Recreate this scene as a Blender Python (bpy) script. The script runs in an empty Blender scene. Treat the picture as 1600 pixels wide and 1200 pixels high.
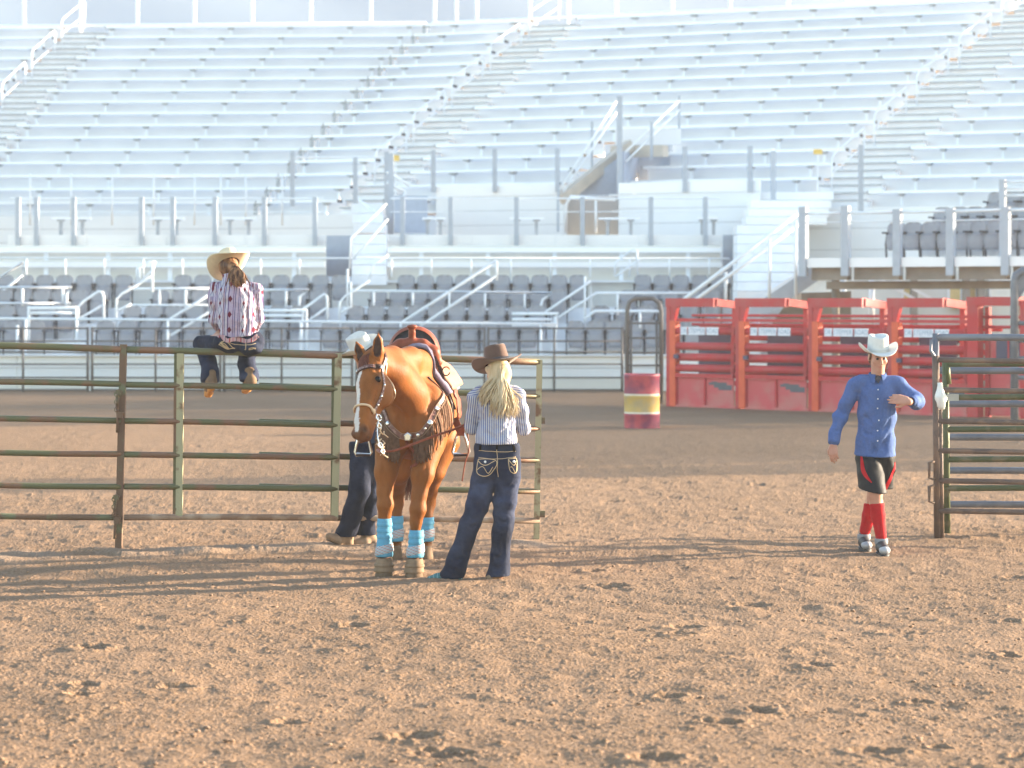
import bpy, math, random
import numpy as np
from mathutils import Vector, Matrix
random.seed(7)
RS = np.random.RandomState(11)
S = bpy.context.scene
COL = S.collection

# ---------------------------------------------------------------- camera
FPX, HOR, HC = 4000.0, 470.0, 2.09       # focal length in photo pixels, horizon row, eye height
cam_d = bpy.data.cameras.new('camera')
cam = bpy.data.objects.new('camera', cam_d)
COL.objects.link(cam)
cam.location = (0, 0, HC)
cam.rotation_euler = (math.radians(90), 0, 0)
cam_d.sensor_width = 36.0
cam_d.lens = FPX * 36.0 / 1600.0
cam_d.shift_y = -(600.0 - HOR) / 1600.0
cam_d.clip_start, cam_d.clip_end = 0.5, 2000.0
cam_d.dof.use_dof = True
cam_d.dof.focus_distance = 19.2
cam_d.dof.aperture_fstop = 3.2
S.camera = cam

# ---------------------------------------------------------------- sky, sun, exposure
SUN_EL, SUN_BACK = math.radians(11.0), math.radians(19.0)   # height, and how far behind the subjects
world = bpy.data.worlds.new('World')
S.world = world
world.use_nodes = True
wn = world.node_tree
bg = wn.nodes['Background']
sky = wn.nodes.new('ShaderNodeTexSky')
sky.sky_type = 'NISHITA'
sky.sun_disc = False
sky.sun_elevation = SUN_EL
sky.sun_rotation = math.radians(90) - SUN_BACK
sky.air_density = 1.0
sky.dust_density = 0.6
sky.ozone_density = 1.0
wn.links.new(sky.outputs['Color'], bg.inputs['Color'])
bg.inputs['Strength'].default_value = 0.12
sun_d = bpy.data.lights.new('sun', 'SUN')
sun = bpy.data.objects.new('sun', sun_d)
COL.objects.link(sun)
sun_d.energy = 5.0
sun_d.angle = math.radians(0.9)
sun_d.color = (1.0, 0.835, 0.63)
SUN_DIR = Vector((math.cos(SUN_BACK) * math.cos(SUN_EL), math.sin(SUN_BACK) * math.cos(SUN_EL), math.sin(SUN_EL)))
sun.rotation_euler = SUN_DIR.to_track_quat('Z', 'Y').to_euler()
S.view_settings.view_transform = 'Standard'
S.view_settings.look = 'None'
S.view_settings.exposure = 2.4
S.view_settings.gamma = 1.0
S.view_settings.use_curve_mapping = False

# ---------------------------------------------------------------- backlit dusty air over the arena
HAZE_DENS = 0.00070
# ---------------------------------------------------------------- helpers
def W(px, py, d):
    """the point d metres away that the photograph shows at (px, py)"""
    return Vector(((px - 800.0) / FPX * d, d, HC - (py - HOR) / FPX * d))

def GD(py):
    return FPX * HC / (py - HOR)

def V(*a):
    return Vector(a)

class MB:
    """collects polygons for ONE mesh object"""
    def __init__(self):
        self.v, self.f = [], []
    def add(self, vs, fs):
        n = len(self.v)
        self.v.extend([tuple(x) for x in vs])
        self.f.extend([tuple(i + n for i in q) for q in fs])
        return self
    def hexa(self, c):      # 8 corners: bottom 4 ccw, top 4 ccw
        return self.add(c, [(3, 2, 1, 0), (4, 5, 6, 7), (0, 1, 5, 4), (1, 2, 6, 5), (2, 3, 7, 6), (3, 0, 4, 7)])
    def box(self, lo, hi):
        x0, y0, z0 = lo; x1, y1, z1 = hi
        return self.hexa([(x0, y0, z0), (x1, y0, z0), (x1, y1, z0), (x0, y1, z0), (x0, y0, z1), (x1, y0, z1), (x1, y1, z1), (x0, y1, z1)])
    def beam(self, p0, p1, w, h, up=(0, 0, 1)):   # rectangular bar from p0 to p1, w across, h along 'up'
        p0, p1 = Vector(p0), Vector(p1)
        t = (p1 - p0).normalized(); up = Vector(up)
        s = t.cross(up)
        if s.length < 1e-4:
            s = t.cross(Vector((0, 1, 0)))
        s.normalize(); u = s.cross(t).normalized()
        s *= w / 2; u *= h / 2
        return self.hexa([p0 - s - u, p0 + s - u, p1 + s - u, p1 - s - u, p0 - s + u, p0 + s + u, p1 + s + u, p1 - s + u])
    def sweep(self, path, r, n=8, cap=True, flat=None):
        path = [Vector(p) for p in path]
        m = len(path)
        rr = r if isinstance(r, (list, tuple)) else [r] * m
        t0 = (path[1] - path[0]).normalized()
        a = Vector((0, 0, 1)) if abs(t0.z) < 0.9 else Vector((0, 1, 0))
        u = (a - t0 * a.dot(t0)).normalized()
        vs = []
        for i, p in enumerate(path):
            t = (path[min(i + 1, m - 1)] - path[max(i - 1, 0)]).normalized()
            u = (u - t * u.dot(t))
            u = u.normalized() if u.length > 1e-6 else t.orthogonal().normalized()
            w = t.cross(u)
            k = 1.0
            if 0 < i < m - 1:      # keep the pipe's width through the mitre
                c = (path[i] - path[i - 1]).normalized().dot(t)
                k = min(1.0 / max(c, 0.5), 1.6)
            for j in range(n):
                g = 2 * math.pi * j / n
                fu = flat if flat else 1.0
                vs.append(p + (u * math.cos(g) * fu + w * math.sin(g)) * rr[i] * k)
        fs = []
        for i in range(m - 1):
            for j in range(n):
                j2 = (j + 1) % n
                fs.append((i * n + j, i * n + j2, (i + 1) * n + j2, (i + 1) * n + j))
        if cap:
            fs.append(tuple(range(n - 1, -1, -1)))
            fs.append(tuple(range((m - 1) * n, m * n)))
        return self.add(vs, fs)
    def pipe(self, p0, p1, r, n=8):
        return self.sweep([p0, p1], r, n)
    def loft(self, rings, close=True, cap0=False, cap1=False):
        n = len(rings[0]); vs = [p for r in rings for p in r]; fs = []
        for i in range(len(rings) - 1):
            for j in range(n if close else n - 1):
                j2 = (j + 1) % n
                fs.append((i * n + j, i * n + j2, (i + 1) * n + j2, (i + 1) * n + j))
        if cap0: fs.append(tuple(range(n - 1, -1, -1)))
        if cap1: fs.append(tuple(range((len(rings) - 1) * n, len(rings) * n)))
        return self.add(vs, fs)
    def ball(self, c, r, nu=10, nv=6, sc=(1, 1, 1)):
        c = Vector(c); rings = []
        for i in range(nv + 1):
            b = math.pi * (i / nv - 0.5) * 0.998
            rings.append([(c.x + r * sc[0] * math.cos(b) * math.cos(2 * math.pi * j / nu), c.y + r * sc[1] * math.cos(b) * math.sin(2 * math.pi * j / nu), c.z + r * sc[2] * math.sin(b)) for j in range(nu)])
        return self.loft(rings, True, True, True)

ORG = {}
def org_of(p):
    return ORG.get(p.name, Vector((0, 0, 0))) if p is not None else Vector((0, 0, 0))

def put(name, me, mat=None, parent=None, smooth=False, label=None, kind=None, cat=None, group=None, origin=None):
    """links ONE mesh object; mesh given in world metres, re-based on its thing's own base"""
    o = bpy.data.objects.new(name, me)
    COL.objects.link(o)
    if mat is not None:
        for m in (mat if isinstance(mat, (list, tuple)) else [mat]):
            me.materials.append(m)
    base = org_of(parent) if parent is not None else (Vector(origin) if origin is not None else Vector((0, 0, 0)))
    if base.length > 0:
        me.transform(Matrix.Translation(-base))
    if parent is not None:
        o.parent = parent
        ORG[o.name] = base
    else:
        o.location = base
        ORG[o.name] = base
    if smooth:
        me.polygons.foreach_set('use_smooth', np.ones(len(me.polygons), dtype=bool))
    if label: o['label'] = label
    if kind: o['kind'] = kind
    if cat: o['category'] = cat
    if group: o['group'] = group
    return o

def mesh_of(name, mb):
    me = bpy.data.meshes.new(name)
    me.from_pydata(mb.v, [], mb.f)
    me.update()
    return me

def obj(name, mb, mat=None, parent=None, smooth=False, **kw):
    return put(name, mesh_of(name, mb), mat, parent, smooth, **kw)

def thing(name, label, cat, loc=(0, 0, 0), group=None):
    o = bpy.data.objects.new(name, None)
    COL.objects.link(o)
    o.location = loc
    o.empty_display_size = 0.2
    o['label'] = label; o['category'] = cat
    if group: o['group'] = group
    ORG[o.name] = Vector(loc)
    return o

def dup(root, loc, label=None, group=None, rotz=0.0):
    r = root.copy(); COL.objects.link(r); r.location = loc; r.rotation_euler = (0, 0, rotz)
    if label: r['label'] = label
    if group: r['group'] = group
    for ch in list(root.children):
        c = ch.copy(); COL.objects.link(c); c.parent = r
        for g in ch.children:
            d = g.copy(); COL.objects.link(d); d.parent = c
    return r

# ---------------------------------------------------------------- materials
def srgb(r, g, b):
    f = lambda c: (c / 255 / 12.92) if c / 255 <= 0.04045 else ((c / 255 + 0.055) / 1.055) ** 2.4
    return (f(r), f(g), f(b))

def mat(name, col, rough=0.6, metal=0.0, var=0.12, scale=6.0, bump=0.0, bscale=60.0, col2=None, lo=0.45, hi=0.6, detail=4.0, attr=None, spec=None, sheen=0.0, stretch=None):
    m = bpy.data.materials.new(name); m.use_nodes = True
    nt = m.node_tree; N = nt.nodes; L = nt.links
    b = N['Principled BSDF']
    b.inputs['Roughness'].default_value = rough
    b.inputs['Metallic'].default_value = metal
    if spec is not None: b.inputs['Specular IOR Level'].default_value = spec
    if sheen: b.inputs['Sheen Weight'].default_value = sheen
    tc = N.new('ShaderNodeTexCoord'); vec = tc.outputs['Object']
    if stretch:
        mp = N.new('ShaderNodeMapping'); mp.inputs['Scale'].default_value = stretch
        L.new(vec, mp.inputs['Vector']); vec = mp.outputs['Vector']
    nz = N.new('ShaderNodeTexNoise'); nz.inputs['Scale'].default_value = scale; nz.inputs['Detail'].default_value = detail
    L.new(vec, nz.inputs['Vector'])
    mix = N.new('ShaderNodeMix'); mix.data_type = 'RGBA'
    A, B = mix.inputs[6], mix.inputs[7]
    rm = N.new('ShaderNodeMapRange'); L.new(nz.outputs['Fac'], rm.inputs['Value'])
    if col2 is None:
        rm.inputs['From Min'].default_value = 0.3; rm.inputs['From Max'].default_value = 0.7
        A.default_value = (*[c * (1 - var) for c in col], 1); B.default_value = (*[min(1, c * (1 + var)) for c in col], 1)
    else:
        rm.inputs['From Min'].default_value = lo; rm.inputs['From Max'].default_value = hi
        A.default_value = (*col, 1); B.default_value = (*col2, 1)
    L.new(rm.outputs['Result'], mix.inputs[0])
    out = mix.outputs[2]
    if attr:
        at = N.new('ShaderNodeAttribute'); at.attribute_name = attr
        mu = N.new('ShaderNodeMix'); mu.data_type = 'RGBA'; mu.blend_type = 'MULTIPLY'; mu.inputs[0].default_value = 1.0
        L.new(at.outputs['Color'], mu.inputs[6]); L.new(out, mu.inputs[7]); out = mu.outputs[2]
    L.new(out, b.inputs['Base Color'])
    if bump:
        n2 = N.new('ShaderNodeTexNoise'); n2.inputs['Scale'].default_value = bscale; n2.inputs['Detail'].default_value = 3.0
        L.new(vec, n2.inputs['Vector'])
        bp = N.new('ShaderNodeBump'); bp.inputs['Strength'].default_value = bump; bp.inputs['Distance'].default_value = 0.01
        L.new(n2.outputs['Fac'], bp.inputs['Height']); L.new(bp.outputs['Normal'], b.inputs['Normal'])
    return m

M = {}
M['bench'] = mat('aluminium_bench', (0.86, 0.87, 0.88), 0.45, 0.1, 0.03, 1.2)
M['riser'] = mat('painted_riser', (0.77, 0.78, 0.80), 0.6, 0.0, 0.04, 0.8)
M['step'] = mat('aluminium_step', (0.80, 0.81, 0.83), 0.5, 0.0, 0.06, 2.0)
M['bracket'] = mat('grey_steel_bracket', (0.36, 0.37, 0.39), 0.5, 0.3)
M['fascia'] = mat('white_fascia', (0.88, 0.88, 0.88), 0.5, 0.0, 0.03, 0.7)
M['siding'] = mat('pale_siding', (0.80, 0.82, 0.84), 0.55, 0.0, 0.04, 0.5)
M['beige'] = mat('beige_panel', (0.74, 0.72, 0.66), 0.7, 0.0, 0.05, 0.8)
M['greypost'] = mat('grey_painted_post', (0.40, 0.44, 0.50), 0.5, 0.0, 0.06)
M['whitepipe'] = mat('white_pipe', (0.80, 0.83, 0.86), 0.45, 0.0, 0.04)
M['bluewall'] = mat('blue_grey_panel', (0.36, 0.41, 0.50), 0.6, 0.0, 0.06)
M['seat'] = mat('grey_plastic_seat', (0.32, 0.32, 0.345), 0.5, 0.0, 0.06, 9)
M['pan'] = mat('grey_plastic_pan', (0.275, 0.275, 0.30), 0.5, 0.0, 0.06, 9)
M['dark'] = mat('dark_iron', (0.035, 0.033, 0.045), 0.5, 0.0, 0.2)
M['brownsteel'] = mat('brown_beam', (0.27, 0.23, 0.195), 0.7, 0.0, 0.2, 2.0)
M['tan'] = mat('tan_stair_steel', (0.52, 0.46, 0.39), 0.7, 0.0, 0.12, 2.0)
M['yellow'] = mat('yellow_sign_paint', (0.75, 0.50, 0.10), 0.5, 0.0, 0.05)
M['farpipe'] = mat('brown_grey_pipe', (0.135, 0.118, 0.11), 0.55, 0.2, 0.25, 3.0)
# ---------------------------------------------------------------- ground: one sheet of harrowed arena dirt
FENCE_A, FENCE_B = W(-60, 867, GD(867)), W(905, 846, GD(846))   # foot line of the near pipe fence
def build_ground():
    T, N = 6.0, 1024
    cell = T / N
    H = np.zeros((N, N), dtype=np.float32)
    yy, xx = np.mgrid[0:N, 0:N].astype(np.float32) / N
    for _ in range(44):                      # tileable soft undulation
        a, b = RS.randint(-26, 27), RS.randint(-26, 27)
        fr = math.hypot(a, b)
        if fr < 2: continue
        H += (0.006 / (1 + fr * 0.28)) * np.sin(2 * math.pi * (a * xx + b * yy) + RS.rand() * 6.28)
    def clods(cnt, r0, r1, hk):
        for _ in range(cnt):
            r = r0 + (r1 - r0) * RS.rand() ** 2
            ex = 0.75 + 0.6 * RS.rand()
            n = int(r * 1.4 / cell) + 1
            cx, cy = RS.randint(0, N), RS.randint(0, N)
            dx = np.arange(-n, n + 1)
            gx, gy = np.meshgrid(dx, dx)
            an = RS.rand() * 3.14; ca, sa = math.cos(an), math.sin(an)
            u = (gx * ca + gy * sa) * cell / (r * ex); v = (-gx * sa + gy * ca) * cell / (r / ex)
            q = u * u + v * v + 0.25 * np.sin(u * 5 + an * 9) * np.sin(v * 4 + an * 5)
            bump = np.where(q < 1, np.sqrt(np.clip(1 - q, 0, 1)), 0) * r * hk * (0.6 + 0.6 * RS.rand())
            ix = (cx + dx) % N; iy = (cy + dx) % N
            sub = H[np.ix_(iy, ix)]
            H[np.ix_(iy, ix)] = np.where(bump > 0, np.maximum(sub, H[cy, cx] - 0.25 * r + bump), sub)
    clods(26000, 0.006, 0.014, 0.8)
    clods(3000, 0.012, 0.023, 0.62)
    clods(45, 0.022, 0.034, 0.6)
    H += RS.randn(N, N).astype(np.float32) * 0.0012
    def samp(X, Y):
        fx = (X / cell) % N; fy = (Y / cell) % N
        x0 = fx.astype(int); y0 = fy.astype(int); tx = fx - x0; ty = fy - y0
        x0 %= N; y0 %= N; x1 = (x0 + 1) % N; y1 = (y0 + 1) % N
        return (H[y0, x0] * (1 - tx) + H[y0, x1] * tx) * (1 - ty) + (H[y1, x0] * (1 - tx) + H[y1, x1] * tx) * ty
    # non-uniform sheet: fine where the camera looks, coarse out to the horizon
    ys = list(np.linspace(1214, 905, 400)) + list(np.linspace(904, 612, 250))
    d_in = np.array([GD(y) for y in ys])
    d = np.concatenate([[-25, -10, 2, 6, 9, 10.4], d_in, [61, 66, 75, 95, 140, 220, 300, 345]])
    u_in = np.linspace(-0.275, 0.275, 1080)
    u = np.concatenate([[-8, -2.5, -1, -0.5, -0.34], u_in, [0.34, 0.5, 1, 2.5, 8]])
    D, U = np.meshgrid(d, u, indexing='ij')
    X = np.clip(U * np.maximum(D, 14.0), -105, 105); Y = D
    fade = np.clip((60.0 - Y) / 36.0, 0.12, 1.0) * (np.abs(U) < 0.3) * (Y > 10)
    Z = samp(X, Y) * fade
    ca, sa = math.cos(0.9), math.sin(0.9)
    X2, Y2 = (X * ca - Y * sa) * 0.77 + 1.7, (X * sa + Y * ca) * 0.77 + 0.3
    Z = np.maximum(Z, (samp(X2, Y2) + 0.001) * fade * 0.95)
    lowf = np.zeros_like(Z)
    for _ in range(26):
        w = RS.randn(2) * 1.1
        lowf += np.sin(w[0] * X + w[1] * Y + RS.rand() * 6.28) * 0.003
    Z += lowf * fade
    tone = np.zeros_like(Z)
    inn = (D > 10.6) & (D < 56) & (np.abs(U) < 0.22)
    # hoof prints and divots
    for i in range(44):
        py = 905 + 300 * RS.rand() if i < 26 else 655 + 240 * RS.rand()
        px = RS.rand() * 1640 - 20 if i % 3 else 900 + RS.rand() * 700
        dd = GD(py); cx = (px - 800) / FPX * dd
        r = 0.045 + 0.05 * RS.rand(); ex = 1.0 + 0.9 * RS.rand()
        m = (np.abs(Y - dd) < 0.5) & (np.abs(X - cx) < 0.7) & inn
        q = np.sqrt(((X[m] - cx) / (r * ex)) ** 2 + ((Y[m] - dd) / (r * 1.4)) ** 2) + 0.18 * np.sin(X[m] * 60 + i) * np.sin(Y[m] * 45)
        dep = 0.012 + 0.020 * RS.rand()
        Z[m] += np.where(q < 1, -dep * (1 - q * q), 0.009 * np.exp(-((q - 1.25) / 0.3) ** 2))
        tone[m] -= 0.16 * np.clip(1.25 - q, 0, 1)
    # low dusty windrow left along the fence foot by the harrow
    ax, ay, bx, by = FENCE_A.x, FENCE_A.y, FENCE_B.x, FENCE_B.y
    ln = math.hypot(bx - ax, by - ay); tx, ty = (bx - ax) / ln, (by - ay) / ln
    along = (X - ax) * tx + (Y - ay) * ty
    off = (X - ax) * -ty + (Y - ay) * tx + 0.22 + 0.10 * np.sin(along * 1.7) + 0.05 * np.sin(along * 4.3)
    band = (0.5 + 0.3 * np.sin(along * 3.1 + 2 * np.sin(along * 1.3)) + 0.2 * np.sin(along * 11 + 5 * off)) * np.exp(-(off / (0.42 + 0.12 * np.sin(along * 2.1))) ** 2) * np.clip((along + 2) / 1.0, 0, 1) * np.clip((ln + 0.5 - along) / 1.0, 0, 1)
    Z += band * (0.030 + 0.02 * np.sin(along * 2.3) * np.sin(along * 5.1 + 1)) * inn
    dust = band * inn
    far = (~inn)
    Z[far & (D < 10)] -= 0.0
    nr, nc = D.shape
    co = np.stack([X, Y, Z], -1).reshape(-1, 3).astype(np.float32)
    ii = np.arange(nr * nc).reshape(nr, nc)
    q = np.stack([ii[:-1, :-1], ii[:-1, 1:], ii[1:, 1:], ii[1:, :-1]], -1).reshape(-1, 4).astype(np.int32)
    me = bpy.data.meshes.new('ground')
    me.vertices.add(len(co)); me.vertices.foreach_set('co', co.ravel())
    me.loops.add(q.size); me.loops.foreach_set('vertex_index', q.ravel())
    me.polygons.add(len(q)); me.polygons.foreach_set('loop_start', np.arange(0, q.size, 4, dtype=np.int32))
    me.polygons.foreach_set('loop_total', np.full(len(q), 4, dtype=np.int32))
    me.update(calc_edges=True)
    at = me.attributes.new('dust', 'FLOAT', 'POINT'); at.data.foreach_set('value', dust.ravel().astype(np.float32))
    at = me.attributes.new('tone', 'FLOAT', 'POINT'); at.data.foreach_set('value', tone.ravel().astype(np.float32))
    me.polygons.foreach_set('use_smooth', np.ones(len(q), dtype=bool))
    m = bpy.data.materials.new('arena_dirt'); m.use_nodes = True
    nt = m.node_tree; Nn = nt.nodes; L = nt.links; b = Nn['Principled BSDF']
    b.inputs['Roughness'].default_value = 0.95; b.inputs['Specular IOR Level'].default_value = 0.05
    tc = Nn.new('ShaderNodeTexCoord')
    def noise(sc, det=4):
        n = Nn.new('ShaderNodeTexNoise'); n.inputs['Scale'].default_value = sc; n.inputs['Detail'].default_value = det
        L.new(tc.outputs['Object'], n.inputs['Vector']); return n.outputs['Fac']
    def mix(f, a, bb, mode='MIX'):
        x = Nn.new('ShaderNodeMix'); x.data_type = 'RGBA'; x.blend_type = mode
        for s, vv in ((x.inputs[0], f), (x.inputs[6], a), (x.inputs[7], bb)):
            if isinstance(vv, tuple): s.default_value = (*vv, 1)
            elif isinstance(vv, float): s.default_value = vv
            else: L.new(vv, s)
        return x.outputs[2]
    def rng(v, a, bb, c=0.0, dd=1.0):
        r = Nn.new('ShaderNodeMapRange'); L.new(v, r.inputs['Value'])
        for k, x in zip(('From Min', 'From Max', 'To Min', 'To Max'), (a, bb, c, dd)): r.inputs[k].default_value = x
        return r.outputs['Result']
    c = mix(rng(noise(0.35, 5), 0.35, 0.65), (0.199, 0.122, 0.070), (0.246, 0.154, 0.092))
    c = mix(rng(noise(38, 4), 0.40, 0.72), c, (0.298, 0.198, 0.130))
    c = mix(rng(noise(14, 3), 0.60, 0.72, 0, 0.5), c, (0.130, 0.078, 0.050))
    ad = Nn.new('ShaderNodeAttribute'); ad.attribute_name = 'dust'
    c = mix(rng(ad.outputs['Fac'], 0.05, 0.9, 0, 0.55), c, (0.36, 0.27, 0.20))
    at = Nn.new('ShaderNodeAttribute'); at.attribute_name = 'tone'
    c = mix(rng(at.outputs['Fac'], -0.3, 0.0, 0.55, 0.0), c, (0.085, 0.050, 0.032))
    L.new(c, b.inputs['Base Color'])
    nb = Nn.new('ShaderNodeTexNoise'); nb.inputs['Scale'].default_value = 55; nb.inputs['Detail'].default_value = 5
    L.new(tc.outputs['Object'], nb.inputs['Vector'])
    bp = Nn.new('ShaderNodeBump'); bp.inputs['Strength'].default_value = 0.7; bp.inputs['Distance'].default_value = 0.02
    L.new(nb.outputs['Fac'], bp.inputs['Height']); L.new(bp.outputs['Normal'], b.inputs['Normal'])
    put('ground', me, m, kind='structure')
    # loose clods and stones on the surface, too many to count
    mb = MB()
    ph = (1 + 5 ** 0.5) / 2
    ico = [(-1, ph, 0), (1, ph, 0), (-1, -ph, 0), (1, -ph, 0), (0, -1, ph), (0, 1, ph), (0, -1, -ph), (0, 1, -ph), (ph, 0, -1), (ph, 0, 1), (-ph, 0, -1), (-ph, 0, 1)]
    icf = [(0, 11, 5), (0, 5, 1), (0, 1, 7), (0, 7, 10), (0, 10, 11), (1, 5, 9), (5, 11, 4), (11, 10, 2), (10, 7, 6), (7, 1, 8), (3, 9, 4), (3, 4, 2), (3, 2, 6), (3, 6, 8), (3, 8, 9), (4, 9, 5), (2, 4, 11), (6, 2, 10), (8, 6, 7), (9, 8, 1)]
    ico = np.array(ico) / 1.9
    for i in range(1500):
        py = 862 + 345 * RS.rand() ** 0.8
        dd = GD(py); px = RS.rand() * 1700 - 50
        r = 0.004 + 0.010 * RS.rand() ** 3 + (0.008 if RS.rand() < 0.02 else 0)
        vs = ico * (r * (0.6 + 0.8 * RS.rand(12, 1))) * np.array([1.35, 1.0, 0.65])
        vs = vs + np.array([(px - 800) / FPX * dd, dd, r * 0.3 + 0.004])
        mb.add(vs.tolist(), icf)
    pal = mat('dry_clod', (0.22, 0.13, 0.075), 0.95, 0, col2=(0.27, 0.175, 0.115), scale=2.2, lo=0.40, hi=0.68, bump=0.5, bscale=90)
    obj('loose_clods', mb, pal, smooth=True, kind='stuff', label='scattered pale dirt clods and small stones lying on the arena floor', cat='dirt clods')
build_ground()
# ---------------------------------------------------------------- upper bleachers (two faces meeting in a bend)
YL, YR = math.radians(3.5), math.radians(22.0)
DIRS = {'L': (V(-math.cos(YL), math.sin(YL), 0), V(math.sin(YL), math.cos(YL), 0)),
        'R': (V(math.cos(YR), -math.sin(YR), 0), V(math.sin(YR), math.cos(YR), 0))}
K0, K1 = -2, 13
def xj(k): return 665.0 - 17.5 * (13 - k)
def rowpt(side, k, px):
    d = 78 + 0.9 * k
    p = V((xj(k) - 800) / FPX * d, d, 5.95 + 0.448 * k)
    t, n = DIRS[side]
    q = (px - 800) / FPX
    s = (q * p.y - p.x) / (t.x - q * t.y)
    return p + t * s
def slab(mb, side, k, p0, p1, o0, o1, z0, z1):
    if p1 - p0 < 0.5: return
    n = DIRS[side][1]; a, b = rowpt(side, k, p0), rowpt(side, k, p1)
    c = []
    for z in (z0, z1):
        for q, o in ((a, o0), (b, o0), (b, o1), (a, o1)):
            r = q + n * o; c.append((r.x, r.y, a.z + z))
    mb.hexa(c)
A0 = lambda k: 100 - 15.5 * (13 - k)
A1 = lambda k: 165 - 15.5 * (13 - k)
B0 = lambda k: 832 - 20.0 * (13 - k)
B1 = lambda k: 902 - 20.0 * (13 - k)
C0f = lambda k: 1589 - 22.0 * (13 - k)
C1f = lambda k: 1687 - 22.0 * (13 - k)
def vom(k): return (895 + 21 * k, 1005 + 20 * k) if k <= 2 else None
def bleacher_block(label, side, f0, f1, sup0, supd, cut=False):
    t = thing('bleacher_block', label, 'bleachers', rowpt(side, 0, (f0(0) + f1(0)) / 2), 'blocks of white aluminium bleachers')
    gus, leg, cap = MB(), MB(), MB()
    for k in range(K0, K1 + 1):
        segs = [(f0(k), f1(k))]
        if cut and vom(k):
            c0, c1 = vom(k); segs = [(f0(k), c0), (c1, f1(k))]
        for p0, p1 in segs:
            p0b = p0 + 1; p1b = p1 - 1 if f1 is not xj else p1 + 5
            b = MB(); slab(b, side, k, p0b, p1b, -0.16, -0.012, -0.075, 0.0); slab(b, side, k, p0b, p1b, 0.012, 0.16, -0.075, 0.0)
            obj('bench', b, M['bench'], t)
            slab(cap, side, k, p1b - 0.4, p1b + 0.5, -0.168, 0.168, -0.082, 0.006); slab(cap, side, k, p0b - 0.5, p0b + 0.4, -0.168, 0.168, -0.082, 0.006)
            r = MB(); slab(r, side, k, p0, p1, -0.50, 0.40, -0.46, -0.43); slab(r, side, k, p0, p1, 0.40, 0.43, -0.47, 0.013)
            obj('riser', r, M['riser'], t)
        x = sup0 + supd * (12 - k)
        x -= 93 * math.ceil((x - f0(k) - 6) / 93.0)
        while x < f1(k) - 4:
            ok = x > f0(k) + 4 and not (cut and vom(k) and vom(k)[0] < x < vom(k)[1])
            if ok:
                slab(leg, side, k, x - 1.7, x + 1.7, -0.04, 0.04, -0.43, -0.14)
                slab(gus, side, k, x - 4.4, x + 4.4, -0.15, 0.15, -0.115, -0.077)
                slab(gus, side, k, x - 2.6, x + 2.6, -0.08, 0.08, -0.15, -0.115)
            x += 93
    if f0 is xj:
        for k in range(K0, K1 + 1):
            slab(gus, side, k, xj(k) - 1.5, xj(k) + 2.5, -0.20, -0.14, -0.43, -0.08); slab(gus, side, k, xj(k) - 1.5, xj(k) + 9, -0.20, -0.14, -0.15, -0.08)
    obj('bench_end_shade', cap, M['dark'], t, kind='stuff')  # dark pieces added over bench ends, standing in for shade on them
    obj('bench_bracket', gus, M['bracket'], t, kind='stuff')
    obj('bench_leg', leg, M['whitepipe'], t, kind='stuff')
    return t
bleacher_block('white bleacher rows at the far left end beyond the upper left stairs', 'L', lambda k: -170, A0, 160, -14.7)
bleacher_block('wide block of white bleacher rows between the upper left stairs and the bend', 'L', A1, xj, 160, -14.7)
bleacher_block('wedge of white bleacher rows between the bend and the middle stairs', 'R', xj, B0, 690, -19.5)
bleacher_block('large block of white bleacher rows around the tunnel opening with the grey post', 'R', B1, C0f, 970, -21.8, True)
bleacher_block('white bleacher rows to the right of the upper right stairs', 'R', C1f, lambda k: 1800, 970, -21.8)

def aisle_stairs(label, side, f0, f1):
    t = thing('aisle_stairs', label, 'stairs', rowpt(side, 0, (f0(0) + f1(0)) / 2), 'stairs up through the bleachers')
    shade_ln = MB()
    for k in range(K0, K1 + 1):
        a, b = f0(k), f1(k)
        for o0, o1, zt, zr in ((-0.56, -0.02, -0.43, -0.67), (-0.10, 0.42, -0.206, -0.44)):
            m = MB(); slab(m, side, k, a, b, o0, o1, zt - 0.05, zt); slab(shade_ln, side, k, a + 0.2, b - 0.2, o0 - 0.012, o0 - 0.002, zt - 0.052, zt - 0.012); slab(m, side, k, a + 0.4, b - 0.4, o0 + 0.10, o0 + 0.13, zr, zt - 0.052); obj('step', m, M['step'], t)
    obj('step_shade_line', shade_ln, M['bracket'], t, kind='stuff')  # dark strips added to paint the shadow line at each step edge
    return t
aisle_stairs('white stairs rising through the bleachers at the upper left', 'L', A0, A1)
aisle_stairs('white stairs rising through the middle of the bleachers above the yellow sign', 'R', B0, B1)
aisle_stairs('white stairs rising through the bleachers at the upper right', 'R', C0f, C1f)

def stair_rail(label, side, fx, ks, span=3, glint=False):
    for i, k in enumerate(ks):
        m = thing('stair_handrail', label % ['topmost', 'second highest', 'third highest', 'fourth highest', 'lowest'][i], 'handrail', rowpt(side, k, fx(k)), 'short handrails along the bleacher stairs')
        n = DIRS[side][1]
        a = rowpt(side, k, fx(k)) + n * -0.2; b = rowpt(side, k + span - 1, fx(k + span - 1)) + n * 0.2
        up = V(0, 0, 0.58); lo = V(0, 0, -0.38)
        p = MB(); p.sweep([a + lo, a + up * 0.86, a + up + (b - a) * 0.06, b + up, b + up * 0.85 + n * 0.06, b + lo], 0.024, 6); obj('top_rail', p, M['whitepipe'], m, True)
        p = MB(); p.pipe(a + V(0, 0, 0.08), b + V(0, 0, 0.08), 0.018, 6); obj('middle_rail', p, M['whitepipe'], m, True)
stair_rail('white stair handrail in the upper left aisle, %s of its row', 'L', lambda k: A0(k) + 14, [12, 9, 6], 3)
stair_rail('white stair handrail in the middle aisle, %s of its row', 'R', lambda k: B0(k) + 18, [12, 9, 6, 3, 0], 3)
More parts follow.
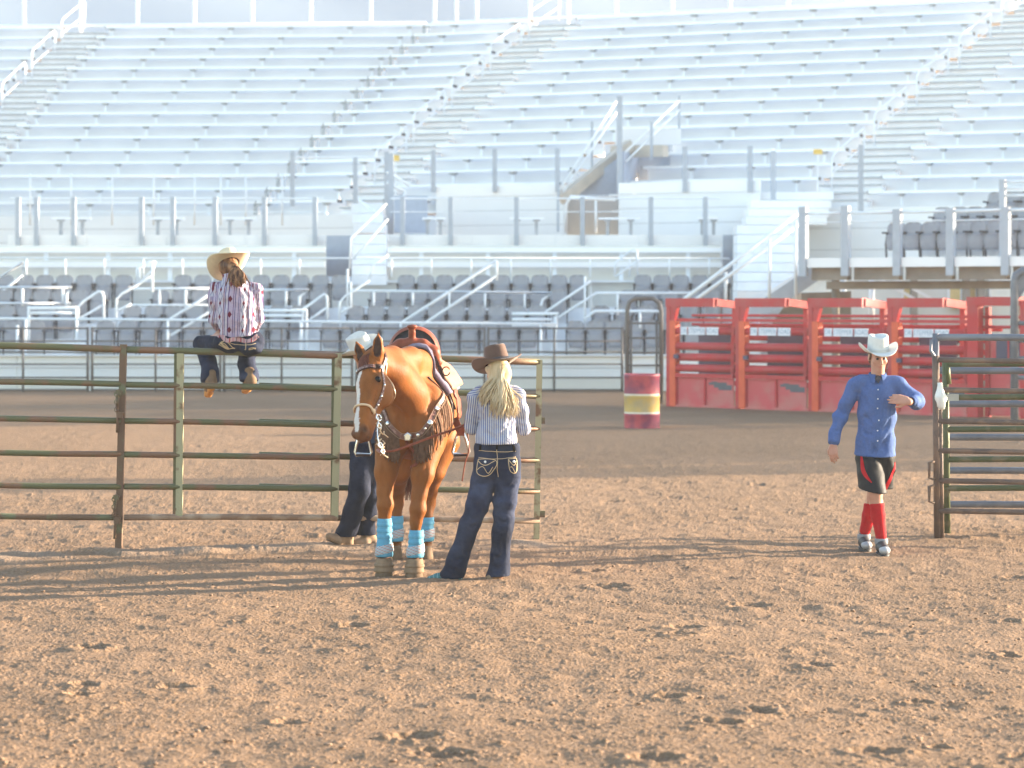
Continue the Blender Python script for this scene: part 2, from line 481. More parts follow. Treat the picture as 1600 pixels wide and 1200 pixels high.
stair_rail('white stair handrail in the upper right aisle, %s of its row', 'R', lambda k: C0f(k) + 22, [11, 8, 5, 2, -1], 3)

# posts of the perimeter fence standing along the top row against the sky
t = thing('perimeter_fence', 'row of white posts standing above the top bleacher row against the sky', 'fence', rowpt('L', 13, 400))
mb_r = MB()
for px in (-60, 32, 121, 210, 300, 391, 483, 577, 670):
    p = rowpt('L', 13, px) + DIRS['L'][1] * 0.5 if px < 665 else rowpt('R', 13, px) + DIRS['R'][1] * 0.5
    b = MB(); b.sweep([p + V(0, 0, -0.5), p + V(0, 0, 2.6)], 0.055, 8); obj('post', b, M['fascia'], t, True)
for px in (704, 736, 820, 880, 955, 1043, 1134, 1225, 1318, 1412, 1506):
    p = rowpt('R', 13, px) + DIRS['R'][1] * 0.5
    b = MB(); b.sweep([p + V(0, 0, -0.5), p + V(0, 0, 2.6)], 0.055, 8); obj('post', b, M['fascia'], t, True)
for side, a, b in (('L', -100, 664), ('R', 666, 1800)):
    n = DIRS[side][1] * 0.45
    m = MB(); m.pipe(rowpt(side, 13, a) + n + V(0, 0, 0.09), rowpt(side, 13, b) + n + V(0, 0, 0.09), 0.05, 6)
    obj('bottom_rail', m, M['whitepipe'], t, True)

# ---------------------------------------------------------------- front walls under the upper bleachers
def boards(parent, a, b, z0, z1, n, m, th=0.05, lap=0.012):
    """n horizontal boards between plan points a and b, each a little proud of the joint"""
    h = (z1 - z0) / n
    for i in range(n):
        mb = MB(); mb.beam(V(a.x, a.y, z0 + h * (i + 0.5)), V(b.x, b.y, z0 + h * (i + 0.5)), th, h - lap)
        obj('siding_board', mb, m, parent)
    mb = MB(); mb.beam(V(a.x, a.y + th * 0.6, (z0 + z1) / 2), V(b.x, b.y + th * 0.6, (z0 + z1) / 2), th * 0.5, z1 - z0)
    obj('backing', mb, M['bracket'], parent)
def front(side, px, off=-0.56): return rowpt(side, -2, px) + DIRS[side][1] * off
t = thing('siding_wall', 'pale siding wall behind the walkway on the left under the bleachers', 'wall', front('L', 200) * 1.0)
boards(t, front('L', -170), front('L', 402), 3.0, 4.62, 4, M['siding'])
t = thing('siding_wall', 'short pale siding wall beside the foot of the middle bleacher stairs', 'wall', front('R', 520))
boards(t, front('R', 403), front('R', 640), 3.0, 4.62, 4, M['siding'])
t = thing('siding_wall', 'pale wall under the bleachers behind the raised deck at the right', 'wall', front('R', 1500))
boards(t, front('R', 1196), front('R', 1800), 0.0, 4.62, 8, M['siding'])
PF = lambda px: W(px, 0, 73.6 + (69.2 - 73.6) * (px - 640) / 555.0)
def platform(label, p0, p1):
    t = thing('siding_wall', label, 'wall', PF((p0 + p1) / 2))
    boards(t, PF(p0), PF(p1), 3.0, 5.05, 5, M['siding'])
    a, b = PF(p0), PF(p1)
    m = MB(); m.beam(V(a.x, a.y - 0.03, 5.205), V(b.x, b.y - 0.03, 5.205), 0.06, 0.30); obj('fascia', m, M['fascia'], t)
    m = MB(); m.beam(V(a.x, a.y + 0.7, 5.02), V(b.x, b.y + 0.7, 5.02), 1.3, 0.05); obj('deck', m, M['riser'], t)
platform('pale siding wall with white fascia left of the tunnel opening', 682, 884)
platform('pale siding wall with white fascia right of the tunnel opening', 967, 1188)

def zof(y, d): return HC - (y - HOR) / FPX * d
def grey_post(parent, px, y0, y1, d, w=0.125, m='greypost'):
    c = W(px, 0, d)
    mb = MB(); mb.box((c.x - w / 2, d - 0.06, zof(y1, d)), (c.x + w / 2, d + 0.06, zof(y0, d)))
    return obj('post', mb, M[m], parent)
t = thing('tier_railing', 'grey posts of the railing along the upper walkway at mid height', 'railing', W(900, 300, 71))
for px, y0, y1 in ((457, 236, 322), (555, 246, 330), (604, 237, 365), (677, 234, 300), (773, 233, 300), (871, 232, 300), (1070, 229, 300), (1172, 228, 300), (1208, 236, 322), (1345, 226, 330)):
    grey_post(t, px, y0, y1, 73.4 if px < 620 else PF(px).y - 0.13)
for a, b in ((677, 871), (1070, 1208)):
    for zz in (6.17, 5.75):
        m = MB(); p, q = PF(a), PF(b); m.pipe(V(p.x, p.y - 0.13, zz), V(q.x, q.y - 0.13, zz), 0.02, 5); obj('cable', m, M['whitepipe'], t)
m = MB(); m.pipe(W(457, 246, 73.4), W(604, 246, 73.4), 0.03, 5); obj('cable', m, M['whitepipe'], t)

# tunnel opening (vomitory): side walls, header, stair stringer, bright rail
t = thing('tunnel_opening', 'tunnel opening through the bleachers with brown stair stringer and beige back wall', 'tunnel', W(930, 365, 71.5))
m = MB(); m.box((W(878, 0, 76.5).x, 73.6, 2.8), (W(968, 0, 73.6).x, 73.7, 5.1)); obj('back_wall', m, M['beige'], t)  # pale beige stands in for sunlight leaking into the passage
m = MB(); m.hexa([W(966, 367, 71.3), W(975, 367, 71.3), W(985, 367, 76.4), W(975, 367, 76.4), W(966, 236, 71.3), W(975, 236, 71.3), W(1010, 236, 76.4), W(1000, 236, 76.4)]); obj('side_wall', m, M['bluewall'], t)
m = MB(); m.hexa([W(880, 367, 71.6), W(885, 367, 71.6), W(890, 367, 76.4), W(884, 367, 76.4), W(880, 303, 71.6), W(885, 303, 71.6), W(890, 300, 76.4), W(884, 300, 76.4)]); obj('side_wall', m, M['siding'], t)
m = MB(); m.beam(W(958, 237, 73.2), W(1040, 236, 72.2), 0.3, 0.32); obj('header_beam', m, M['tan'], t)
m = MB(); m.beam(W(878, 312, 71.2), W(985, 226, 72.6), 0.25, 0.30); obj('stringer', m, M['tan'], t)
m = MB(); m.hexa([W(890, 305, 71.9), W(972, 305, 71.9), W(972, 305, 72.0), W(890, 305, 72.0), W(966, 246, 71.9), W(972, 243, 71.9), W(972, 243, 72.0), W(966, 246, 72.0)]); obj('stair_side', m, M['bluewall'], t)
m = MB(); m.sweep([W(884, 363, 70.9), W(885, 318, 70.9), W(892, 308, 70.9), W(962, 313, 70.9)], 0.045, 6); obj('bright_rail', m, M['fascia'], t, True)
m = MB(); m.pipe(W(931, 310, 70.9), W(931, 364, 70.9), 0.04, 6); obj('bright_rail', m, M['fascia'], t, True)
for a, b in (((872, 300), (966, 154)), ((880, 300), (966, 172))):
    m = MB(); m.pipe(W(*a, 71.0), W(*b, 72.6), 0.03, 6); obj('handrail', m, M['whitepipe'], t, True)
for a, b in (((975, 240), (1061, 158)), ((978, 252), (1061, 172))):
    m = MB(); m.pipe(W(*a, 71.6), W(*b, 73.5), 0.035, 6); obj('handrail', m, M['whitepipe'], t, True)
grey_post(t, 968, 150, 303, 71.1, 0.15)
grey_post(t, 1061, 150, 206, 73.6, 0.06)
grey_post(t, 925, 190, 262, 72.3, 0.06)
grey_post(t, 1018, 190, 250, 72.3, 0.08)
grey_post(t, 872, 232, 362, 70.8, 0.07)
m = MB(); m.box((W(960, 0, 74).x, 73.4, zof(228, 74)), (W(1062, 0, 74).x, 73.5, zof(203, 74))); obj('landing_wall', m, M['riser'], t)
m = MB(); m.box((W(975, 0, 75).x, 74.6, zof(290, 75)), (W(1045, 0, 75).x, 74.7, zof(228, 75))); obj('landing_wall', m, M['bluewall'], t)

# thin white rail in front of the left bleachers
t = thing('slim_railing', 'slim white railing posts in front of the left bleacher rows', 'railing', W(200, 340, 74.6))
for px in (-15, 47, 111, 175, 240, 304, 345, 384, 441):
    m = MB(); m.pipe(W(px, 272, 74.6), W(px, 352, 74.6), 0.03, 6); obj('post', m, M['whitepipe'], t, True)
m = MB(); m.pipe(W(-40, 277, 74.6), W(441, 277, 74.6), 0.022, 6); obj('rail', m, M['whitepipe'], t, True)

# ---------------------------------------------------------------- lower walkway: fascia, grey posts, benches
FD = 66.5
def walkway(label, p0, p1, posts):
    t = thing('walkway_railing', label, 'railing', W((p0 + p1) / 2, 385, FD), 'lower walkway railings')
    a, b = W(p0, 376, FD), W(p1, 376, FD)
    n = max(1, int((p1 - p0) / 105))
    for i in range(n):
        q0 = a.lerp(b, i / n); q1 = a.lerp(b, (i + 1) / n)
        m = MB(); m.box((q0.x + 0.006, FD, zof(386, FD)), (q1.x - 0.006, FD + 0.06, zof(367, FD))); obj('fascia_panel', m, M['fascia'], t)
    for px in posts: grey_post(t, px, 308, 384, FD - 0.07, 0.115)
    m = MB(); m.pipe(W(p0 + 4, 310, FD - 0.07), W(p1 - 4, 310, FD - 0.07), 0.022, 6); obj('rail', m, M['whitepipe'], t)
    m = MB(); m.pipe(W(p0 + 4, 331, FD - 0.07), W(p1 - 4, 331, FD - 0.07), 0.012, 6); obj('rail', m, M['whitepipe'], t)
    m = MB(); m.box((a.x, FD + 0.06, 3.40), (b.x, FD + 2.6, 3.46)); obj('floor', m, M['riser'], t)
walkway('white fascia and grey railing posts along the left walkway above the benches', 12, 508, (28, 57, 115, 221, 270, 336, 413, 492))
walkway('white fascia and grey railing posts along the right walkway above the benches', 606, 1129, (629, 704, 807, 910, 1017, 1102))
for lab, px in (('left of the grey post behind the sitting cowgirl', 108), ('behind the sitting cowgirl', 258), ('at the far right by the stairs', 375)):
    pass
def walk_bench(label, p0, p1, y=340):
    d = 68.2
    t = thing('walkway_bench', label, 'bench', W((p0 + p1) / 2, 366, d), 'short benches on the lower walkway')
    a, b = W(p0, y, d), W(p1, y, d)
    m = MB(); m.box((a.x, d - 0.14, a.z - 0.05), (b.x, d + 0.14, a.z)); obj('bench_top', m, M['fascia'], t)
    for f in (0.22, 0.78):
        x = a.x + (b.x - a.x) * f
        m = MB(); m.box((x - 0.04, d - 0.05, 3.46), (x + 0.04, d + 0.05, a.z - 0.10)); m.box((x - 0.09, d - 0.1, a.z - 0.10), (x + 0.09, d + 0.1, a.z - 0.052)); obj('leg', m, M['bracket'], t)
for lab, a, b in (('leftmost short bench on the left walkway, near the frame edge', 82, 142), ('short bench on the walkway straight above the sitting person', 235, 288),
                  ('short bench on the left walkway nearest the middle stairs', 348, 400), ('short white bench beside the grey post right of the middle stairs', 660, 696),
                  ('short bench on the walkway left of the tunnel opening', 796, 850), ('short bench on the walkway right of the tunnel opening', 935, 1000), ('short bench on the walkway at the right end of the railing', 1090, 1122)):
    walk_bench(lab, a, b)

# ---------------------------------------------------------------- two rows of long benches above the grey seats
def long_bench(label, p0, p1, y, d, fl, wall0):
    t = thing('long_bench', label, 'bench', W((p0 + p1) / 2, y + 18, d), 'long white benches above the grey seats')
    a, b = W(p0, y, d), W(p1, y, d)
    m = MB(); m.box((a.x, d - 0.17, a.z - 0.12), (b.x, d - 0.01, a.z)); obj('bench_plank', m, M['fascia'], t)
    m = MB(); m.box((a.x, d + 0.01, a.z - 0.12), (b.x, d + 0.17, a.z)); obj('bench_plank', m, M['fascia'], t)
    n = max(2, int((b.x - a.x) / 1.55)); mb = MB()
    for i in range(n):
        x = a.x + (b.x - a.x) * (i + 0.5) / n
        m = MB(); m.box((x - 0.05, d - 0.05, fl), (x + 0.05, d + 0.05, a.z - 0.12)); obj('leg', m, M['whitepipe'], t)
    m = MB(); m.box((a.x, d + 0.36, wall0), (b.x, d + 0.40, a.z + 0.06)); obj('riser', m, M['beige'], t)
    m = MB(); m.box((a.x, d - 0.5, fl - 0.05), (b.x, d + 0.36, fl)); obj('footboard', m, M['riser'], t)
for lab, p0, p1 in (('left', -170, 508), ('right', 606, 1127)):
    long_bench('upper of the two long white benches %s of the middle stairs' % lab, p0, p1, 387, 65.1, 3.02, 2.98)
    long_bench('lower of the two long white benches %s of the middle stairs' % lab, p0, p1, 410, 64.2, 2.60, 2.2)

# ---------------------------------------------------------------- grey folding seats
ROWD = [60.4, 61.25, 62.1, 62.95]
ROWY = [502, 478, 454, 430]
ROWF = [zof(y, d) - 0.80 for y, d in zip(ROWY, ROWD)]
t = thing('seat_terrace', 'stepped concrete terrace carrying the grey folding seats', 'terrace', V(-4, 60, 0))
for i in range(4):
    z = ROWF[i]; d = ROWD[i]
    m = MB(); m.box((-14, d - 0.40, -0.05), (5.9, d + 0.45 + (0.6 if i == 3 else 0), z)); obj('terrace_step', m, M['riser'], t)
m = MB(); m.box((-14, 63.95, 0), (5.9, 64.0, 2.56)); obj('back_wall', m, M['beige'], t)
t = thing('arena_wall', 'low white boarded wall behind the far pipe fence', 'wall', V(-4, 59.5, 0))
for i, (z0, z1, mm) in enumerate(((-0.05, 0.30, 'beige'), (0.31, 0.53, 'siding'), (0.54, 0.80, 'fascia'))):
    for j in range(8):
        x0 = -14 + j * 2.49
        m = MB(); m.box((x0 + 0.005, 59.55 - 0.02 * i, z0), (x0 + 2.485, 59.70, z1)); obj('board', m, M[mm], t)
m = MB(); m.box((-14, 59.40, 0.805), (5.9, 60.0, 0.83)); obj('coping', m, M['bench'], t)

def seat_parts(root):
    # local: origin on the floor, facing -Y
    back = MB(); rings = []
    prof = [(0.02, 0.40, 0.17), (0.03, 0.52, 0.205), (0.05, 0.64, 0.215), (0.075, 0.74, 0.205), (0.09, 0.79, 0.16), (0.095, 0.81, 0.09)]
    for y, z, w in prof:
        rings.append([(w * u, y + 0.10 - 0.05 * u * u, z) for u in (-1, -0.6, 0, 0.6, 1)] + [(w * u, y + 0.125 - 0.05 * u * u, z) for u in (1, 0.6, 0, -0.6, -1)])
    back.loft(rings, True, True, True)
    me_b = mesh_of('backrest', back)
    pan = MB(); rings = []
    for y, z, w in [(-0.02, 0.18, 0.15), (-0.05, 0.26, 0.175), (-0.06, 0.38, 0.185), (-0.045, 0.50, 0.19), (-0.02, 0.545, 0.185)]:
        rings.append([(w * u, y + 0.03 * u * u, z) for u in (-1, -0.55, 0, 0.55, 1)] + [(w * u, y + 0.06 + 0.03 * u * u, z) for u in (1, 0.55, 0, -0.55, -1)])
    pan.loft(rings, True, True, True)
    me_p = mesh_of('seat_pan', pan)
    frs = []
    for s in (-1, 1):
        fr = MB(); frs.append(fr)
        fr.beam((s * 0.215, 0.06, 0.0), (s * 0.215, 0.02, 0.36), 0.03, 0.05, (0, 1, 0))
        fr.beam((s * 0.215, 0.04, 0.34), (s * 0.218, 0.12, 0.56), 0.03, 0.07, (0, 1, 0))
        fr.box((s * 0.222 - 0.022, -0.14, 0.555), (s * 0.222 + 0.022, 0.15, 0.595))
        fr.box((s * 0.215 - 0.04, -0.02, -0.02), (s * 0.215 + 0.04, 0.14, 0.012))
    for nm, me, mm in (('backrest', me_b, 'seat'), ('seat_pan', me_p, 'pan'), ('stanchion', mesh_of('stanchion', frs[0]), 'dark'), ('stanchion', mesh_of('stanchion', frs[1]), 'dark')):
        put(nm, me, M[mm], root, nm != 'stanchion')
SEAT0 = None
ORD = 'first second third fourth fifth sixth seventh eighth ninth tenth eleventh twelfth thirteenth fourteenth fifteenth sixteenth'.split()
def place_seat(x, y, z, label, group, rz=0.0):
    global SEAT0
    if SEAT0 is None:
        SEAT0 = thing('folding_seat', label, 'seat', (0, 0, 0), group)
        seat_parts(SEAT0)
        SEAT0.location = (x, y, z); SEAT0.rotation_euler = (0, 0, rz)
        return SEAT0
    return dup(SEAT0, (x, y, z), label, group, rz)
GAPS = [[(72, 147), (452, 500), (842, 884)], [(118, 190), (482, 540), (855, 922)], [(168, 235), (512, 575), (888, 965)], [(208, 270), (546, 620), (918, 990)]]
ROWN = ['front', 'second', 'third', 'back']
BLN = ['left of the first seat stairs', 'between the first and second seat stairs', 'between the second and third seat stairs', 'right of the third seat stairs']
for i in range(4):
    d = ROWD[i]; g = GAPS[i]
    blocks = [(-70, g[0][0]), (g[0][1], g[1][0]), (g[1][1], g[2][0]), (g[2][1], 1168 if i == 3 else 1130)]
    for j, (p0, p1) in enumerate(blocks):
        x0, x1 = W(p0, 0, d).x, W(p1, 0, d).x
        n = max(1, int((x1 - x0) / 0.475 + 0.25)); st = (x1 - x0) / n
        nm = 'grey folding seats in the %s row %s' % (ROWN[i], BLN[j])
        for q in range(n):
            place_seat(x0 + st * (q + 0.5), d, ROWF[i], '%s grey seat from the left, %s row, %s' % (ORD[q], ROWN[i], BLN[j]), 'grey folding seats in the lower stand')
# concrete steps in the seat aisles
for j, nm in enumerate(('first', 'second', 'third')):
    t = thing('seat_stairs', 'white steps between the grey seats, the %s flight from the left' % nm, 'stairs', W(sum(GAPS[0][j]) / 2, 545, 60.2), 'steps between the grey seats')
    for i in range(4):
        a, b = GAPS[i][j]; d = ROWD[i]; z = ROWF[i]
        m = MB(); m.box((W(a + 4, 0, d).x, d - 0.62, z - 0.30), (W(b - 4, 0, d).x, d - 0.405, z - 0.185)); obj('step', m, M['step'], t)
        m = MB(); m.box((W(a + 4, 0, d).x, d - 0.395, z + 0.003), (W(b - 4, 0, d).x, d + 0.2, z + 0.02)); obj('step', m, M['step'], t)

# ---------------------------------------------------------------- pipe handrails among the seats, each its own thing
def rails(label, polys, d, r=0.03, m='whitepipe'):
    p0 = polys[0][0]
    t = thing('pipe_railing', label, 'railing', W(p0[0], p0[1], d), 'white pipe railings among the grey seats')
    for pl in polys:
        dx = abs(pl[-1][0] - pl[0][0]); dy = abs(pl[-1][1] - pl[0][1])
        mb = MB(); mb.sweep([W(q[0], q[1], d if len(q) < 3 else q[2]) for q in pl], r, 6)
        obj('post' if (len(pl) == 2 and dx < 4 and dy > 10) else 'rail', mb, M[m], t, True)
    return t
rails('white two bar railing at the left edge in front of the back seats', [[(-60, 449), (112, 449), (104, 460), (102, 522)], [(-60, 474), (110, 474), (104, 481)], [(35, 449), (35, 479)], [(98, 449), (98, 474)], [(-30, 449), (-30, 479)]], 61.6)
rails('white boxed landing railing beside the first seat stairs', [[(45, 540), (45, 481), (119, 481), (119, 546)], [(45, 489), (118, 489)], [(27, 508), (27, 550)]], 60.2, 0.035)
rails('white curved stair rail on the left of the first seat stairs', [[(122, 530), (122, 480), (130, 471), (154, 455), (160, 457), (162, 465), (162, 498)], [(126, 497), (160, 477)]], 60.9)
rails('white tall curved stair rail on the right of the first seat stairs', [[(181, 512), (182, 468), (190, 459), (238, 431)], [(238, 408), (238, 456)], [(185, 485), (205, 475)]], 60.9)
rails('white two bar railing left of the sitting person', [[(205, 451), (335, 451)], [(203, 477), (338, 477)], [(249, 451), (249, 489)], [(290, 451), (290, 489)], [(335, 451), (335, 489)]], 61.6)
rails('long white rail running along the front of the seat rows', [[(-60, 497), (300, 500), (600, 504), (872, 506)], [(-20, 497), (-20, 556)], [(40, 498), (40, 556)], [(262, 500), (262, 556)], [(470, 502), (470, 556)], [(626, 504), (626, 556)], [(845, 506), (845, 556)]], 59.75)
rails('pair of white sloping ramp rails beside the sitting person', [[(263, 500), (326, 461)], [(267, 524), (326, 488)]], 59.9)
rails('white sloping rails at the far left edge', [[(-20, 447), (36, 410), (36, 438)], [(-20, 473), (36, 430)]], 62.6)
rails('white two bar railing right of the sitting person', [[(405, 453), (482, 453), (468, 464), (466, 503)], [(405, 480), (478, 480), (466, 488)], [(447, 453), (447, 484)]], 61.6)
rails('white boxed landing railing beside the second seat stairs', [[(400, 485), (479, 485), (479, 548)], [(405, 493), (473, 493), (472, 548)]], 60.2, 0.035)
rails('white curved stair rail on the left of the second seat stairs', [[(473, 502), (474, 483), (507, 459), (511, 463), (512, 502)], [(482, 501), (510, 481)]], 60.9)
rails('white curved stair rail on the right of the second seat stairs', [[(530, 504), (531, 472), (540, 462), (578, 438)], [(533, 488), (550, 478)], [(543, 420), (543, 480)], [(548, 440), (548, 482)]], 60.9)
rails('white two bar railing behind the horse', [[(548, 454), (862, 458), (848, 468), (845, 478), (845, 512)], [(535, 481), (858, 485)], [(584, 455), (584, 486)], [(645, 455), (645, 487)], [(702, 456), (702, 488)], [(758, 457), (758, 488)], [(820, 458), (820, 488)]], 61.6)
rails('pair of long white sloping rails above the blonde woman', [[(629, 503), (680, 470), (776, 407)], [(656, 510), (776, 431)], [(776, 407), (776, 438)]], 60.0, 0.032)
rails('white boxed landing railing left of the third seat stairs', [[(800, 490), (873, 490), (868, 496), (868, 548)], [(800, 499), (863, 499)], [(800, 508), (868, 508)]], 60.2, 0.035)
rails('pair of white sloping rails at the third seat stairs', [[(852, 488), (923, 440), (924, 492)], [(872, 496), (932, 458), (1080, 458)], [(914, 432), (914, 508)], [(965, 458), (965, 492)]], 60.9, 0.032)
rails('white low rail behind the black arch gate', [[(914, 498), (930, 486), (1034, 486), (1034, 548)], [(1000, 486), (1000, 512)]], 60.3)
rails('thin white rail along the footway of the lower long benches', [[(-60, 403), (1140, 404)]] + [[(px, 403), (px, 433)] for px in range(-20, 510, 61)] + [[(px, 404), (px, 433)] for px in range(612, 1130, 62)], 63.45, 0.022)
rails('curved white rails at the head of the third seat stairs', [[(960, 432), (962, 410), (990, 388), (995, 392), (996, 432)], [(962, 432), (1000, 405)]], 63.2, 0.025)
rails('curved white rails at the head of the second seat stairs', [[(575, 440), (583, 415), (607, 398)], [(546, 420), (548, 372), (604, 318)], [(551, 405), (606, 342)]], 63.2, 0.025)
rails('curved white rails at the head of the first seat stairs', [[(207, 452), (240, 420), (242, 409), (236, 408), (214, 420), (214, 452)], [(218, 420), (218, 440)]], 63.2, 0.025)

# ---------------------------------------------------------------- stairs linking the tiers
def flight(label, p0, p1, y0, y1, d0, d1, n, m='step', skew=0):
    t = thing('tier_stairs', label, 'stairs', W((p0 + p1) / 2, y0, d0))
    for i in range(n):
        f0, f1 = i / n, (i + 1) / n
        d = d0 + (d1 - d0) * f0; dn = d0 + (d1 - d0) * f1
        za, zb = zof(y0 + (y1 - y0) * f0, d), zof(y0 + (y1 - y0) * f1, d)
        o = skew * f0
        mb = MB(); mb.box((W(p0 + o, 0, d).x, d, za + 0.012), (W(p1 + o, 0, d).x, dn + 0.25, zb)); obj('step', mb, M[m], t)
    return t
flight('white steps climbing from the seats to the walkway in the middle', 550, 604, 446, 366, 63.6, 66.6, 5)
flight('white stepped blocks above the walkway in the middle', 552, 600, 365, 318, 67.2, 72, 3, 'step', -4)
flight('broad white steps behind the red chutes at the right', 1152, 1252, 470, 352, 58.5, 66, 8)
flight('white stepped blocks climbing to the upper stairs at the right', 1166, 1292, 352, 300, 66.4, 70.5, 4, 'fascia', 14)
t = thing('panel_wall', 'blue grey panel wall beside the middle steps', 'wall', W(528, 430, 66.2))
m = MB(); m.box((W(510, 0, 66.2).x, 66.2, zof(432, 66.2)), (W(549, 0, 66.2).x, 66.3, zof(368, 66.2))); obj('panel', m, M['bluewall'], t)
t = thing('panel_wall', 'blue grey panel wall left of the broad right hand steps', 'wall', W(1148, 430, 66.2))
m = MB(); m.box((W(1130, 0, 66.2).x, 66.2, zof(436, 66.2)), (W(1172, 0, 66.2).x, 66.3, zof(367, 66.2))); obj('panel', m, M['bluewall'], t)
t = thing('panel_wall', 'blue grey panel right of the middle steps behind the railing', 'wall', W(645, 362, 69))
m = MB(); m.box((W(616, 0, 69).x, 69, zof(364, 69)), (W(668, 0, 69).x, 69.1, zof(306, 69))); obj('panel', m, M['bluewall'], t)
t = thing('stair_handrail', 'pair of long white sloping handrails in front of the broad right hand steps', 'handrail', W(1075, 470, 57.5))
for a, b in (((1066, 470), (1252, 330)), ((1082, 472), (1256, 345))):
    m = MB(); m.pipe(W(*a, 57.5), W(*b, 58.5), 0.045, 6); obj('rail', m, M['whitepipe'], t, True)
for px, y0, y1 in ((1134, 425, 480), (1202, 372, 470), (1243, 345, 470)):
    m = MB(); m.pipe(W(px, y0, 58), W(px, y1, 58), 0.04, 6); obj('post', m, M['whitepipe'], t, True)
t = thing('stair_handrail', 'white sloping handrails at the crossing above the middle steps', 'handrail', W(604, 350, 69.5))
for a, b in (((604, 284), (632, 300)), ((604, 268), (640, 290)), ((560, 312), (606, 345)), ((632, 300), (632, 315))):
    m = MB(); m.pipe(W(*a, 69.5), W(*b, 69.5), 0.04, 6); obj('rail', m, M['whitepipe'], t, True)
grey_post(t, 611, 240, 366, 69.5, 0.14)
# two small yellow signs
for lab, px, py, d, w, h in (('small yellow sign near the middle bleacher stairs', 618, 247, 72.6, 12, 9), ('small yellow sign on the railing at the upper right', 1278, 237, 68.5, 14, 8)):
    t = thing('yellow_sign', lab, 'sign', W(px, py, d), 'small yellow signs')
    a, b = W(px - w / 2, py + h / 2, d), W(px + w / 2, py - h / 2, d)
    m = MB(); m.box((a.x, d, a.z), (b.x, d + 0.02, b.z)); obj('plate', m, M['yellow'], t)
    m = MB(); m.box(((a.x + b.x) / 2 - 0.02, d + 0.02, a.z - 1.0), ((a.x + b.x) / 2 + 0.02, d + 0.05, b.z)); obj('pole', m, M['whitepipe'], t)

# ---------------------------------------------------------------- raised seating deck on the right
DKA, DKB = W(1247, 0, 57.2), W(1760, 0, 53.4)
dk_t = (DKB - DKA); dk_t.z = 0; dk_len = dk_t.length; dk_t.normalize(); dk_n = V(-dk_t.y, dk_t.x, 0)
def DK(a, b, z): return V(DKA.x, DKA.y, 0) + dk_t * a + dk_n * b + V(0, 0, z)
def dkbox(mb, a0, a1, b0, b1, z0, z1):
    return mb.hexa([DK(a0, b0, z0), DK(a1, b0, z0), DK(a1, b1, z0), DK(a0, b1, z0), DK(a0, b0, z1), DK(a1, b0, z1), DK(a1, b1, z1), DK(a0, b1, z1)])
def dka(px):   # distance along the deck front seen at px
    q = (px - 800) / FPX
    return (q * DKA.y - DKA.x) / (dk_t.x - q * dk_t.y)
t = thing('seating_deck', 'raised seating deck on posts with pale fascia behind the chutes on the right', 'deck', DK(3, 0, 0))
DZ = 2.97
m = MB(); dkbox(m, 0, dk_len, 0, 4.2, DZ - 0.10, DZ); obj('floor', m, M['riser'], t)
pxs = [1256, 1322, 1403, 1486, 1572, 1660]
for i in range(len(pxs) - 1):
    m = MB(); dkbox(m, dka(pxs[i]) + 0.09, dka(pxs[i + 1]) - 0.09, -0.03, 0.03, DZ - 0.14, DZ + 0.07); obj('fascia_panel', m, M['fascia'], t)
    m = MB(); dkbox(m, dka(pxs[i]) + 0.08, dka(pxs[i + 1]) - 0.08, 0.25, 0.5, DZ - 0.42, DZ - 0.12); obj('girder', m, M['brownsteel'], t)
for px in pxs:
    a = dka(px)
    m = MB(); dkbox(m, a - 0.085, a + 0.085, -0.10, 0.07, DZ - 0.33, DZ + 1.12 + (0.1 if px < 1330 else 0.0)); obj('post', m, M['greypost'], t)
m = MB(); dkbox(m, dka(1550) - 0.06, dka(1550) + 0.06, 0.6, 0.75, DZ, DZ + 1.75); obj('post', m, M['greypost'], t)
for i in range(len(pxs) - 1):
    for zz, r in ((1.06, 0.035), (0.86, 0.014)):
        m = MB(); m.pipe(DK(dka(pxs[i]) + 0.085, -0.02, DZ + zz), DK(dka(pxs[i + 1]) - 0.085, -0.02, DZ + zz), r, 6); obj('rail', m, M['whitepipe'], t, True)
for zz in (1.40, 1.55, 1.70):
    m = MB(); m.pipe(DK(dka(1550) + 0.06, 0.68, DZ + zz), DK(dk_len, 0.68, DZ + zz), 0.03, 6); obj('rail', m, M['whitepipe'], t, True)
m = MB(); dkbox(m, 0.2, dk_len, 1.1, 1.35, DZ - 0.62, DZ - 0.44); obj('girder', m, M['brownsteel'], t)
for i in range(3):
    m = MB(); dkbox(m, dka(1345) + 0.55 * i * 1.3, dk_len, 0.7 + 0.95 * i, 1.65 + 0.95 * i, DZ, DZ + 0.06 + 0.36 * i); obj('terrace_step', m, M['step'], t)
for a, b in ((0.3, 3.4), (4.6, 3.4), (7.0, 3.4)):
    m = MB(); m.pipe(DK(a, b - 2.0, 0), DK(a, b - 2.0, DZ - 0.1), 0.09, 8); obj('column', m, M['brownsteel'], t, True)
rz = math.atan2(dk_t.y, dk_t.x)
for i, (ps, nm) in enumerate((((1372, 1398, 1425, 1452, 1476, 1500, 1526, 1552, 1580, 1606), 'front'), ((1418, 1444, 1469, 1494, 1520, 1546, 1572, 1600), 'middle'), ((1478, 1502, 1526, 1550, 1575, 1600), 'back'))):
    for iq, px in enumerate(ps):
        p = DK(dka(px) * (1 + 0.012 * i), 0.95 + 0.95 * i, DZ + 0.06 + 0.36 * i)
        place_seat(p.x, p.y, p.z, '%s grey seat from the left in the %s row on the raised deck' % (ORD[iq], nm), 'grey folding seats on the raised deck', rz)
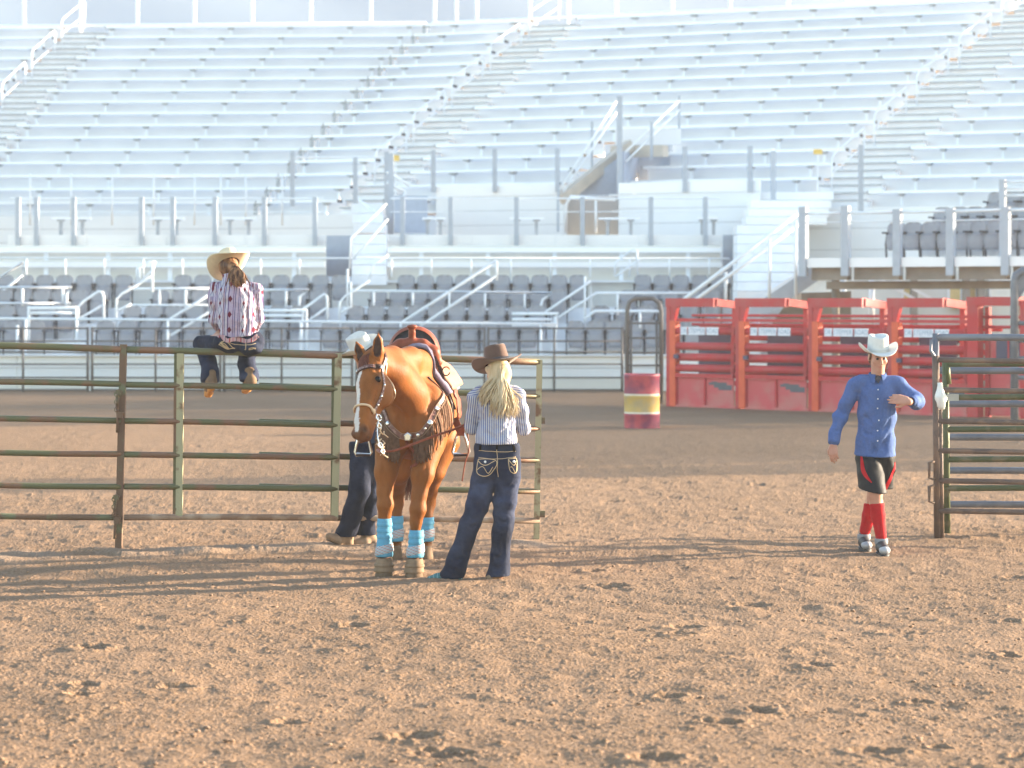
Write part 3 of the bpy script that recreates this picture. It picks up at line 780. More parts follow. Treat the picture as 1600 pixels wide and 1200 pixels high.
# service building under and behind the deck
t = thing('service_building', 'beige block building with daylight-toned openings under the raised deck', 'building', W(1450, 480, 63.5))
m = MB(); m.box((W(1225, 0, 63.5).x, 63.5, -0.1), (W(2000, 0, 63.5).x, 63.8, 2.9)); obj('wall', m, M['beige'], t)
mw = mat('daylight_yellow', (0.78, 0.60, 0.26), 0.4, 0.0, 0.1)  # yellow of light through the openings is put into the colour
mp = mat('daylight_pale', (0.86, 0.84, 0.76), 0.5, 0.0, 0.05)  # daylight in the gaps is put into this pale colour
for a, b, y0, y1, mm in ((1484, 1500, 448, 478, mw), (1510, 1524, 448, 478, mw), (1412, 1430, 448, 470, mw), (1548, 1592, 440, 466, mp), (1252, 1300, 437, 456, mp)):
    w = MB(); w.box((W(a, 0, 63.4).x, 63.40, zof(y1, 63.4)), (W(b, 0, 63.4).x, 63.494, zof(y0, 63.4))); w_o = obj('window', w, mm, t)  # coloured pane stands for an opening with daylight behind it
    fr = MB()
    x0, x1, z0, z1 = W(a, 0, 63.4).x, W(b, 0, 63.4).x, zof(y1, 63.4), zof(y0, 63.4)
    for q in ((x0 - 0.05, x0, z0, z1), (x1, x1 + 0.05, z0, z1), (x0 - 0.05, x1 + 0.05, z1, z1 + 0.05), (x0 - 0.05, x1 + 0.05, z0 - 0.05, z0)):
        fr.box((q[0], 63.36, q[2]), (q[1], 63.49, q[3]))
    obj('frame', fr, M['fascia'], w_o)
for px in (1430, 1512, 1535):
    m = MB(); m.box((W(px - 5, 0, 63).x, 63.1, -0.1), (W(px + 5, 0, 63).x, 63.35, 2.85)); obj('pilaster', m, M['brownsteel'], t)
for a, b in (((1375, 436), (1440, 474)), ((1400, 436), (1468, 474))):
    m = MB(); m.beam(W(*a, 61.5), W(*b, 61.5), 0.1, 0.07); obj('brace', m, M['fascia'], t)
for px in (1362, 1318):
    m = MB(); m.pipe(W(px, 436, 61.5), W(px, 520, 61.5), 0.07, 8); obj('downpipe', m, M['fascia'], t, True)
t = thing('access_stair', 'sloping grey steel access stair with white edge under the raised deck', 'stairs', W(1225, 480, 58.5))
for w, off, mm in ((0.35, 0, 'greypost'), (0.10, -15, 'fascia'), (0.05, -7, 'bench')):
    m = MB(); m.beam(W(1168, 497 + off, 58.5 + off * 0.01), W(1272, 427 + off, 58.5 + off * 0.01), 0.5 if off == 0 else 0.1, w); obj('stringer' if off == 0 else 'edge', m, M[mm], t)
m = MB(); m.hexa([W(1196, 520, 59.2), W(1330, 520, 59.2), W(1330, 520, 59.5), W(1196, 520, 59.5), W(1240, 458, 59.2), W(1330, 455, 59.2), W(1330, 455, 59.5), W(1240, 458, 59.5)]); obj('underside', m, M['brownsteel'], t)

# slatted screen added out of view to half-shade the far dirt
t = thing('shade_screen', 'added unseen slatted screen that shades the far arena dirt', 'shade_screen', (33, 57, 0))
for y0_, y1_, h_ in ((41.2, 43.4, 11.8), (43.4, 57.0, 7.3), (57.0, 80.2, 10.4)):
    m = MB(); m.box((33.06, y0_ + 0.01, 0), (33.2, y0_ + 0.21, h_)); pm_ = obj('frame_post', m, M['greypost'], t)
    base_ = None; n_ = int((y1_ - y0_) / 0.40)
    for i_ in range(n_):
        yy_ = y0_ + 0.40 * i_
        if base_ is None:
            m = MB(); m.box((33.0, yy_, 0), (33.05, yy_ + 0.25, h_)); base_ = obj('slat', m, M['tan'], t)
        else:
            c_ = base_.copy(); COL.objects.link(c_); c_.parent = t; c_.location = base_.location + Vector((0, 0.40 * i_, 0))
# added backdrop behind the stands, its flat blue standing in for pale sky
mh_ = mat('sky_tone_blue', (0.20, 0.285, 0.36), 0.9, 0, 0.04, 0.03, detail=8)
n_, m_ = 60, 14; vs_ = []
for j_ in range(m_):
    for i_ in range(n_):
        f_ = j_ / (m_ - 1); x_ = -104 + 208 * i_ / (n_ - 1)
        vs_.append((x_, 215 + 125 * f_, -0.6 + 48 * min(1, f_ * 1.15) ** 0.8 + f_ * (1.0 * math.sin(x_ * 0.05 + 1) + 0.5 * math.sin(x_ * 0.17 + j_))))
mb_ = MB(); mb_.add(vs_, [(j_ * n_ + i_, j_ * n_ + i_ + 1, (j_ + 1) * n_ + i_ + 1, (j_ + 1) * n_ + i_) for j_ in range(m_ - 1) for i_ in range(n_ - 1)])
obj('sky_backdrop', mb_, mh_, smooth=True, kind='structure')
# air
hz_ = MB(); hz_.box((-112, -30, -1.2), (112, 352, 54))
mhz = bpy.data.materials.new('dusty_air'); mhz.use_nodes = True
nt = mhz.node_tree; nt.nodes.remove(nt.nodes['Principled BSDF'])
pv = nt.nodes.new('ShaderNodeVolumePrincipled'); pv.inputs['Color'].default_value = (0.93, 0.96, 1.0, 1); pv.inputs['Density'].default_value = HAZE_DENS; pv.inputs['Anisotropy'].default_value = 0.2
nt.links.new(pv.outputs['Volume'], nt.nodes['Material Output'].inputs['Volume'])
obj('haze', hz_, mhz, kind='stuff', label='pale sunlit dusty air filling the arena and stands', cat='haze')
# ---------------------------------------------------------------- far pipe fence
def far_panel(p0, p1, pm, label):
    d = 58.9
    t = thing('far_pipe_fence', label, 'fence', W((p0 + p1) / 2, 612, d), 'dark pipe fence panels along the far side of the arena')
    for y in (513, 533, 550, 569, 590, 609):
        m = MB(); m.pipe(W(p0, y, d), W(p1, y, d), 0.021, 6); obj('rail', m, M['farpipe'], t, True)
    for px in (p0, pm, p1):
        m = MB(); m.pipe(W(px, 511, d), V(W(px, 0, d).x, d, -0.03), 0.034 if px != pm else 0.028, 6); obj('post', m, M['farpipe'], t, True)
for i, (a, b, c, l) in enumerate(((-66, 137, 36, 'dark pipe fence panel at the far left edge'), (144, 344, 243, 'dark pipe fence panel below and left of the sitting cowgirl'), (350, 550, 440, 'dark pipe fence panel between the sitting cowgirl and the horse'),
                     (557, 757, 656, 'dark pipe fence panel behind the horse and saddle'), (763, 972, 866, 'dark pipe fence panel right of the blonde woman'))):
    far_panel(a, b, c, l)
# black arched gate
t = thing('arch_gate', 'tall black arched pipe gate beside the first red chute', 'gate', W(1006, 625, 52.0))
d = 52.0; zb = -0.03
m = MB(); m.sweep([V(W(980, 0, d).x, d, zb), W(980, 485, d), W(983, 472, d), W(992, 466, d), W(1020, 466, d), W(1030, 473, d), W(1033, 487, d), V(W(1033, 0, d).x, d, zb)], 0.045, 8); obj('arch', m, M['farpipe'], t, True)
m = MB(); m.sweep([V(W(986, 0, d).x, d, 0.1), W(986, 500, d)], 0.03, 6); obj('inner_post', m, M['farpipe'], t, True)
m = MB(); m.sweep([V(W(1026, 0, d).x, d, 0.1), W(1026, 500, d)], 0.03, 6); obj('inner_post', m, M['farpipe'], t, True)
for y in (505, 528, 551, 571, 590, 608):
    m = MB(); m.pipe(W(982, y, d), W(1031, y, d), 0.022, 6); obj('rail', m, M['farpipe'], t, True)
# barrel
t = thing('barrel', 'red and yellow banded steel barrel standing in front of the arch gate', 'barrel', W(1003, 668, GD(668)))
bp = W(1003, 668, GD(668)); bp.z = 0
RB = 0.292
def band(name, z0, z1, m, rib=True):
    mb = MB(); zs = [z0, z0 + 0.012] + ([z1 - 0.03, z1 - 0.016, z1] if rib else [z1])
    rr = [RB, RB] + ([RB, RB + 0.012, RB + 0.003] if rib else [RB])
    mb.loft([[(bp.x + r * math.cos(2 * math.pi * j / 32), bp.y + r * math.sin(2 * math.pi * j / 32), z) for j in range(32)] for z, r in zip(zs, rr)], True)
    return obj(name, mb, m, t, True)
mred = mat('faded_barrel_red', (0.46, 0.06, 0.08), 0.5, 0.0, col2=(0.22, 0.03, 0.075), scale=3.2, lo=0.42, hi=0.58)
myel = mat('faded_barrel_yellow', (0.55, 0.36, 0.10), 0.45, 0.0, col2=(0.45, 0.33, 0.16), scale=5)
mwht = mat('barrel_white_line', (0.7, 0.62, 0.5), 0.5)
band('red_band', -0.02, 0.235, mred); band('white_line', 0.2355, 0.262, mwht, False); band('yellow_band', 0.2625, 0.535, myel)
band('white_line', 0.5355, 0.56, mwht, False); band('red_band', 0.5605, 0.872, mred)
mb = MB(); mb.loft([[(bp.x + r * math.cos(2 * math.pi * j / 32), bp.y + r * math.sin(2 * math.pi * j / 32), z) for j in range(32)] for r, z in ((RB + 0.003, 0.872), (RB + 0.01, 0.885), (RB - 0.01, 0.885), (RB - 0.015, 0.86), (0.001, 0.86))], True)
obj('lid', mb, mred, t, True)

# ---------------------------------------------------------------- near fence: rusty green pipe panels
mgreen = mat('chipped_green_paint', (0.128, 0.125, 0.062), 0.5, 0.1, col2=(0.21, 0.115, 0.07), scale=3.2, lo=0.50, hi=0.60, bump=0.25, bscale=70, detail=8, spec=0.2)
mrust = mat('rust_brown_pipe', (0.165, 0.100, 0.064), 0.7, 0.1, col2=(0.16, 0.16, 0.09), scale=4.0, lo=0.53, hi=0.62, bump=0.3, bscale=80, detail=8, spec=0.2)
mtan = mat('sunlit_worn_green', (0.37, 0.335, 0.205), 0.5, 0.1, col2=(0.18, 0.10, 0.055), scale=9, lo=0.55, hi=0.66, bump=0.2, bscale=60, detail=8, spec=0.2)  # pale tone paints the uprights' sunlit face; rust patches are wear
mdust = mat('dusty_bottom_rail', (0.24, 0.15, 0.10), 0.8, 0.0, col2=(0.38, 0.28, 0.20), scale=5, bump=0.3, spec=0.2)
RAILR = 0.0255
def fence_d(px):      # depth of the fence line seen at px
    q = (px - 800) / FPX
    t = (FENCE_B - FENCE_A)
    s = (q * FENCE_A.y - FENCE_A.x) / (t.x - q * t.y)
    return FENCE_A.y + t.y * s
def rail_path(p0, p1, y0, y1, dd=0.0, sag=1.2):
    out = []
    for i in range(9):
        f = i / 8
        px = p0 + (p1 - p0) * f
        out.append(W(px, y0 + (y1 - y0) * f + sag * math.sin(f * math.pi) * math.sin(y0), fence_d(px) + dd))
    return out
def fence_panel(label, p0, p1, ys0, ys1, posts, dd=0.0, mats=None, name='pipe_fence'):
    t = thing(name, label, 'fence panel', W((p0 + p1) / 2, 860, fence_d((p0 + p1) / 2) + dd), 'rusty green pipe panels of the near fence')
    for i, (a, b) in enumerate(zip(ys0, ys1)):
        mb = MB(); mb.sweep(rail_path(p0, p1, a, b, dd), RAILR * (1.12 if i == 0 else 1.0), 10)
        obj('rail', mb, mats[i] if mats else mgreen, t, True)
    for (xa, ya, xb, yb, w, mm) in posts:
        d = fence_d(xa) + dd
        a, b = W(xa, ya, d), W(xb, yb, d)
        mb = MB(); mb.beam(a, b, w, w * 0.9, (0, 1, 0)); obj('post', mb, mm, t)
    return t
Y0 = [540, 597, 655, 707, 758, 806]
t1 = fence_panel('rusty green pipe panel running off the left edge', -70, 189, [539, 596, 653, 705, 756, 805], [546, 600, 657.5, 709.5, 760.5, 808.5], [(193, 538, 185, 869, 0.056, mrust)], 0.0, [mgreen, mgreen, mgreen, mgreen, mgreen, mrust])
t2 = fence_panel('rusty green pipe panel under the sitting cowgirl', 194, 527, [546, 601, 657.5, 710, 760, 808.5], [556, 608, 664.5, 715, 764, 809], [(282, 552, 280, 806, 0.056, mtan), (529, 552, 523, 811, 0.058, mtan)], 0.0, [mgreen, mgreen, mgreen, mgreen, mgreen, mdust])
for px in (282, 528):      # added dark strip: the shaded side of each upright
    d = fence_d(px)
    mb = MB(); mb.beam(W(px - 7, 553, d + 0.02), W(px - 9, 806, d + 0.02), 0.025, 0.06, (0, 1, 0)); obj('post', mb, mgreen, t2)
t3 = fence_panel('rusty green pipe panel behind the horse and the blonde woman', 405, 843, [550.0, 602.5, 659.0, 710.5, 760.0, 808.5], [566, 619, 670, 719, 768, 814], [(843, 562, 838, 852, 0.052, mtan)], 0.10, [mgreen, mgreen, mgreen, mgreen, mgreen, mdust])
for y in (657, 803):
    mb = MB(); mb.beam(W(846, y - 5, fence_d(846) + 0.1), W(846, y + 5, fence_d(846) + 0.1), 0.06, 0.05, (0, 1, 0)); obj('hinge_lug', mb, mrust, t3)
# hanging latch chains on the left post
for lab, x0, ya, yb in (('rusty latch rod and chain hanging from the upper part of the left fence post', 184, 608, 676), ('rusty chain and pin hanging low on the left fence post', 180, 772, 842)):
    d = fence_d(x0) - 0.04
    t = thing('latch_chain', lab, 'chain', W(x0, ya, d))
    mb = MB(); mb.sweep([W(x0 + 2, ya, d), W(x0 - 1, ya + 24, d), W(x0, yb - 22, d), W(x0 - 1, yb, d)], 0.012, 6); obj('rod', mb, mrust, t, True)
    mb = MB(); mb.beam(W(x0 - 3, ya + 4, d), W(x0 + 6, ya + 6, d), 0.03, 0.035); obj('bracket', mb, mrust, t)
    mb = MB(); mb.beam(W(x0 - 1, (ya + yb) / 2 + 6, d), W(x0 + 8, (ya + yb) / 2 + 7, d), 0.035, 0.05); obj('bracket', mb, mrust, t)
    for i in range(5):
        c = W(x0 - 3 + (i % 2) * 2, ya + 8 + i * 6, d - 0.015)
        pts = [c + V(0.011 * math.cos(q), 0.004 * (i % 2), 0.018 * math.sin(q)) for q in np.linspace(0, 6.283, 9)]
        mb = MB(); mb.sweep(pts, 0.004, 5); obj('link', mb, mrust, t, True)

# ---------------------------------------------------------------- stacked gate panels on the right
mgrey = mat('grey_pipe', (0.15, 0.155, 0.18), 0.45, 0.2, col2=(0.20, 0.20, 0.22), scale=5, spec=0.2)
mbrown = mat('brown_rust_pipe', (0.125, 0.088, 0.07), 0.6, 0.1, col2=(0.20, 0.13, 0.09), scale=6, bump=0.2, spec=0.2)
molive = mat('olive_pipe', (0.085, 0.10, 0.045), 0.5, 0.1, col2=(0.16, 0.14, 0.08), scale=6, lo=0.52, hi=0.62, bump=0.2, spec=0.2)
def gate(label, d0, d1, x0, x1, ys, slope, m, posts, pr, mp=None):
    t = thing('gate_panel', label, 'gate', W((x0 + x1) / 2, 845, (d0 + d1) / 2), 'pipe gate panels stacked at the right edge')
    for y in ys:
        mb = MB(); mb.pipe(W(x0, y, d0), W(x1, y + slope, d1), pr, 10); obj('rail', mb, m, t, True)
    for px, ya, yb, w in posts:
        dd = d0 + (d1 - d0) * (px - x0) / (x1 - x0)
        mb = MB(); mb.pipe(W(px, ya, dd), W(px + 3, yb, dd), w, 10); obj('post', mb, mp or m, t, True)
    return t
g1 = gate('grey pipe gate panel, hindmost and tallest of the stack at the right', 23.1, 22.9, 1463, 1720, (527, 579, 631, 683, 735, 788), 0.5, mgrey, [(1462, 521, 828, 0.03), (1690, 521, 828, 0.03)], 0.031)
mb = MB(); mb.sweep([W(1455, 530, 23.05), W(1454, 548, 23.05), W(1464, 562, 23.0)], 0.014, 6); obj('latch_loop', mb, mgrey, g1, True)
g2 = gate('olive green pipe gate panel in the middle of the stack at the right', 22.75, 22.4, 1477, 1720, (569, 621, 671, 718, 763), -1.5, molive, [(1477, 566, 838, 0.03), (1478, 566, 600, 0.032)], 0.027)
g3 = gate('brown rusty pipe gate panel, nearest of the stack at the right', 22.35, 21.9, 1463, 1720, (562, 609, 658, 704, 751, 798), 4.5, mbrown, [(1462, 556, 843, 0.032), (1469, 640, 842, 0.02)], 0.024)
for y in (735, 772):
    mb = MB(); mb.sweep([W(1460, y - 14, 22.3), W(1452, y - 12, 22.3), W(1452, y + 12, 22.3), W(1460, y + 14, 22.3)], 0.010, 6); obj('hasp', mb, mbrown, g3, True)
mb = MB(); mb.beam(W(1480, 621, 22.66), W(1498, 621, 22.66), 0.012, 0.06); obj('number_tag', mb, mat('pale_tag', (0.42, 0.42, 0.36), 0.5), g2)
# white plastic bag tied on the gate
mb = MB(); rings = []
for i in range(9):
    f = i / 8; z = zof(598 + 42 * f, 22.2)
    r = 0.018 + 0.022 * math.sin(f * 3.0) ** 2 + (0.008 if 0.4 < f < 0.9 else 0)
    rings.append([(W(1469 + 3 * f, 0, 22.2).x + r * (1 + 0.22 * math.sin(3 * j + i * 1.7)) * math.cos(2 * math.pi * j / 14), 22.22 + 0.8 * r * (1 + 0.2 * math.cos(2 * j + i)) * math.sin(2 * math.pi * j / 14), z) for j in range(14)])
mb.loft(rings, True, True, True)
obj('plastic_bag', mb, mat('white_plastic', (0.78, 0.78, 0.70), 0.35, bump=0.4, bscale=30), None, True, origin=W(1470, 640, 22.2), label='crumpled white plastic bag tied to the stacked gates at the right', cat='bag')
# tall grey arch frame at the right edge
d = 44.0
t = thing('arch_gate', 'tall dark grey arched steel frame at the right edge behind the gates', 'gate', W(1625, 660, d))
m = MB(); m.sweep([V(W(1585, 0, d).x, d, -0.03), W(1585, 442, d), W(1588, 430, d), W(1597, 424, d), W(1660, 424, d), W(1668, 430, d), V(W(1672, 0, d).x, d, -0.03)], 0.07, 8); obj('arch', m, mgrey, t, True)
m = MB(); m.hexa([W(1588, 470, d - 0.02), W(1590, 470, d - 0.02), W(1590, 470, d + 0.02), W(1588, 470, d + 0.02), W(1588, 430, d - 0.02), W(1618, 428, d - 0.02), W(1618, 428, d + 0.02), W(1588, 430, d + 0.02)]); obj('gusset', m, mgrey, t)
for y in (505, 532, 560, 590, 620):
    m = MB(); m.pipe(W(1586, y, d), W(1670, y, d), 0.04, 6); obj('rail', m, mgrey, t, True)

# ---------------------------------------------------------------- red bucking chutes
CHA, CHB = W(1042, 0, 50.7), W(1600, 0, 45.4)
CHA.z = CHB.z = 0
ch_t = (CHB - CHA).normalized(); ch_n = V(-ch_t.y, ch_t.x, 0)
def CH(a, b, z): return CHA + ch_t * a + ch_n * b + V(0, 0, z)
def cha(px):
    q = (px - 800) / FPX
    return (q * CHA.y - CHA.x) / (ch_t.x - q * ch_t.y)
def cb(mb, a0, a1, b0, b1, z0, z1):
    return mb.hexa([CH(a0, b0, z0), CH(a1, b0, z0), CH(a1, b1, z0), CH(a0, b1, z0), CH(a0, b0, z1), CH(a1, b0, z1), CH(a1, b1, z1), CH(a0, b1, z1)])
mchr = mat('chute_red_paint', (0.50, 0.028, 0.036), 0.42, 0.0, col2=(0.44, 0.062, 0.064), scale=3.0, lo=0.4, hi=0.65, bump=0.08, spec=0.2)
mchd = mat('dusty_red_panel', (0.56, 0.090, 0.095), 0.6, 0.0, col2=(0.50, 0.17, 0.15), scale=2.2, lo=0.42, hi=0.68, spec=0.2)
mcho = mat('orange_red_post', (0.68, 0.105, 0.045), 0.45, 0.0, 0.1, spec=0.2)
mnavy = mat('navy_inner_panel', (0.085, 0.08, 0.125), 0.5, spec=0.2)
mlet = mat('sign_letter_grey_blue', (0.30, 0.36, 0.46), 0.5)
mplate = mat('white_sign_plate', (0.74, 0.74, 0.80), 0.4, 0, 0.03)
mslate = mat('slate_emblem', (0.07, 0.07, 0.09), 0.5)
def text_mesh(s, size, mat4, ext=0.002):
    cu = bpy.data.curves.new('lettering', 'FONT'); cu.body = s; cu.size = size; cu.align_x = 'CENTER'; cu.align_y = 'CENTER'; cu.extrude = ext; cu.resolution_u = 2
    o = bpy.data.objects.new('lettering', cu); COL.objects.link(o)
    dg = bpy.context.evaluated_depsgraph_get()
    me = bpy.data.meshes.new_from_object(o.evaluated_get(dg))
    bpy.data.objects.remove(o, do_unlink=True); bpy.data.curves.remove(cu)
    me.transform(mat4)
    return me
ROTC = Matrix.Rotation(math.atan2(ch_t.y, ch_t.x), 4, 'Z') @ Matrix.Rotation(math.radians(90), 4, 'X')
cps = [1047, 1155, 1269, 1393, 1520]
CHL = ['leftmost of the four', 'second from the left of the four', 'third from the left, behind the hat of the man in blue', 'rightmost of the four, behind the gates']
for i in range(4):
    a0, a1 = cha(cps[i]), cha(cps[i + 1])
    w = a1 - a0
    t = thing('bucking_chute', 'red bucking chute, %s chutes with white sign plates' % CHL[i] if i in (0, 1) else 'red bucking chute, %s' % CHL[i], 'chute', CH((a0 + a1) / 2, 0, 0), 'red bucking chutes in a row')
    m = MB(); cb(m, a0 - 0.05, a0 + 0.045, -0.06, 0.10, 0, 2.08); obj('main_post', m, mchr, t)
    m = MB(); cb(m, a0 + 0.06, a0 + 0.20, -0.10, 0.06, 0.02, 1.70); obj('gate_post', m, mcho, t)
    m = MB(); m.hexa([CH(a0 + 0.05, -0.05, 1.55), CH(a0 + 0.09, -0.05, 1.55), CH(a0 + 0.09, 0.05, 1.55), CH(a0 + 0.05, 0.05, 1.55), CH(a0 + 0.05, -0.05, 2.0), CH(a0 + 0.22, -0.05, 2.0), CH(a0 + 0.22, 0.05, 2.0), CH(a0 + 0.05, 0.05, 2.0)]); obj('gusset', m, mchr, t)
    m = MB(); cb(m, a0 - 0.06, a0 + 0.66 * w, -0.07, 0.09, 1.97, 2.14); obj('head_beam', m, mchr, t)
    m = MB(); m.beam(CH(a0 + 0.64 * w, 0.02, 2.06), CH(a0 + 0.665 * w, 0.75, 2.00), 0.12, 0.14); obj('side_beam', m, mchr, t)
    m = MB(); cb(m, a0 + 0.60 * w, a0 + 0.66 * w, 0.68, 0.78, 0.6, 1.94); obj('rear_post', m, mchr, t)
    m = MB(); cb(m, a0 + 0.71 * w, a0 + 0.77 * w, 0.68, 0.78, 0.6, 1.90); obj('rear_post', m, mchr, t)
    for z0, z1 in ((1.80, 1.83), (1.62, 1.66)):
        m = MB(); m.pipe(CH(a0, 0.72, z0), CH(a1, 0.72, z0), 0.028, 6); obj('rear_rail', m, mchr, t, True)
    m = MB(); cb(m, a0 + 0.20, a1 - 0.06, -0.05, 0.03, 1.68, 1.745); obj('gate_top_bar', m, mchr, t)
    g0, g1 = a0 + 0.205, a1 - 0.09
    for zc, r in ((1.50, 0.072), (1.20, 0.078), (0.985, 0.078), (0.77, 0.078)):
        m = MB(); m.sweep([CH(g0, -0.02, zc), CH(g1, -0.02, zc)], r, 12); obj('gate_rail', m, mchr, t, True)
    m = MB(); m.beam(CH(g1 - 0.015, -0.07, 1.60), CH(g1 - 0.03, -0.07, 0.66), 0.06, 0.05, (0, 1, 0)); obj('latch_bar', m, mchr, t)
    m = MB(); cb(m, a0 + 0.18, a0 + 0.29, -0.125, -0.095, 0.955, 1.035); obj('hinge_block', m, mnavy, t)
    m = MB(); cb(m, g0, g1, -0.09, 0.0, 0.585, 0.665); obj('kick_rail', m, mchr, t)
    hw = (g1 - g0) / 2
    for q in (0, 1):
        m = MB(); cb(m, g0 + q * hw + 0.02, g0 + (q + 1) * hw - 0.02, -0.035, -0.005, 0.05, 0.58); obj('kick_panel', m, mchd, t)
        m = MB(); cb(m, g0 + q * hw - 0.02, g0 + q * hw + 0.015, -0.07, -0.005, 0.03, 0.58); obj('kick_rib', m, mchr, t)
    m = MB(); cb(m, g0, g1 + 0.05, -0.08, 0.0, 0.0, 0.05); obj('sill', m, mchd, t)
    m = MB(); cb(m, a0 + 0.05, a0 + 0.66 * w if i < 2 else a0 + 0.5 * w, 0.86, 0.90, 0.55, 1.52); obj('inner_panel', m, mnavy, t)
    # emblem patch: a stepped silhouette
    e0 = g0 + hw + 0.12 * hw
    m = MB()
    for k, (u0, u1, z0, z1) in enumerate(((0.0, 0.62, 0.45, 0.50), (0.18, 0.80, 0.40, 0.455), (0.33, 0.80, 0.355, 0.405), (0.10, 0.3, 0.478, 0.515))):
        cb(m, e0 + u0 * hw, e0 + u1 * hw, -0.0385 - 0.001 * k, -0.036, z0, z1)
    obj('emblem', m, mslate, t)
    for word, u0, u1 in (('DR', 0.10, 0.21), ('STEPPER', 0.235, 0.53), ('ROAD', 0.555, 0.76)):
        p0, p1 = g0 + u0 * (g1 - g0), g0 + u1 * (g1 - g0)
        m = MB(); cb(m, p0, p1, -0.112, -0.098, 1.425, 1.575); po = obj('sign_plate', m, mplate, t)
        me = text_mesh(word, 0.135, Matrix.Translation(CH((p0 + p1) / 2, -0.114, 1.50)) @ ROTC @ Matrix.Diagonal((0.82 if len(word) > 2 else 0.8, 1, 1, 1)))
        put('lettering', me, mlet, po)
    # rear fence of the pen
    for zc in (0.45, 0.68, 0.92, 1.14, 1.36, 1.58):
        m = MB(); m.sweep([CH(a0, 1.0, zc), CH(a1, 1.0, zc)], 0.055, 8); obj('rear_rail', m, mchr, t, True)
# red end bay with closed door
a0 = cha(1520); t = thing('chute_door_bay', 'solid red chute door with a dark barred window at the right end', 'door', CH(a0 + 0.6, 0, 0))
m = MB(); cb(m, a0 - 0.06, a0 + 0.16, -0.10, 0.10, 0, 2.12); obj('main_post', m, mchr, t)
m = MB(); cb(m, a0 - 0.06, a0 + 1.0, -0.12, 0.12, 2.00, 2.16); obj('head_beam', m, mchr, t)
m = MB(); cb(m, a0 + 0.19, a0 + 0.27, 0.10, 0.2, 0, 1.98); obj('inner_post', m, mchr, t)
dr = MB(); cb(dr, a0 + 0.28, a0 + 1.02, 0.14, 0.19, 0.03, 1.45); dro = obj('door', dr, mchd, t)
m = MB(); cb(m, a0 + 0.40, a0 + 0.92, 0.132, 0.1385, 0.98, 1.40); obj('window', m, mnavy, dro)
m = MB(); cb(m, a0 + 0.64, a0 + 0.67, 0.12, 0.131, 0.98, 1.40); obj('window_bar', m, mchr, dro)
m = MB(); cb(m, a0 + 0.32, a0 + 0.98, 0.115, 0.139, 0.90, 0.955); obj('door_rail', m, mchr, dro)
for zz in (1.62, 1.80):
    m = MB(); m.pipe(CH(a0 + 0.16, 0.1, zz), CH(a0 + 1.1, 0.1, zz), 0.03, 8); obj('top_rail', m, mchr, t, True)
m = MB(); cb(m, a0 + 1.02, a0 + 1.16, -0.10, 0.12, 0, 2.1); obj('main_post', m, mchr, t)
for q in range(5):
    m = MB(); m.sweep([CH(a0 + 1.16, 0, 0.3 + 0.32 * q), CH(a0 + 3.0, 0, 0.3 + 0.32 * q)], 0.05, 8); obj('side_rail', m, mchr, t, True)
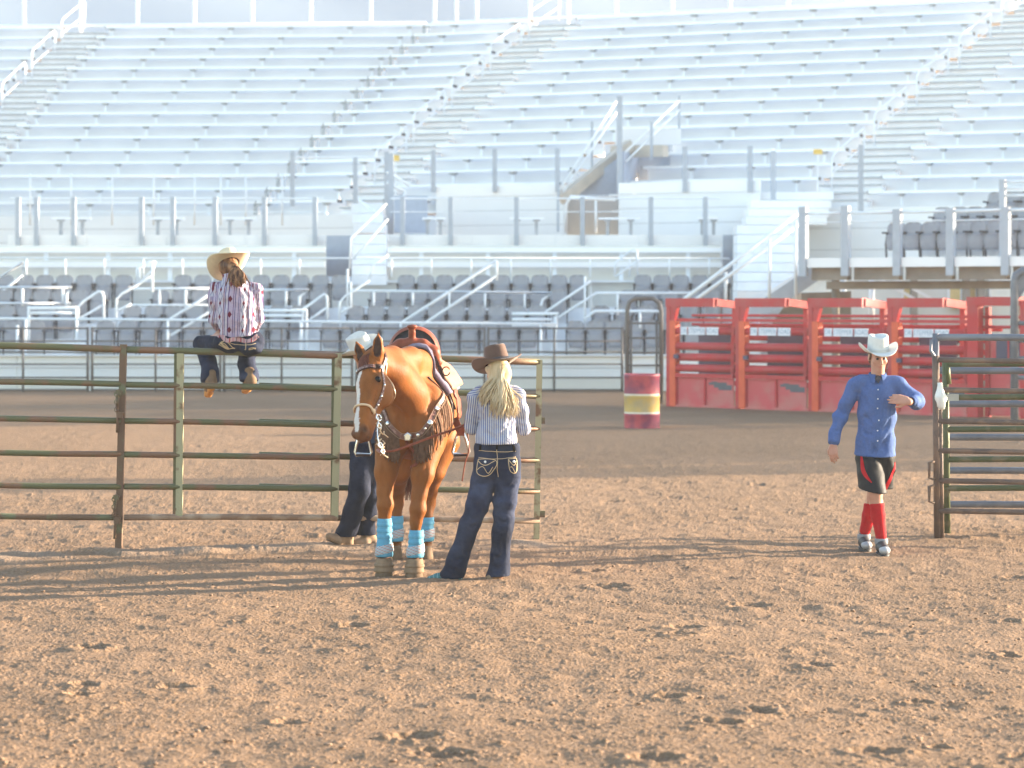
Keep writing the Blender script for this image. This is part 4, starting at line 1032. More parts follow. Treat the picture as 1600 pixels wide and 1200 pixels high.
# ---------------------------------------------------------------- signed distance bodies: one continuous skin per figure
class SDF:
    def __init__(self, k=0.03):
        self.k = k; self.pr = []; self.cuts = []; self.noise = None
    def cone(self, a, b, ra, rb=None, k=None, flat=None, cap=False):
        a = np.array(a, float); b = np.array(b, float); rb = ra if rb is None else rb
        ba = b - a; L2 = max(ba @ ba, 1e-9); L = math.sqrt(L2)
        def f(P):
            t = np.clip((P - a) @ ba / L2, 0, 1)
            q = P - a - t[..., None] * ba
            if flat is not None:
                n = np.array(flat[0], float); n /= np.linalg.norm(n)
                q = q + (flat[1] - 1) * (q @ n)[..., None] * n
            d = np.sqrt((q * q).sum(-1)) - (ra + t * (rb - ra))
            if cap: d = np.maximum(d, (P - b) @ (ba / L))
            return d
        R = max(ra, rb)
        self.pr.append((f, np.minimum(a, b) - R, np.maximum(a, b) + R, self.k if k is None else k, 1)); return self
    def chain(self, pts, rs, k=None, flat=None):
        for i in range(len(pts) - 1): self.cone(pts[i], pts[i + 1], rs[i], rs[i + 1], k, flat)
        return self
    def ell(self, c, r, k=None, R=None, sub=False):
        c = np.array(c, float); r = np.array(r, float); Rm = np.eye(3) if R is None else np.array(R, float)
        def f(P):
            q = (P - c) @ Rm.T
            k0 = np.sqrt(((q / r) ** 2).sum(-1)); k1 = np.sqrt(((q / (r * r)) ** 2).sum(-1)) + 1e-9
            return k0 * (k0 - 1) / k1
        m = r.max() if R is not None else r
        self.pr.append((f, c - m, c + m, self.k if k is None else k, -1 if sub else 1)); return self
    def cut(self, p, n):
        n = np.array(n, float); self.cuts.append((np.array(p, float), n / np.linalg.norm(n))); return self
    @staticmethod
    def comb(D, d, k, sg):
        k = max(k, 1e-4)
        if sg > 0:
            h = np.clip(0.5 + 0.5 * (D - d) / k, 0, 1); return D * (1 - h) + d * h - k * h * (1 - h)
        h = np.clip(0.5 - 0.5 * (D + d) / k, 0, 1); return D * (1 - h) - d * h + k * h * (1 - h)
    def __call__(self, P):
        P = np.asarray(P, float); D = np.full(P.shape[:-1], 0.5)
        for f, lo, hi, k, sg in self.pr: D = self.comb(D, f(P), k, sg)
        if self.noise: D = D + self.noise(P)
        for p, n in self.cuts: D = np.maximum(D, (P - p) @ n)
        return D
    def grad(self, P):
        e = 0.004; g = np.stack([self(P + np.eye(3)[i] * e) - self(P - np.eye(3)[i] * e) for i in range(3)], -1)
        return g / (np.linalg.norm(g, axis=-1, keepdims=True) + 1e-9)
    def snap(self, P, off=0.0, it=5):
        P = np.array(P, float)
        for _ in range(it):
            P = P - self.grad(P) * np.clip(self(P) - off, -0.08, 0.08)[..., None]
        return P
    def grid(self, h):
        lo = np.min([p[1] for p in self.pr if p[4] > 0], 0) - 3 * h - 0.02; hi = np.max([p[2] for p in self.pr if p[4] > 0], 0) + 3 * h + 0.02
        n = np.ceil((hi - lo) / h).astype(int) + 1
        ax = [lo[i] + h * np.arange(n[i]) for i in range(3)]
        D = np.full(n, 0.5)
        for f, l, u, k, sg in self.pr:
            m = k + 2.5 * h
            i0 = np.maximum(np.floor((l - m - lo) / h).astype(int), 0); i1 = np.minimum(np.ceil((u + m - lo) / h).astype(int) + 1, n)
            if (i1 <= i0).any(): continue
            P = np.stack(np.meshgrid(ax[0][i0[0]:i1[0]], ax[1][i0[1]:i1[1]], ax[2][i0[2]:i1[2]], indexing='ij'), -1)
            sl = tuple(slice(i0[i], i1[i]) for i in range(3))
            D[sl] = self.comb(D[sl], f(P), k, sg)
        if self.noise or self.cuts:
            P = np.stack(np.meshgrid(*ax, indexing='ij'), -1)
            if self.noise: D = D + np.where(np.abs(D) < 0.1, self.noise(P), 0)
            for p, nn in self.cuts: D = np.maximum(D, (P - p) @ nn)
        return D, lo
    def mesh(self, name, h):
        D, lo = self.grid(h)
        ins = (D < 0)
        s = sum(ins[a:ins.shape[0] - 1 + a, b:ins.shape[1] - 1 + b, c:ins.shape[2] - 1 + c].astype(np.int8) for a in (0, 1) for b in (0, 1) for c in (0, 1))
        act = (s > 0) & (s < 8)
        cs = np.argwhere(act)
        idx = np.full(act.shape, -1, dtype=np.int64); idx[act] = np.arange(len(cs))
        cor = np.array([(a, b, c) for a in (0, 1) for b in (0, 1) for c in (0, 1)])
        vals = np.stack([D[cs[:, 0] + a, cs[:, 1] + b, cs[:, 2] + c] for a, b, c in cor], 1)
        acc = np.zeros((len(cs), 3)); cnt = np.zeros(len(cs))
        for i in range(8):
            for j in range(i + 1, 8):
                if np.abs(cor[i] - cor[j]).sum() != 1: continue
                x = (vals[:, i] < 0) != (vals[:, j] < 0)
                t = vals[x, i] / (vals[x, i] - vals[x, j])
                acc[x] += cor[i] + t[:, None] * (cor[j] - cor[i]); cnt[x] += 1
        V_ = lo + h * (cs + acc / cnt[:, None])
        F = []
        for ax_ in range(3):
            o = [(1, 2), (2, 0), (0, 1)][ax_]
            a = np.take(ins, range(ins.shape[ax_] - 1), ax_); b = np.take(ins, range(1, ins.shape[ax_]), ax_)
            e = np.argwhere(a != b)
            m = np.ones(len(e), bool)
            for q in o: m &= (e[:, q] > 0) & (e[:, q] < ins.shape[q] - 1)
            e = e[m]
            def c(du, dv):
                w = e.copy(); w[:, o[0]] -= du; w[:, o[1]] -= dv; return idx[w[:, 0], w[:, 1], w[:, 2]]
            q = np.stack([c(1, 1), c(0, 1), c(0, 0), c(1, 0)], 1)
            fl = ins[e[:, 0], e[:, 1], e[:, 2]]
            q = np.where(fl[:, None], q, q[:, ::-1]); F.append(q)
        F = np.concatenate(F); F = F[(F >= 0).all(1)]
        me = bpy.data.meshes.new(name)
        me.vertices.add(len(V_)); me.vertices.foreach_set('co', V_.astype(np.float32).ravel())
        me.loops.add(F.size); me.loops.foreach_set('vertex_index', F.astype(np.int32).ravel())
        me.polygons.add(len(F)); me.polygons.foreach_set('loop_start', np.arange(0, F.size, 4, dtype=np.int32)); me.polygons.foreach_set('loop_total', np.full(len(F), 4, dtype=np.int32))
        me.update(calc_edges=True)
        return me, V_

def set_float(me, name, val):
    a = me.attributes.new(name, 'FLOAT', 'POINT'); a.data.foreach_set('value', np.asarray(val, np.float32))
def set_col(me, name, val):
    c = np.ones((len(val), 4), np.float32); c[:, :3] = val
    a = me.attributes.new(name, 'FLOAT_COLOR', 'POINT'); a.data.foreach_set('color', c.ravel())

def curve(pts, n):
    P = [np.array(p, float) for p in pts]; P = [2 * P[0] - P[1]] + P + [2 * P[-1] - P[-2]]
    out = []; m = len(P) - 3
    for i in range(n):
        t = i / (n - 1) * m; j = min(int(t), m - 1); t -= j
        a, b, c, d = P[j:j + 4]
        out.append(0.5 * ((2 * b) + (c - a) * t + (2 * a - 5 * b + 4 * c - d) * t * t + (3 * b - a - 3 * c + d) * t ** 3))
    return np.array(out)

def ribbon(mb, sdf, pts, w, lo=0.001, hi=0.006, n=24, hug=True, wf=None):
    P = sdf.snap(curve(pts, n), lo); N = sdf.grad(P)
    T = np.gradient(P, axis=0); T /= np.linalg.norm(T, axis=1, keepdims=True) + 1e-9
    B = np.cross(T, N); B /= np.linalg.norm(B, axis=1, keepdims=True) + 1e-9
    ww = (np.full(n, w) if wf is None else np.array([w * wf(i / (n - 1)) for i in range(n)]))[:, None] / 2
    l, r = P - B * ww, P + B * ww
    if hug: l, r = sdf.snap(l, lo, 2), sdf.snap(r, lo, 2)
    th = hi - lo
    mb.loft([[l[i], r[i], r[i] + N[i] * th, l[i] + N[i] * th] for i in range(n)], True, True, True)
    return P, N

def groove(s, pts, r=0.012, k=0.016, depth=0.35, n=7):
    """a cloth fold pressed into the surface along a path"""
    P = s.snap(curve(pts, n), r * (1 - depth) , 6)
    m = len(P) - 1
    for i in range(m):
        f0, f1 = math.sin(math.pi * (i + 0.15) / (m + 0.3)), math.sin(math.pi * (i + 1.15) / (m + 0.3))
        s.cone(P[i], P[i + 1], r * (0.4 + 0.6 * f0), r * (0.4 + 0.6 * f1), k); s.pr[-1] = s.pr[-1][:4] + (-1,)
def unit(v):
    v = np.array(v, float); return v / np.linalg.norm(v)

def hand(s, wrist, d, nrm, thumb, curl=0.5, sc=1.0):
    """palm, four unequal fingers with knuckle bends and a thumb from the side of the palm"""
    w = np.array(wrist, float); d = unit(d); nrm = unit(np.array(nrm, float) - d * (np.array(nrm, float) @ d)); sd = unit(np.cross(d, nrm)) * thumb
    kn = [0.030, 0.010, -0.011, -0.030]; ln = [0.068, 0.076, 0.070, 0.054]
    for i in range(4):
        k0 = w + d * 0.012 + sd * kn[i] * 0.6 * sc; k1 = w + (d * (0.088 - 0.006 * abs(i - 1)) + sd * kn[i]) * sc
        s.cone(k0, k1, 0.015 * sc, 0.0125 * sc, 0.012)
        p = k1; a = 0.0
        for j, fr in enumerate((0.45, 0.32, 0.23)):
            a += curl * (0.8 + 0.12 * i)
            q = p + (d * math.cos(a) + nrm * math.sin(a) + sd * kn[i] * 0.8) * ln[i] * fr * sc
            s.cone(p, q, (0.0098 - 0.0008 * j) * sc, (0.009 - 0.0009 * j) * sc, 0.004); p = q
    t0 = w + (d * 0.025 + sd * 0.026) * sc; t1 = t0 + (d * 0.030 + sd * 0.026 + nrm * 0.012) * sc; t2 = t1 + (d * 0.032 + sd * 0.006 + nrm * 0.016) * sc
    s.cone(t0, t1, 0.015 * sc, 0.0115 * sc, 0.010); s.cone(t1, t2, 0.0112 * sc, 0.0085 * sc, 0.004)

def head(s, c, fwd, up, sc=0.92):
    c = np.array(c, float); f = unit(fwd); u = unit(np.array(up, float) - f * (np.array(up, float) @ f)); r = np.cross(f, u)
    R = np.stack([r, f, u]); L = lambda a, b, e: c + (r * a + f * b + u * e) * sc
    E = lambda p, q, k=None, sub=False: s.ell(L(*p), np.array(q) * sc, k, R, sub)
    E((0, -0.015, 0.035), (0.076, 0.097, 0.092)); E((0, 0.022, -0.045), (0.060, 0.074, 0.082), 0.03)
    E((0, 0.068, -0.104), (0.026, 0.022, 0.022), 0.03); E((0, 0.080, 0.022), (0.050, 0.018, 0.014), 0.02)
    for q in (-1, 1):
        E((q * 0.030, 0.101, 0.002), (0.020, 0.014, 0.013), 0.012, True)
        E((q * 0.078, -0.008, -0.012), (0.010, 0.022, 0.034), 0.008)
        E((q * 0.045, 0.062, -0.03), (0.022, 0.02, 0.022), 0.02)
    s.cone(L(0, 0.094, 0.008), L(0, 0.118, -0.034), 0.008 * sc, 0.0135 * sc, 0.010)
    E((0, 0.093, -0.062), (0.024, 0.010, 0.007), 0.006); E((0, 0.092, -0.076), (0.020, 0.010, 0.008), 0.006)
    E((0, 0.104, -0.069), (0.024, 0.008, 0.0022), 0.004, True)
    return L, R

def make_eyes(parent, L, sc=0.92):
    for q in (-1, 1):
        m = MB(); m.ball(L(q * 0.030, 0.084, 0.002), 0.012 * sc, 10, 6); obj('eye', m, M['eye'], parent, True)

def hat(parent, c, R, a, b, rx, ry, h, side, droop, m, mband, crease=0.028, taper=0.86, pinch=0.0):
    """cowboy hat: rolled brim with thickness, dented crown, band.  R rows: right, front, up"""
    c = np.array(c, float); R = np.array(R, float); n = 40
    T = lambda x, y, z: c + R[0] * x + R[1] * y + R[2] * z
    def brim(f, z0):
        ring = []
        for j in range(n):
            g = 2 * math.pi * j / n; cx, sy = math.cos(g), math.sin(g)
            x = (rx + (a - rx) * f) * cx; y = (ry + (b - ry) * f) * sy
            e = f ** 1.7
            ring.append((x - math.copysign(abs(cx) ** 2.5, cx) * side * 0.35 * e, y, z0 + side * e * abs(cx) ** 2.2 - droop * e * sy * sy))
        return ring
    mb = MB()
    fs = [0.0, 0.25, 0.5, 0.75, 0.93, 1.0]
    top = [brim(f, 0.004) for f in fs]; bot = [brim(f, -0.003) for f in fs][::-1]
    crown = []
    for t in (1.0, 0.93, 0.75, 0.45, 0.15):
        kx = 1 - (1 - taper) * t; k2 = kx * (1.0 if t < 0.99 else 0.90)
        ring = []
        for j in range(n):
            g = 2 * math.pi * j / n; cx, sy = math.cos(g), math.sin(g)
            pin = 1 - pinch * t * max(0, sy) * abs(cx)
            ring.append((rx * k2 * cx * pin, ry * (k2 * 0.5 + 0.5) * sy, h * t * (1 - 0.10 * max(0, sy) * t) - (0.0 if t < 0.9 else 0.010 * (1 - abs(cx)))))
        crown.append(ring)
    def scale_ring(q, dz):
        return [(x * q, y * q, z - dz * (1 - abs(x * q) / rx)) for x, y, z in crown[0]]
    cap = [scale_ring(0.05, crease * 1.1), scale_ring(0.45, crease), scale_ring(0.8, crease * 0.35)]
    rings = cap + crown + top + bot
    mb.loft([[T(*p) for p in r] for r in rings], True, True, False)
    o = obj('hat', mb, m, parent, True)
    bm_ = MB(); z0 = 0.006
    rr = []
    for z, q in ((z0, 1.015), (z0 + 0.022, 1.0), (z0 + 0.022, 0.97), (z0, 0.97)):
        rr.append([T(rx * q * math.cos(2 * math.pi * j / n), ry * q * math.sin(2 * math.pi * j / n), z) for j in range(n)])
    bm_.loft(rr, True); obj('hat_band', bm_, mband, o, True)
    return o

def frame(fwd, up):
    f = unit(fwd); u = unit(np.array(up, float) - f * (np.array(up, float) @ f)); return np.stack([np.cross(f, u), f, u])

def skin_mat(name, col):
    m = mat(name, col, 0.5, 0, 0.06, 20, attr='col'); m.node_tree.nodes['Principled BSDF'].inputs['Specular IOR Level'].default_value = 0.2; return m
M['skin'] = skin_mat('fair_skin', (0.47, 0.25, 0.18))
M['eye'] = mat('dark_eye', (0.03, 0.02, 0.015), 0.2)
M['white_felt'] = mat('white_straw_hat', (0.62, 0.61, 0.57), 0.7, 0, 0.04, 40, bump=0.1, bscale=260, spec=0.12)
M['cream_felt'] = mat('cream_straw_hat', (0.60, 0.52, 0.37), 0.7, 0, 0.05, 40, bump=0.12, bscale=240, spec=0.12)
M['brown_felt'] = mat('brown_felt_hat', (0.105, 0.058, 0.042), 0.8, 0, 0.10, 20, sheen=0.2, spec=0.12)
M['band_dark'] = mat('dark_hat_band', (0.06, 0.04, 0.035), 0.5)
M['band_pale'] = mat('pale_hat_band', (0.55, 0.52, 0.45), 0.5)
M['denim'] = mat('dark_denim', (0.010, 0.013, 0.027), 0.85, 0, col2=(0.034, 0.043, 0.076), scale=5, lo=0.42, hi=0.75, bump=1.0, bscale=20, attr='col', spec=0.12)
M['boot'] = mat('dusty_tan_boot', (0.20, 0.125, 0.075), 0.7, 0, 0.25, 14, spec=0.12)
M['stitch'] = mat('tan_stitching', (0.50, 0.36, 0.20), 0.7)
M['button'] = mat('pearl_button', (0.75, 0.75, 0.72), 0.25)
M['leather'] = mat('dark_leather', (0.045, 0.022, 0.016), 0.45, 0, 0.2, 20, spec=0.12)
M['redleather'] = mat('russet_leather', (0.22, 0.058, 0.030), 0.42, 0, 0.18, 26, bump=0.18, bscale=160, spec=0.12)
M['tanleather'] = mat('tooled_pale_leather', (0.40, 0.20, 0.115), 0.5, 0, 0.15, 30, bump=0.3, bscale=120, spec=0.12)
M['silver'] = mat('silver', (0.72, 0.70, 0.66), 0.25, 0.8, 0.06)
M['raw'] = mat('rawhide', (0.60, 0.42, 0.26), 0.6, 0, 0.1, 30)
def tuck(me, V_, cloths, keep=(), kr=0.10):
    """press the skin a little way inside the clothes that cover it"""
    P = V_.copy()
    for cl in cloths:
        for _ in range(2):
            d = cl(P); m = (d > -0.012) & (d < 0.035)
            for p, n in cl.cuts: m &= ((P - p) @ n) < -0.012
            for c in keep: m &= np.linalg.norm(P - np.array(c), axis=1) > kr
            if m.any(): P[m] = P[m] - cl.grad(P[m]) * (d[m] + 0.014)[:, None]
    me.vertices.foreach_set('co', P.astype(np.float32).ravel()); me.update()
def blank_col(me, V_): set_col(me, 'col', np.ones((len(V_), 3)))
# ---------------------------------------------------------------- people
SOCKS = []
def tuck_local(me, V_, o, cloths, keep):
    base = np.array(ORG[o.name]); tuck(me, V_, cloths, keep)
    me.transform(Matrix.Translation(-Vector(base)))
def ramp_mat(name, attr, period, stops, rough=0.85, bump=0.5, diamonds=None):
    """printed cloth: flat print driven by a cloth coordinate, constant colour stops over one repeat"""
    m = bpy.data.materials.new(name); m.use_nodes = True
    nt = m.node_tree; N = nt.nodes; L = nt.links; b = N['Principled BSDF']; b.inputs['Roughness'].default_value = rough; b.inputs['Specular IOR Level'].default_value = 0.1
    a = N.new('ShaderNodeAttribute'); a.attribute_name = attr
    def math_(op, x, y=None):
        q = N.new('ShaderNodeMath'); q.operation = op
        for i, v in enumerate((x, y)):
            if v is None: continue
            if isinstance(v, (int, float)): q.inputs[i].default_value = v
            else: L.new(v, q.inputs[i])
        return q.outputs[0]
    fr = math_('FRACT', math_('DIVIDE', a.outputs['Fac'], period))
    cr = N.new('ShaderNodeValToRGB'); cr.color_ramp.interpolation = 'CONSTANT'
    el = cr.color_ramp.elements
    el[0].position = 0; el[0].color = (*stops[0][1], 1)
    el[1].position = stops[1][0]; el[1].color = (*stops[1][1], 1)
    for p, c in stops[2:]:
        e = el.new(p); e.color = (*c, 1)
    L.new(fr, cr.inputs['Fac']); out = cr.outputs['Color']
    if diamonds:
        av = N.new('ShaderNodeAttribute'); av.attribute_name = 'v'
        for (cx, hw, per, hv, ph, col) in diamonds:
            dx = math_('DIVIDE', math_('ABSOLUTE', math_('SUBTRACT', fr, cx)), hw)
            fv = math_('FRACT', math_('ADD', math_('DIVIDE', av.outputs['Fac'], per), ph))
            dv = math_('DIVIDE', math_('ABSOLUTE', math_('SUBTRACT', fv, 0.5)), hv)
            msk = math_('LESS_THAN', math_('ADD', dx, dv), 1.0)
            mx = N.new('ShaderNodeMix'); mx.data_type = 'RGBA'; L.new(msk, mx.inputs[0]); L.new(out, mx.inputs[6]); mx.inputs[7].default_value = (*col, 1); out = mx.outputs[2]
    L.new(out, b.inputs['Base Color'])
    tc = N.new('ShaderNodeTexCoord'); nz = N.new('ShaderNodeTexNoise'); nz.inputs['Scale'].default_value = 16; nz.inputs['Detail'].default_value = 3
    L.new(tc.outputs['Object'], nz.inputs['Vector'])
    bp = N.new('ShaderNodeBump'); bp.inputs['Strength'].default_value = bump; bp.inputs['Distance'].default_value = 0.05
    L.new(nz.outputs['Fac'], bp.inputs['Height']); L.new(bp.outputs['Normal'], b.inputs['Normal'])
    return m
def wrinkle(amp, seed=0.0, fz=24.0):
    def f(P):
        x, y, z = P[..., 0], P[..., 1], P[..., 2]
        return amp * (0.6 * np.sin(fz * z + 5 * np.sin(6 * x + seed) + 3 * np.sin(9 * z + 4 * x + seed)) * np.sin(9 * x + 7 * y + seed * 2) + 0.5 * np.sin(17 * x - 31 * z + seed) * np.sin(8 * z + 5 * y))
    return f
def axis_u(V_, segs, x0):
    """cloth coordinate: across the torso for torso points, across the sleeve axis for sleeve points"""
    u = V_[:, 0] - x0; v = V_[:, 2].copy(); best = np.full(len(V_), 1e9)
    for a, b, r in segs:
        a = np.array(a, float); b = np.array(b, float); ba = b - a; L = np.linalg.norm(ba); ax = ba / L
        t = np.clip((V_ - a) @ ax / L, 0, 1); q = V_ - a - t[:, None] * ba; d = np.linalg.norm(q, axis=1) - r
        e = np.cross(ax, (0, 1, 0)); e /= np.linalg.norm(e) + 1e-9
        m = (d < 0.012) & (d < best); best = np.where(m, d, best)
        u = np.where(m, q @ e + 0.5, u); v = np.where(m, t * L, v)
    return u, v

# ------------------------------------------------ blonde woman seen from behind, beside the horse
D0 = 19.09
w = lambda x, y, dd=0.0: np.array(W(x, y, D0 + dd))
pw = thing('person', 'person with long blonde hair, brown hat, striped shirt and bootcut jeans holding the rein', 'person', (W(752, 908, D0).x, D0, 0), 'people at the fence')
b = SDF(0.03)
Lh, Rh = head(b, w(777, 581, 0.02), (-0.38, 0.90, -0.20), (-0.08, 0.15, 1.0))
b.cone(w(777, 594), w(777, 612), 0.05, 0.055)
b.cone(w(752, 622), w(802, 623), 0.050); b.chain([w(777, 630), w(776, 665), w(776, 695), w(776, 722)], [0.110, 0.10, 0.10, 0.11], flat=((0, 1, 0), 1.7))
armL = [w(742, 620), w(737, 668, 0.08), w(755, 660, 0.30)]; armR = [w(811, 622), w(818, 670, 0.06), w(792, 656, 0.31)]
b.chain(armL, [0.045, 0.036, 0.026]); b.chain(armR, [0.045, 0.036, 0.026])
hand(b, armL[2], (0.25, 0.9, 0.2), (0.9, -0.2, 0), 1, 0.8, 0.9); hand(b, armR[2], (-0.4, 0.85, 0.15), (-0.8, -0.3, 0), -1, 0.8, 0.9)
legL = [w(758, 735), w(737, 815, 0.02), w(711, 893)]; legR = [w(793, 737), w(786, 820, 0.0), w(779, 898)]
b.chain(legL, [0.075, 0.05, 0.04]); b.chain(legR, [0.075, 0.05, 0.04])
me, V_ = b.mesh('body', 0.0075); blank_col(me, V_); body_me, body_V = me, V_; body_o = put('body', me, M['skin'], pw, True)
s = SDF(0.035)
s.cone(w(753, 614, 0.02), w(802, 615, 0.02), 0.060, flat=((0, 1, 0), 1.1))
s.chain([w(777, 632, 0.01), w(776, 662, 0.01), w(776, 685), w(776, 694)], [0.150, 0.135, 0.148, 0.146], flat=((0, 1, 0), 1.35))
s.ell(w(776, 640, 0.09), (0.12, 0.07, 0.10))
s.chain([armL[0], armL[1], w(750, 662, 0.24)], [0.058, 0.047, 0.045], 0.022); s.chain([w(810, 620), armR[1], w(802, 662, 0.24)], [0.060, 0.051, 0.046], 0.022)
s.cone(w(777, 603, 0.02), w(777, 608, 0.01), 0.068, 0.072, 0.02)
s.noise = wrinkle(0.009, 1.0, 26)
for g_ in (((808, 640), (800, 655), (792, 672), (786, 688)), ((812, 650), (803, 668), (797, 684)), ((745, 645), (752, 662), (757, 684)), ((776, 660), (770, 674), (766, 689)), ((790, 668), (785, 678), (782, 690)), ((750, 672), (764, 680), (776, 688))):
    groove(s, [w(x, y, -0.12) for x, y in g_], 0.012)
for g_ in (((811, 655), (818, 660), (824, 657)), ((809, 662), (817, 668), (824, 666)), ((734, 655), (738, 660), (743, 657))):
    groove(s, [w(x, y, -0.05) for x, y in g_], 0.009)
s.cut(w(776, 694), (0.02, 0, -1))
me, V_ = s.mesh('shirt', 0.0075)
u, v = axis_u(V_, [(armL[0], armL[1], 0.058), (w(813, 626), armR[1], 0.060), (armR[1], w(802, 662, 0.24), 0.05)], W(776, 0, D0).x)
yoke = V_[:, 2] > w(0, 618)[2]; u = np.where(yoke, V_[:, 2] * 1.0 + 0.18 * np.abs(V_[:, 0] - W(776, 0, D0).x), u)
set_float(me, 'u', u + 10.0); set_float(me, 'v', v)
put('shirt', me, ramp_mat('blue_striped_cotton', 'u', 0.0160, [(0, (0.46, 0.46, 0.50)), (0.64, (0.075, 0.10, 0.26))]), pw, True)
j = SDF(0.03)
j.chain([w(758, 700), w(795, 700)], [0.085, 0.085], flat=((0, 1, 0), 1.0)); j.chain([w(760, 722), w(794, 723)], [0.098, 0.098])
j.ell(w(757, 731, -0.035), (0.086, 0.085, 0.105)); j.ell(w(796, 732, -0.035), (0.086, 0.085, 0.105))
j.chain([w(758, 742), w(747, 785), w(735, 818), w(718, 865), w(707, 900)], [0.098, 0.086, 0.076, 0.076, 0.092], 0.02)
j.chain([w(793, 744), w(789, 785), w(786, 820), w(781, 868), w(778, 903)], [0.098, 0.086, 0.077, 0.074, 0.088], 0.02)
j.noise = wrinkle(0.008, 2.0, 34)
for g_ in (((742, 752), (752, 758), (764, 756)), ((778, 756), (792, 762), (806, 757)), ((734, 808), (742, 813), (750, 809)), ((730, 820), (738, 825), (748, 822)), ((776, 812), (786, 818), (796, 813)), ((774, 826), (784, 830), (794, 826)), ((704, 872), (714, 877), (724, 872)), ((698, 885), (708, 889), (722, 884)), ((768, 868), (778, 874), (790, 868)), ((767, 885), (777, 889), (790, 884)), ((722, 845), (728, 856), (730, 868)), ((786, 845), (788, 858), (786, 872)), ((768, 748), (775, 754), (782, 749))):
    groove(j, [w(x, y, -0.10) for x, y in g_], 0.011)
j.cut(w(776, 692), (0, 0, 1)); j.cut(w(740, 902), (0.05, 0, -1))
me, V_ = j.mesh('jeans', 0.0075)
fade = 1.0 + 0.9 * np.exp(-((V_[:, 2] - w(0, 775)[2]) / 0.16) ** 2) + 0.5 * np.exp(-((V_[:, 2] - w(0, 735)[2]) / 0.08) ** 2)
set_col(me, 'col', np.stack([fade] * 3, 1)); put('jeans', me, M['denim'], pw, True)
def stitch_path(sd, parent, pxs, d, wd=0.004, m='stitch', name='stitching', n=16):
    mb = MB(); ribbon(mb, sd, [np.array(W(x, y, d)) for x, y in pxs], wd, 0.0, 0.003, n, False); return obj(name, mb, M[m], parent)
dz = D0 - 0.12
for pk in (((742, 716), (741, 738), (757, 745), (772, 738), (774, 717), (742, 716)), ((794, 716), (797, 735), (806, 740), (813, 733), (813, 715), (794, 716))):
    stitch_path(j, pw, pk, dz, 0.005, n=40)
    cx = (pk[0][0] + pk[4][0]) / 2
    stitch_path(j, pw, ((pk[0][0] + 1, 719), (cx, 727), (pk[4][0] - 1, 719)), dz, 0.005, n=16)
    stitch_path(j, pw, ((pk[1][0] + 1, pk[1][1] - 4), (cx - 4, 729), (cx + 5, 740), (pk[3][0] - 1, pk[3][1] - 8)), dz, 0.004, n=24)
    q = j.snap(np.array([W(cx, 721, dz)]), 0.003)[0]; mb = MB(); mb.ball(q, 0.010, 8, 5); obj('button', mb, M['button'], pw, True)
stitch_path(j, pw, ((740, 703), (776, 706), (812, 702)), dz, 0.004); stitch_path(j, pw, ((742, 713), (776, 715), (812, 711)), dz, 0.003); stitch_path(j, pw, ((776, 693), (777, 720), (776, 748)), dz, 0.004)
for x in (746, 777, 806):
    mb = MB(); ribbon(mb, j, [np.array(W(x, 693, dz)), np.array(W(x, 698, dz)), np.array(W(x, 703, dz))], 0.016, 0.0, 0.007, 6, False); obj('belt_loop', mb, M['denim'], pw)
mplaid = ramp_mat('teal_plaid_boot', 'u', 0.03, [(0, (0.08, 0.20, 0.21)), (0.45, (0.010, 0.014, 0.02)), (0.62, (0.20, 0.34, 0.34)), (0.9, (0.015, 0.02, 0.03))])
bt = SDF(0.02); bt.chain([w(714, 895, 0.0), w(700, 900, 0), w(684, 902.5, -0.01), w(672, 904, -0.02)], [0.043, 0.040, 0.036, 0.024], flat=((0, 0, 1), 1.15)); bt.cone(w(714, 902, 0.0), w(712, 880), 0.042)
bt.cut(w(700, 907.5), (0, 0, -1)); me, V_ = bt.mesh('boot', 0.006); set_float(me, 'u', V_[:, 0] + 10); set_float(me, 'v', V_[:, 2]); put('boot', me, mplaid, pw, True)
bt = SDF(0.02); bt.chain([w(779, 897, 0.0), w(775, 902, 0.05), w(772, 904, 0.16)], [0.044, 0.040, 0.03], flat=((0, 0, 1), 1.1)); bt.cone(w(771, 903, -0.02), w(765, 904, -0.05), 0.03)
bt.cut(w(775, 909), (0, 0, -1)); me, V_ = bt.mesh('boot', 0.006); put('boot', me, M['boot'], pw, True)
tuck_local(body_me, body_V, body_o, [s, j], [armL[2], armR[2]])
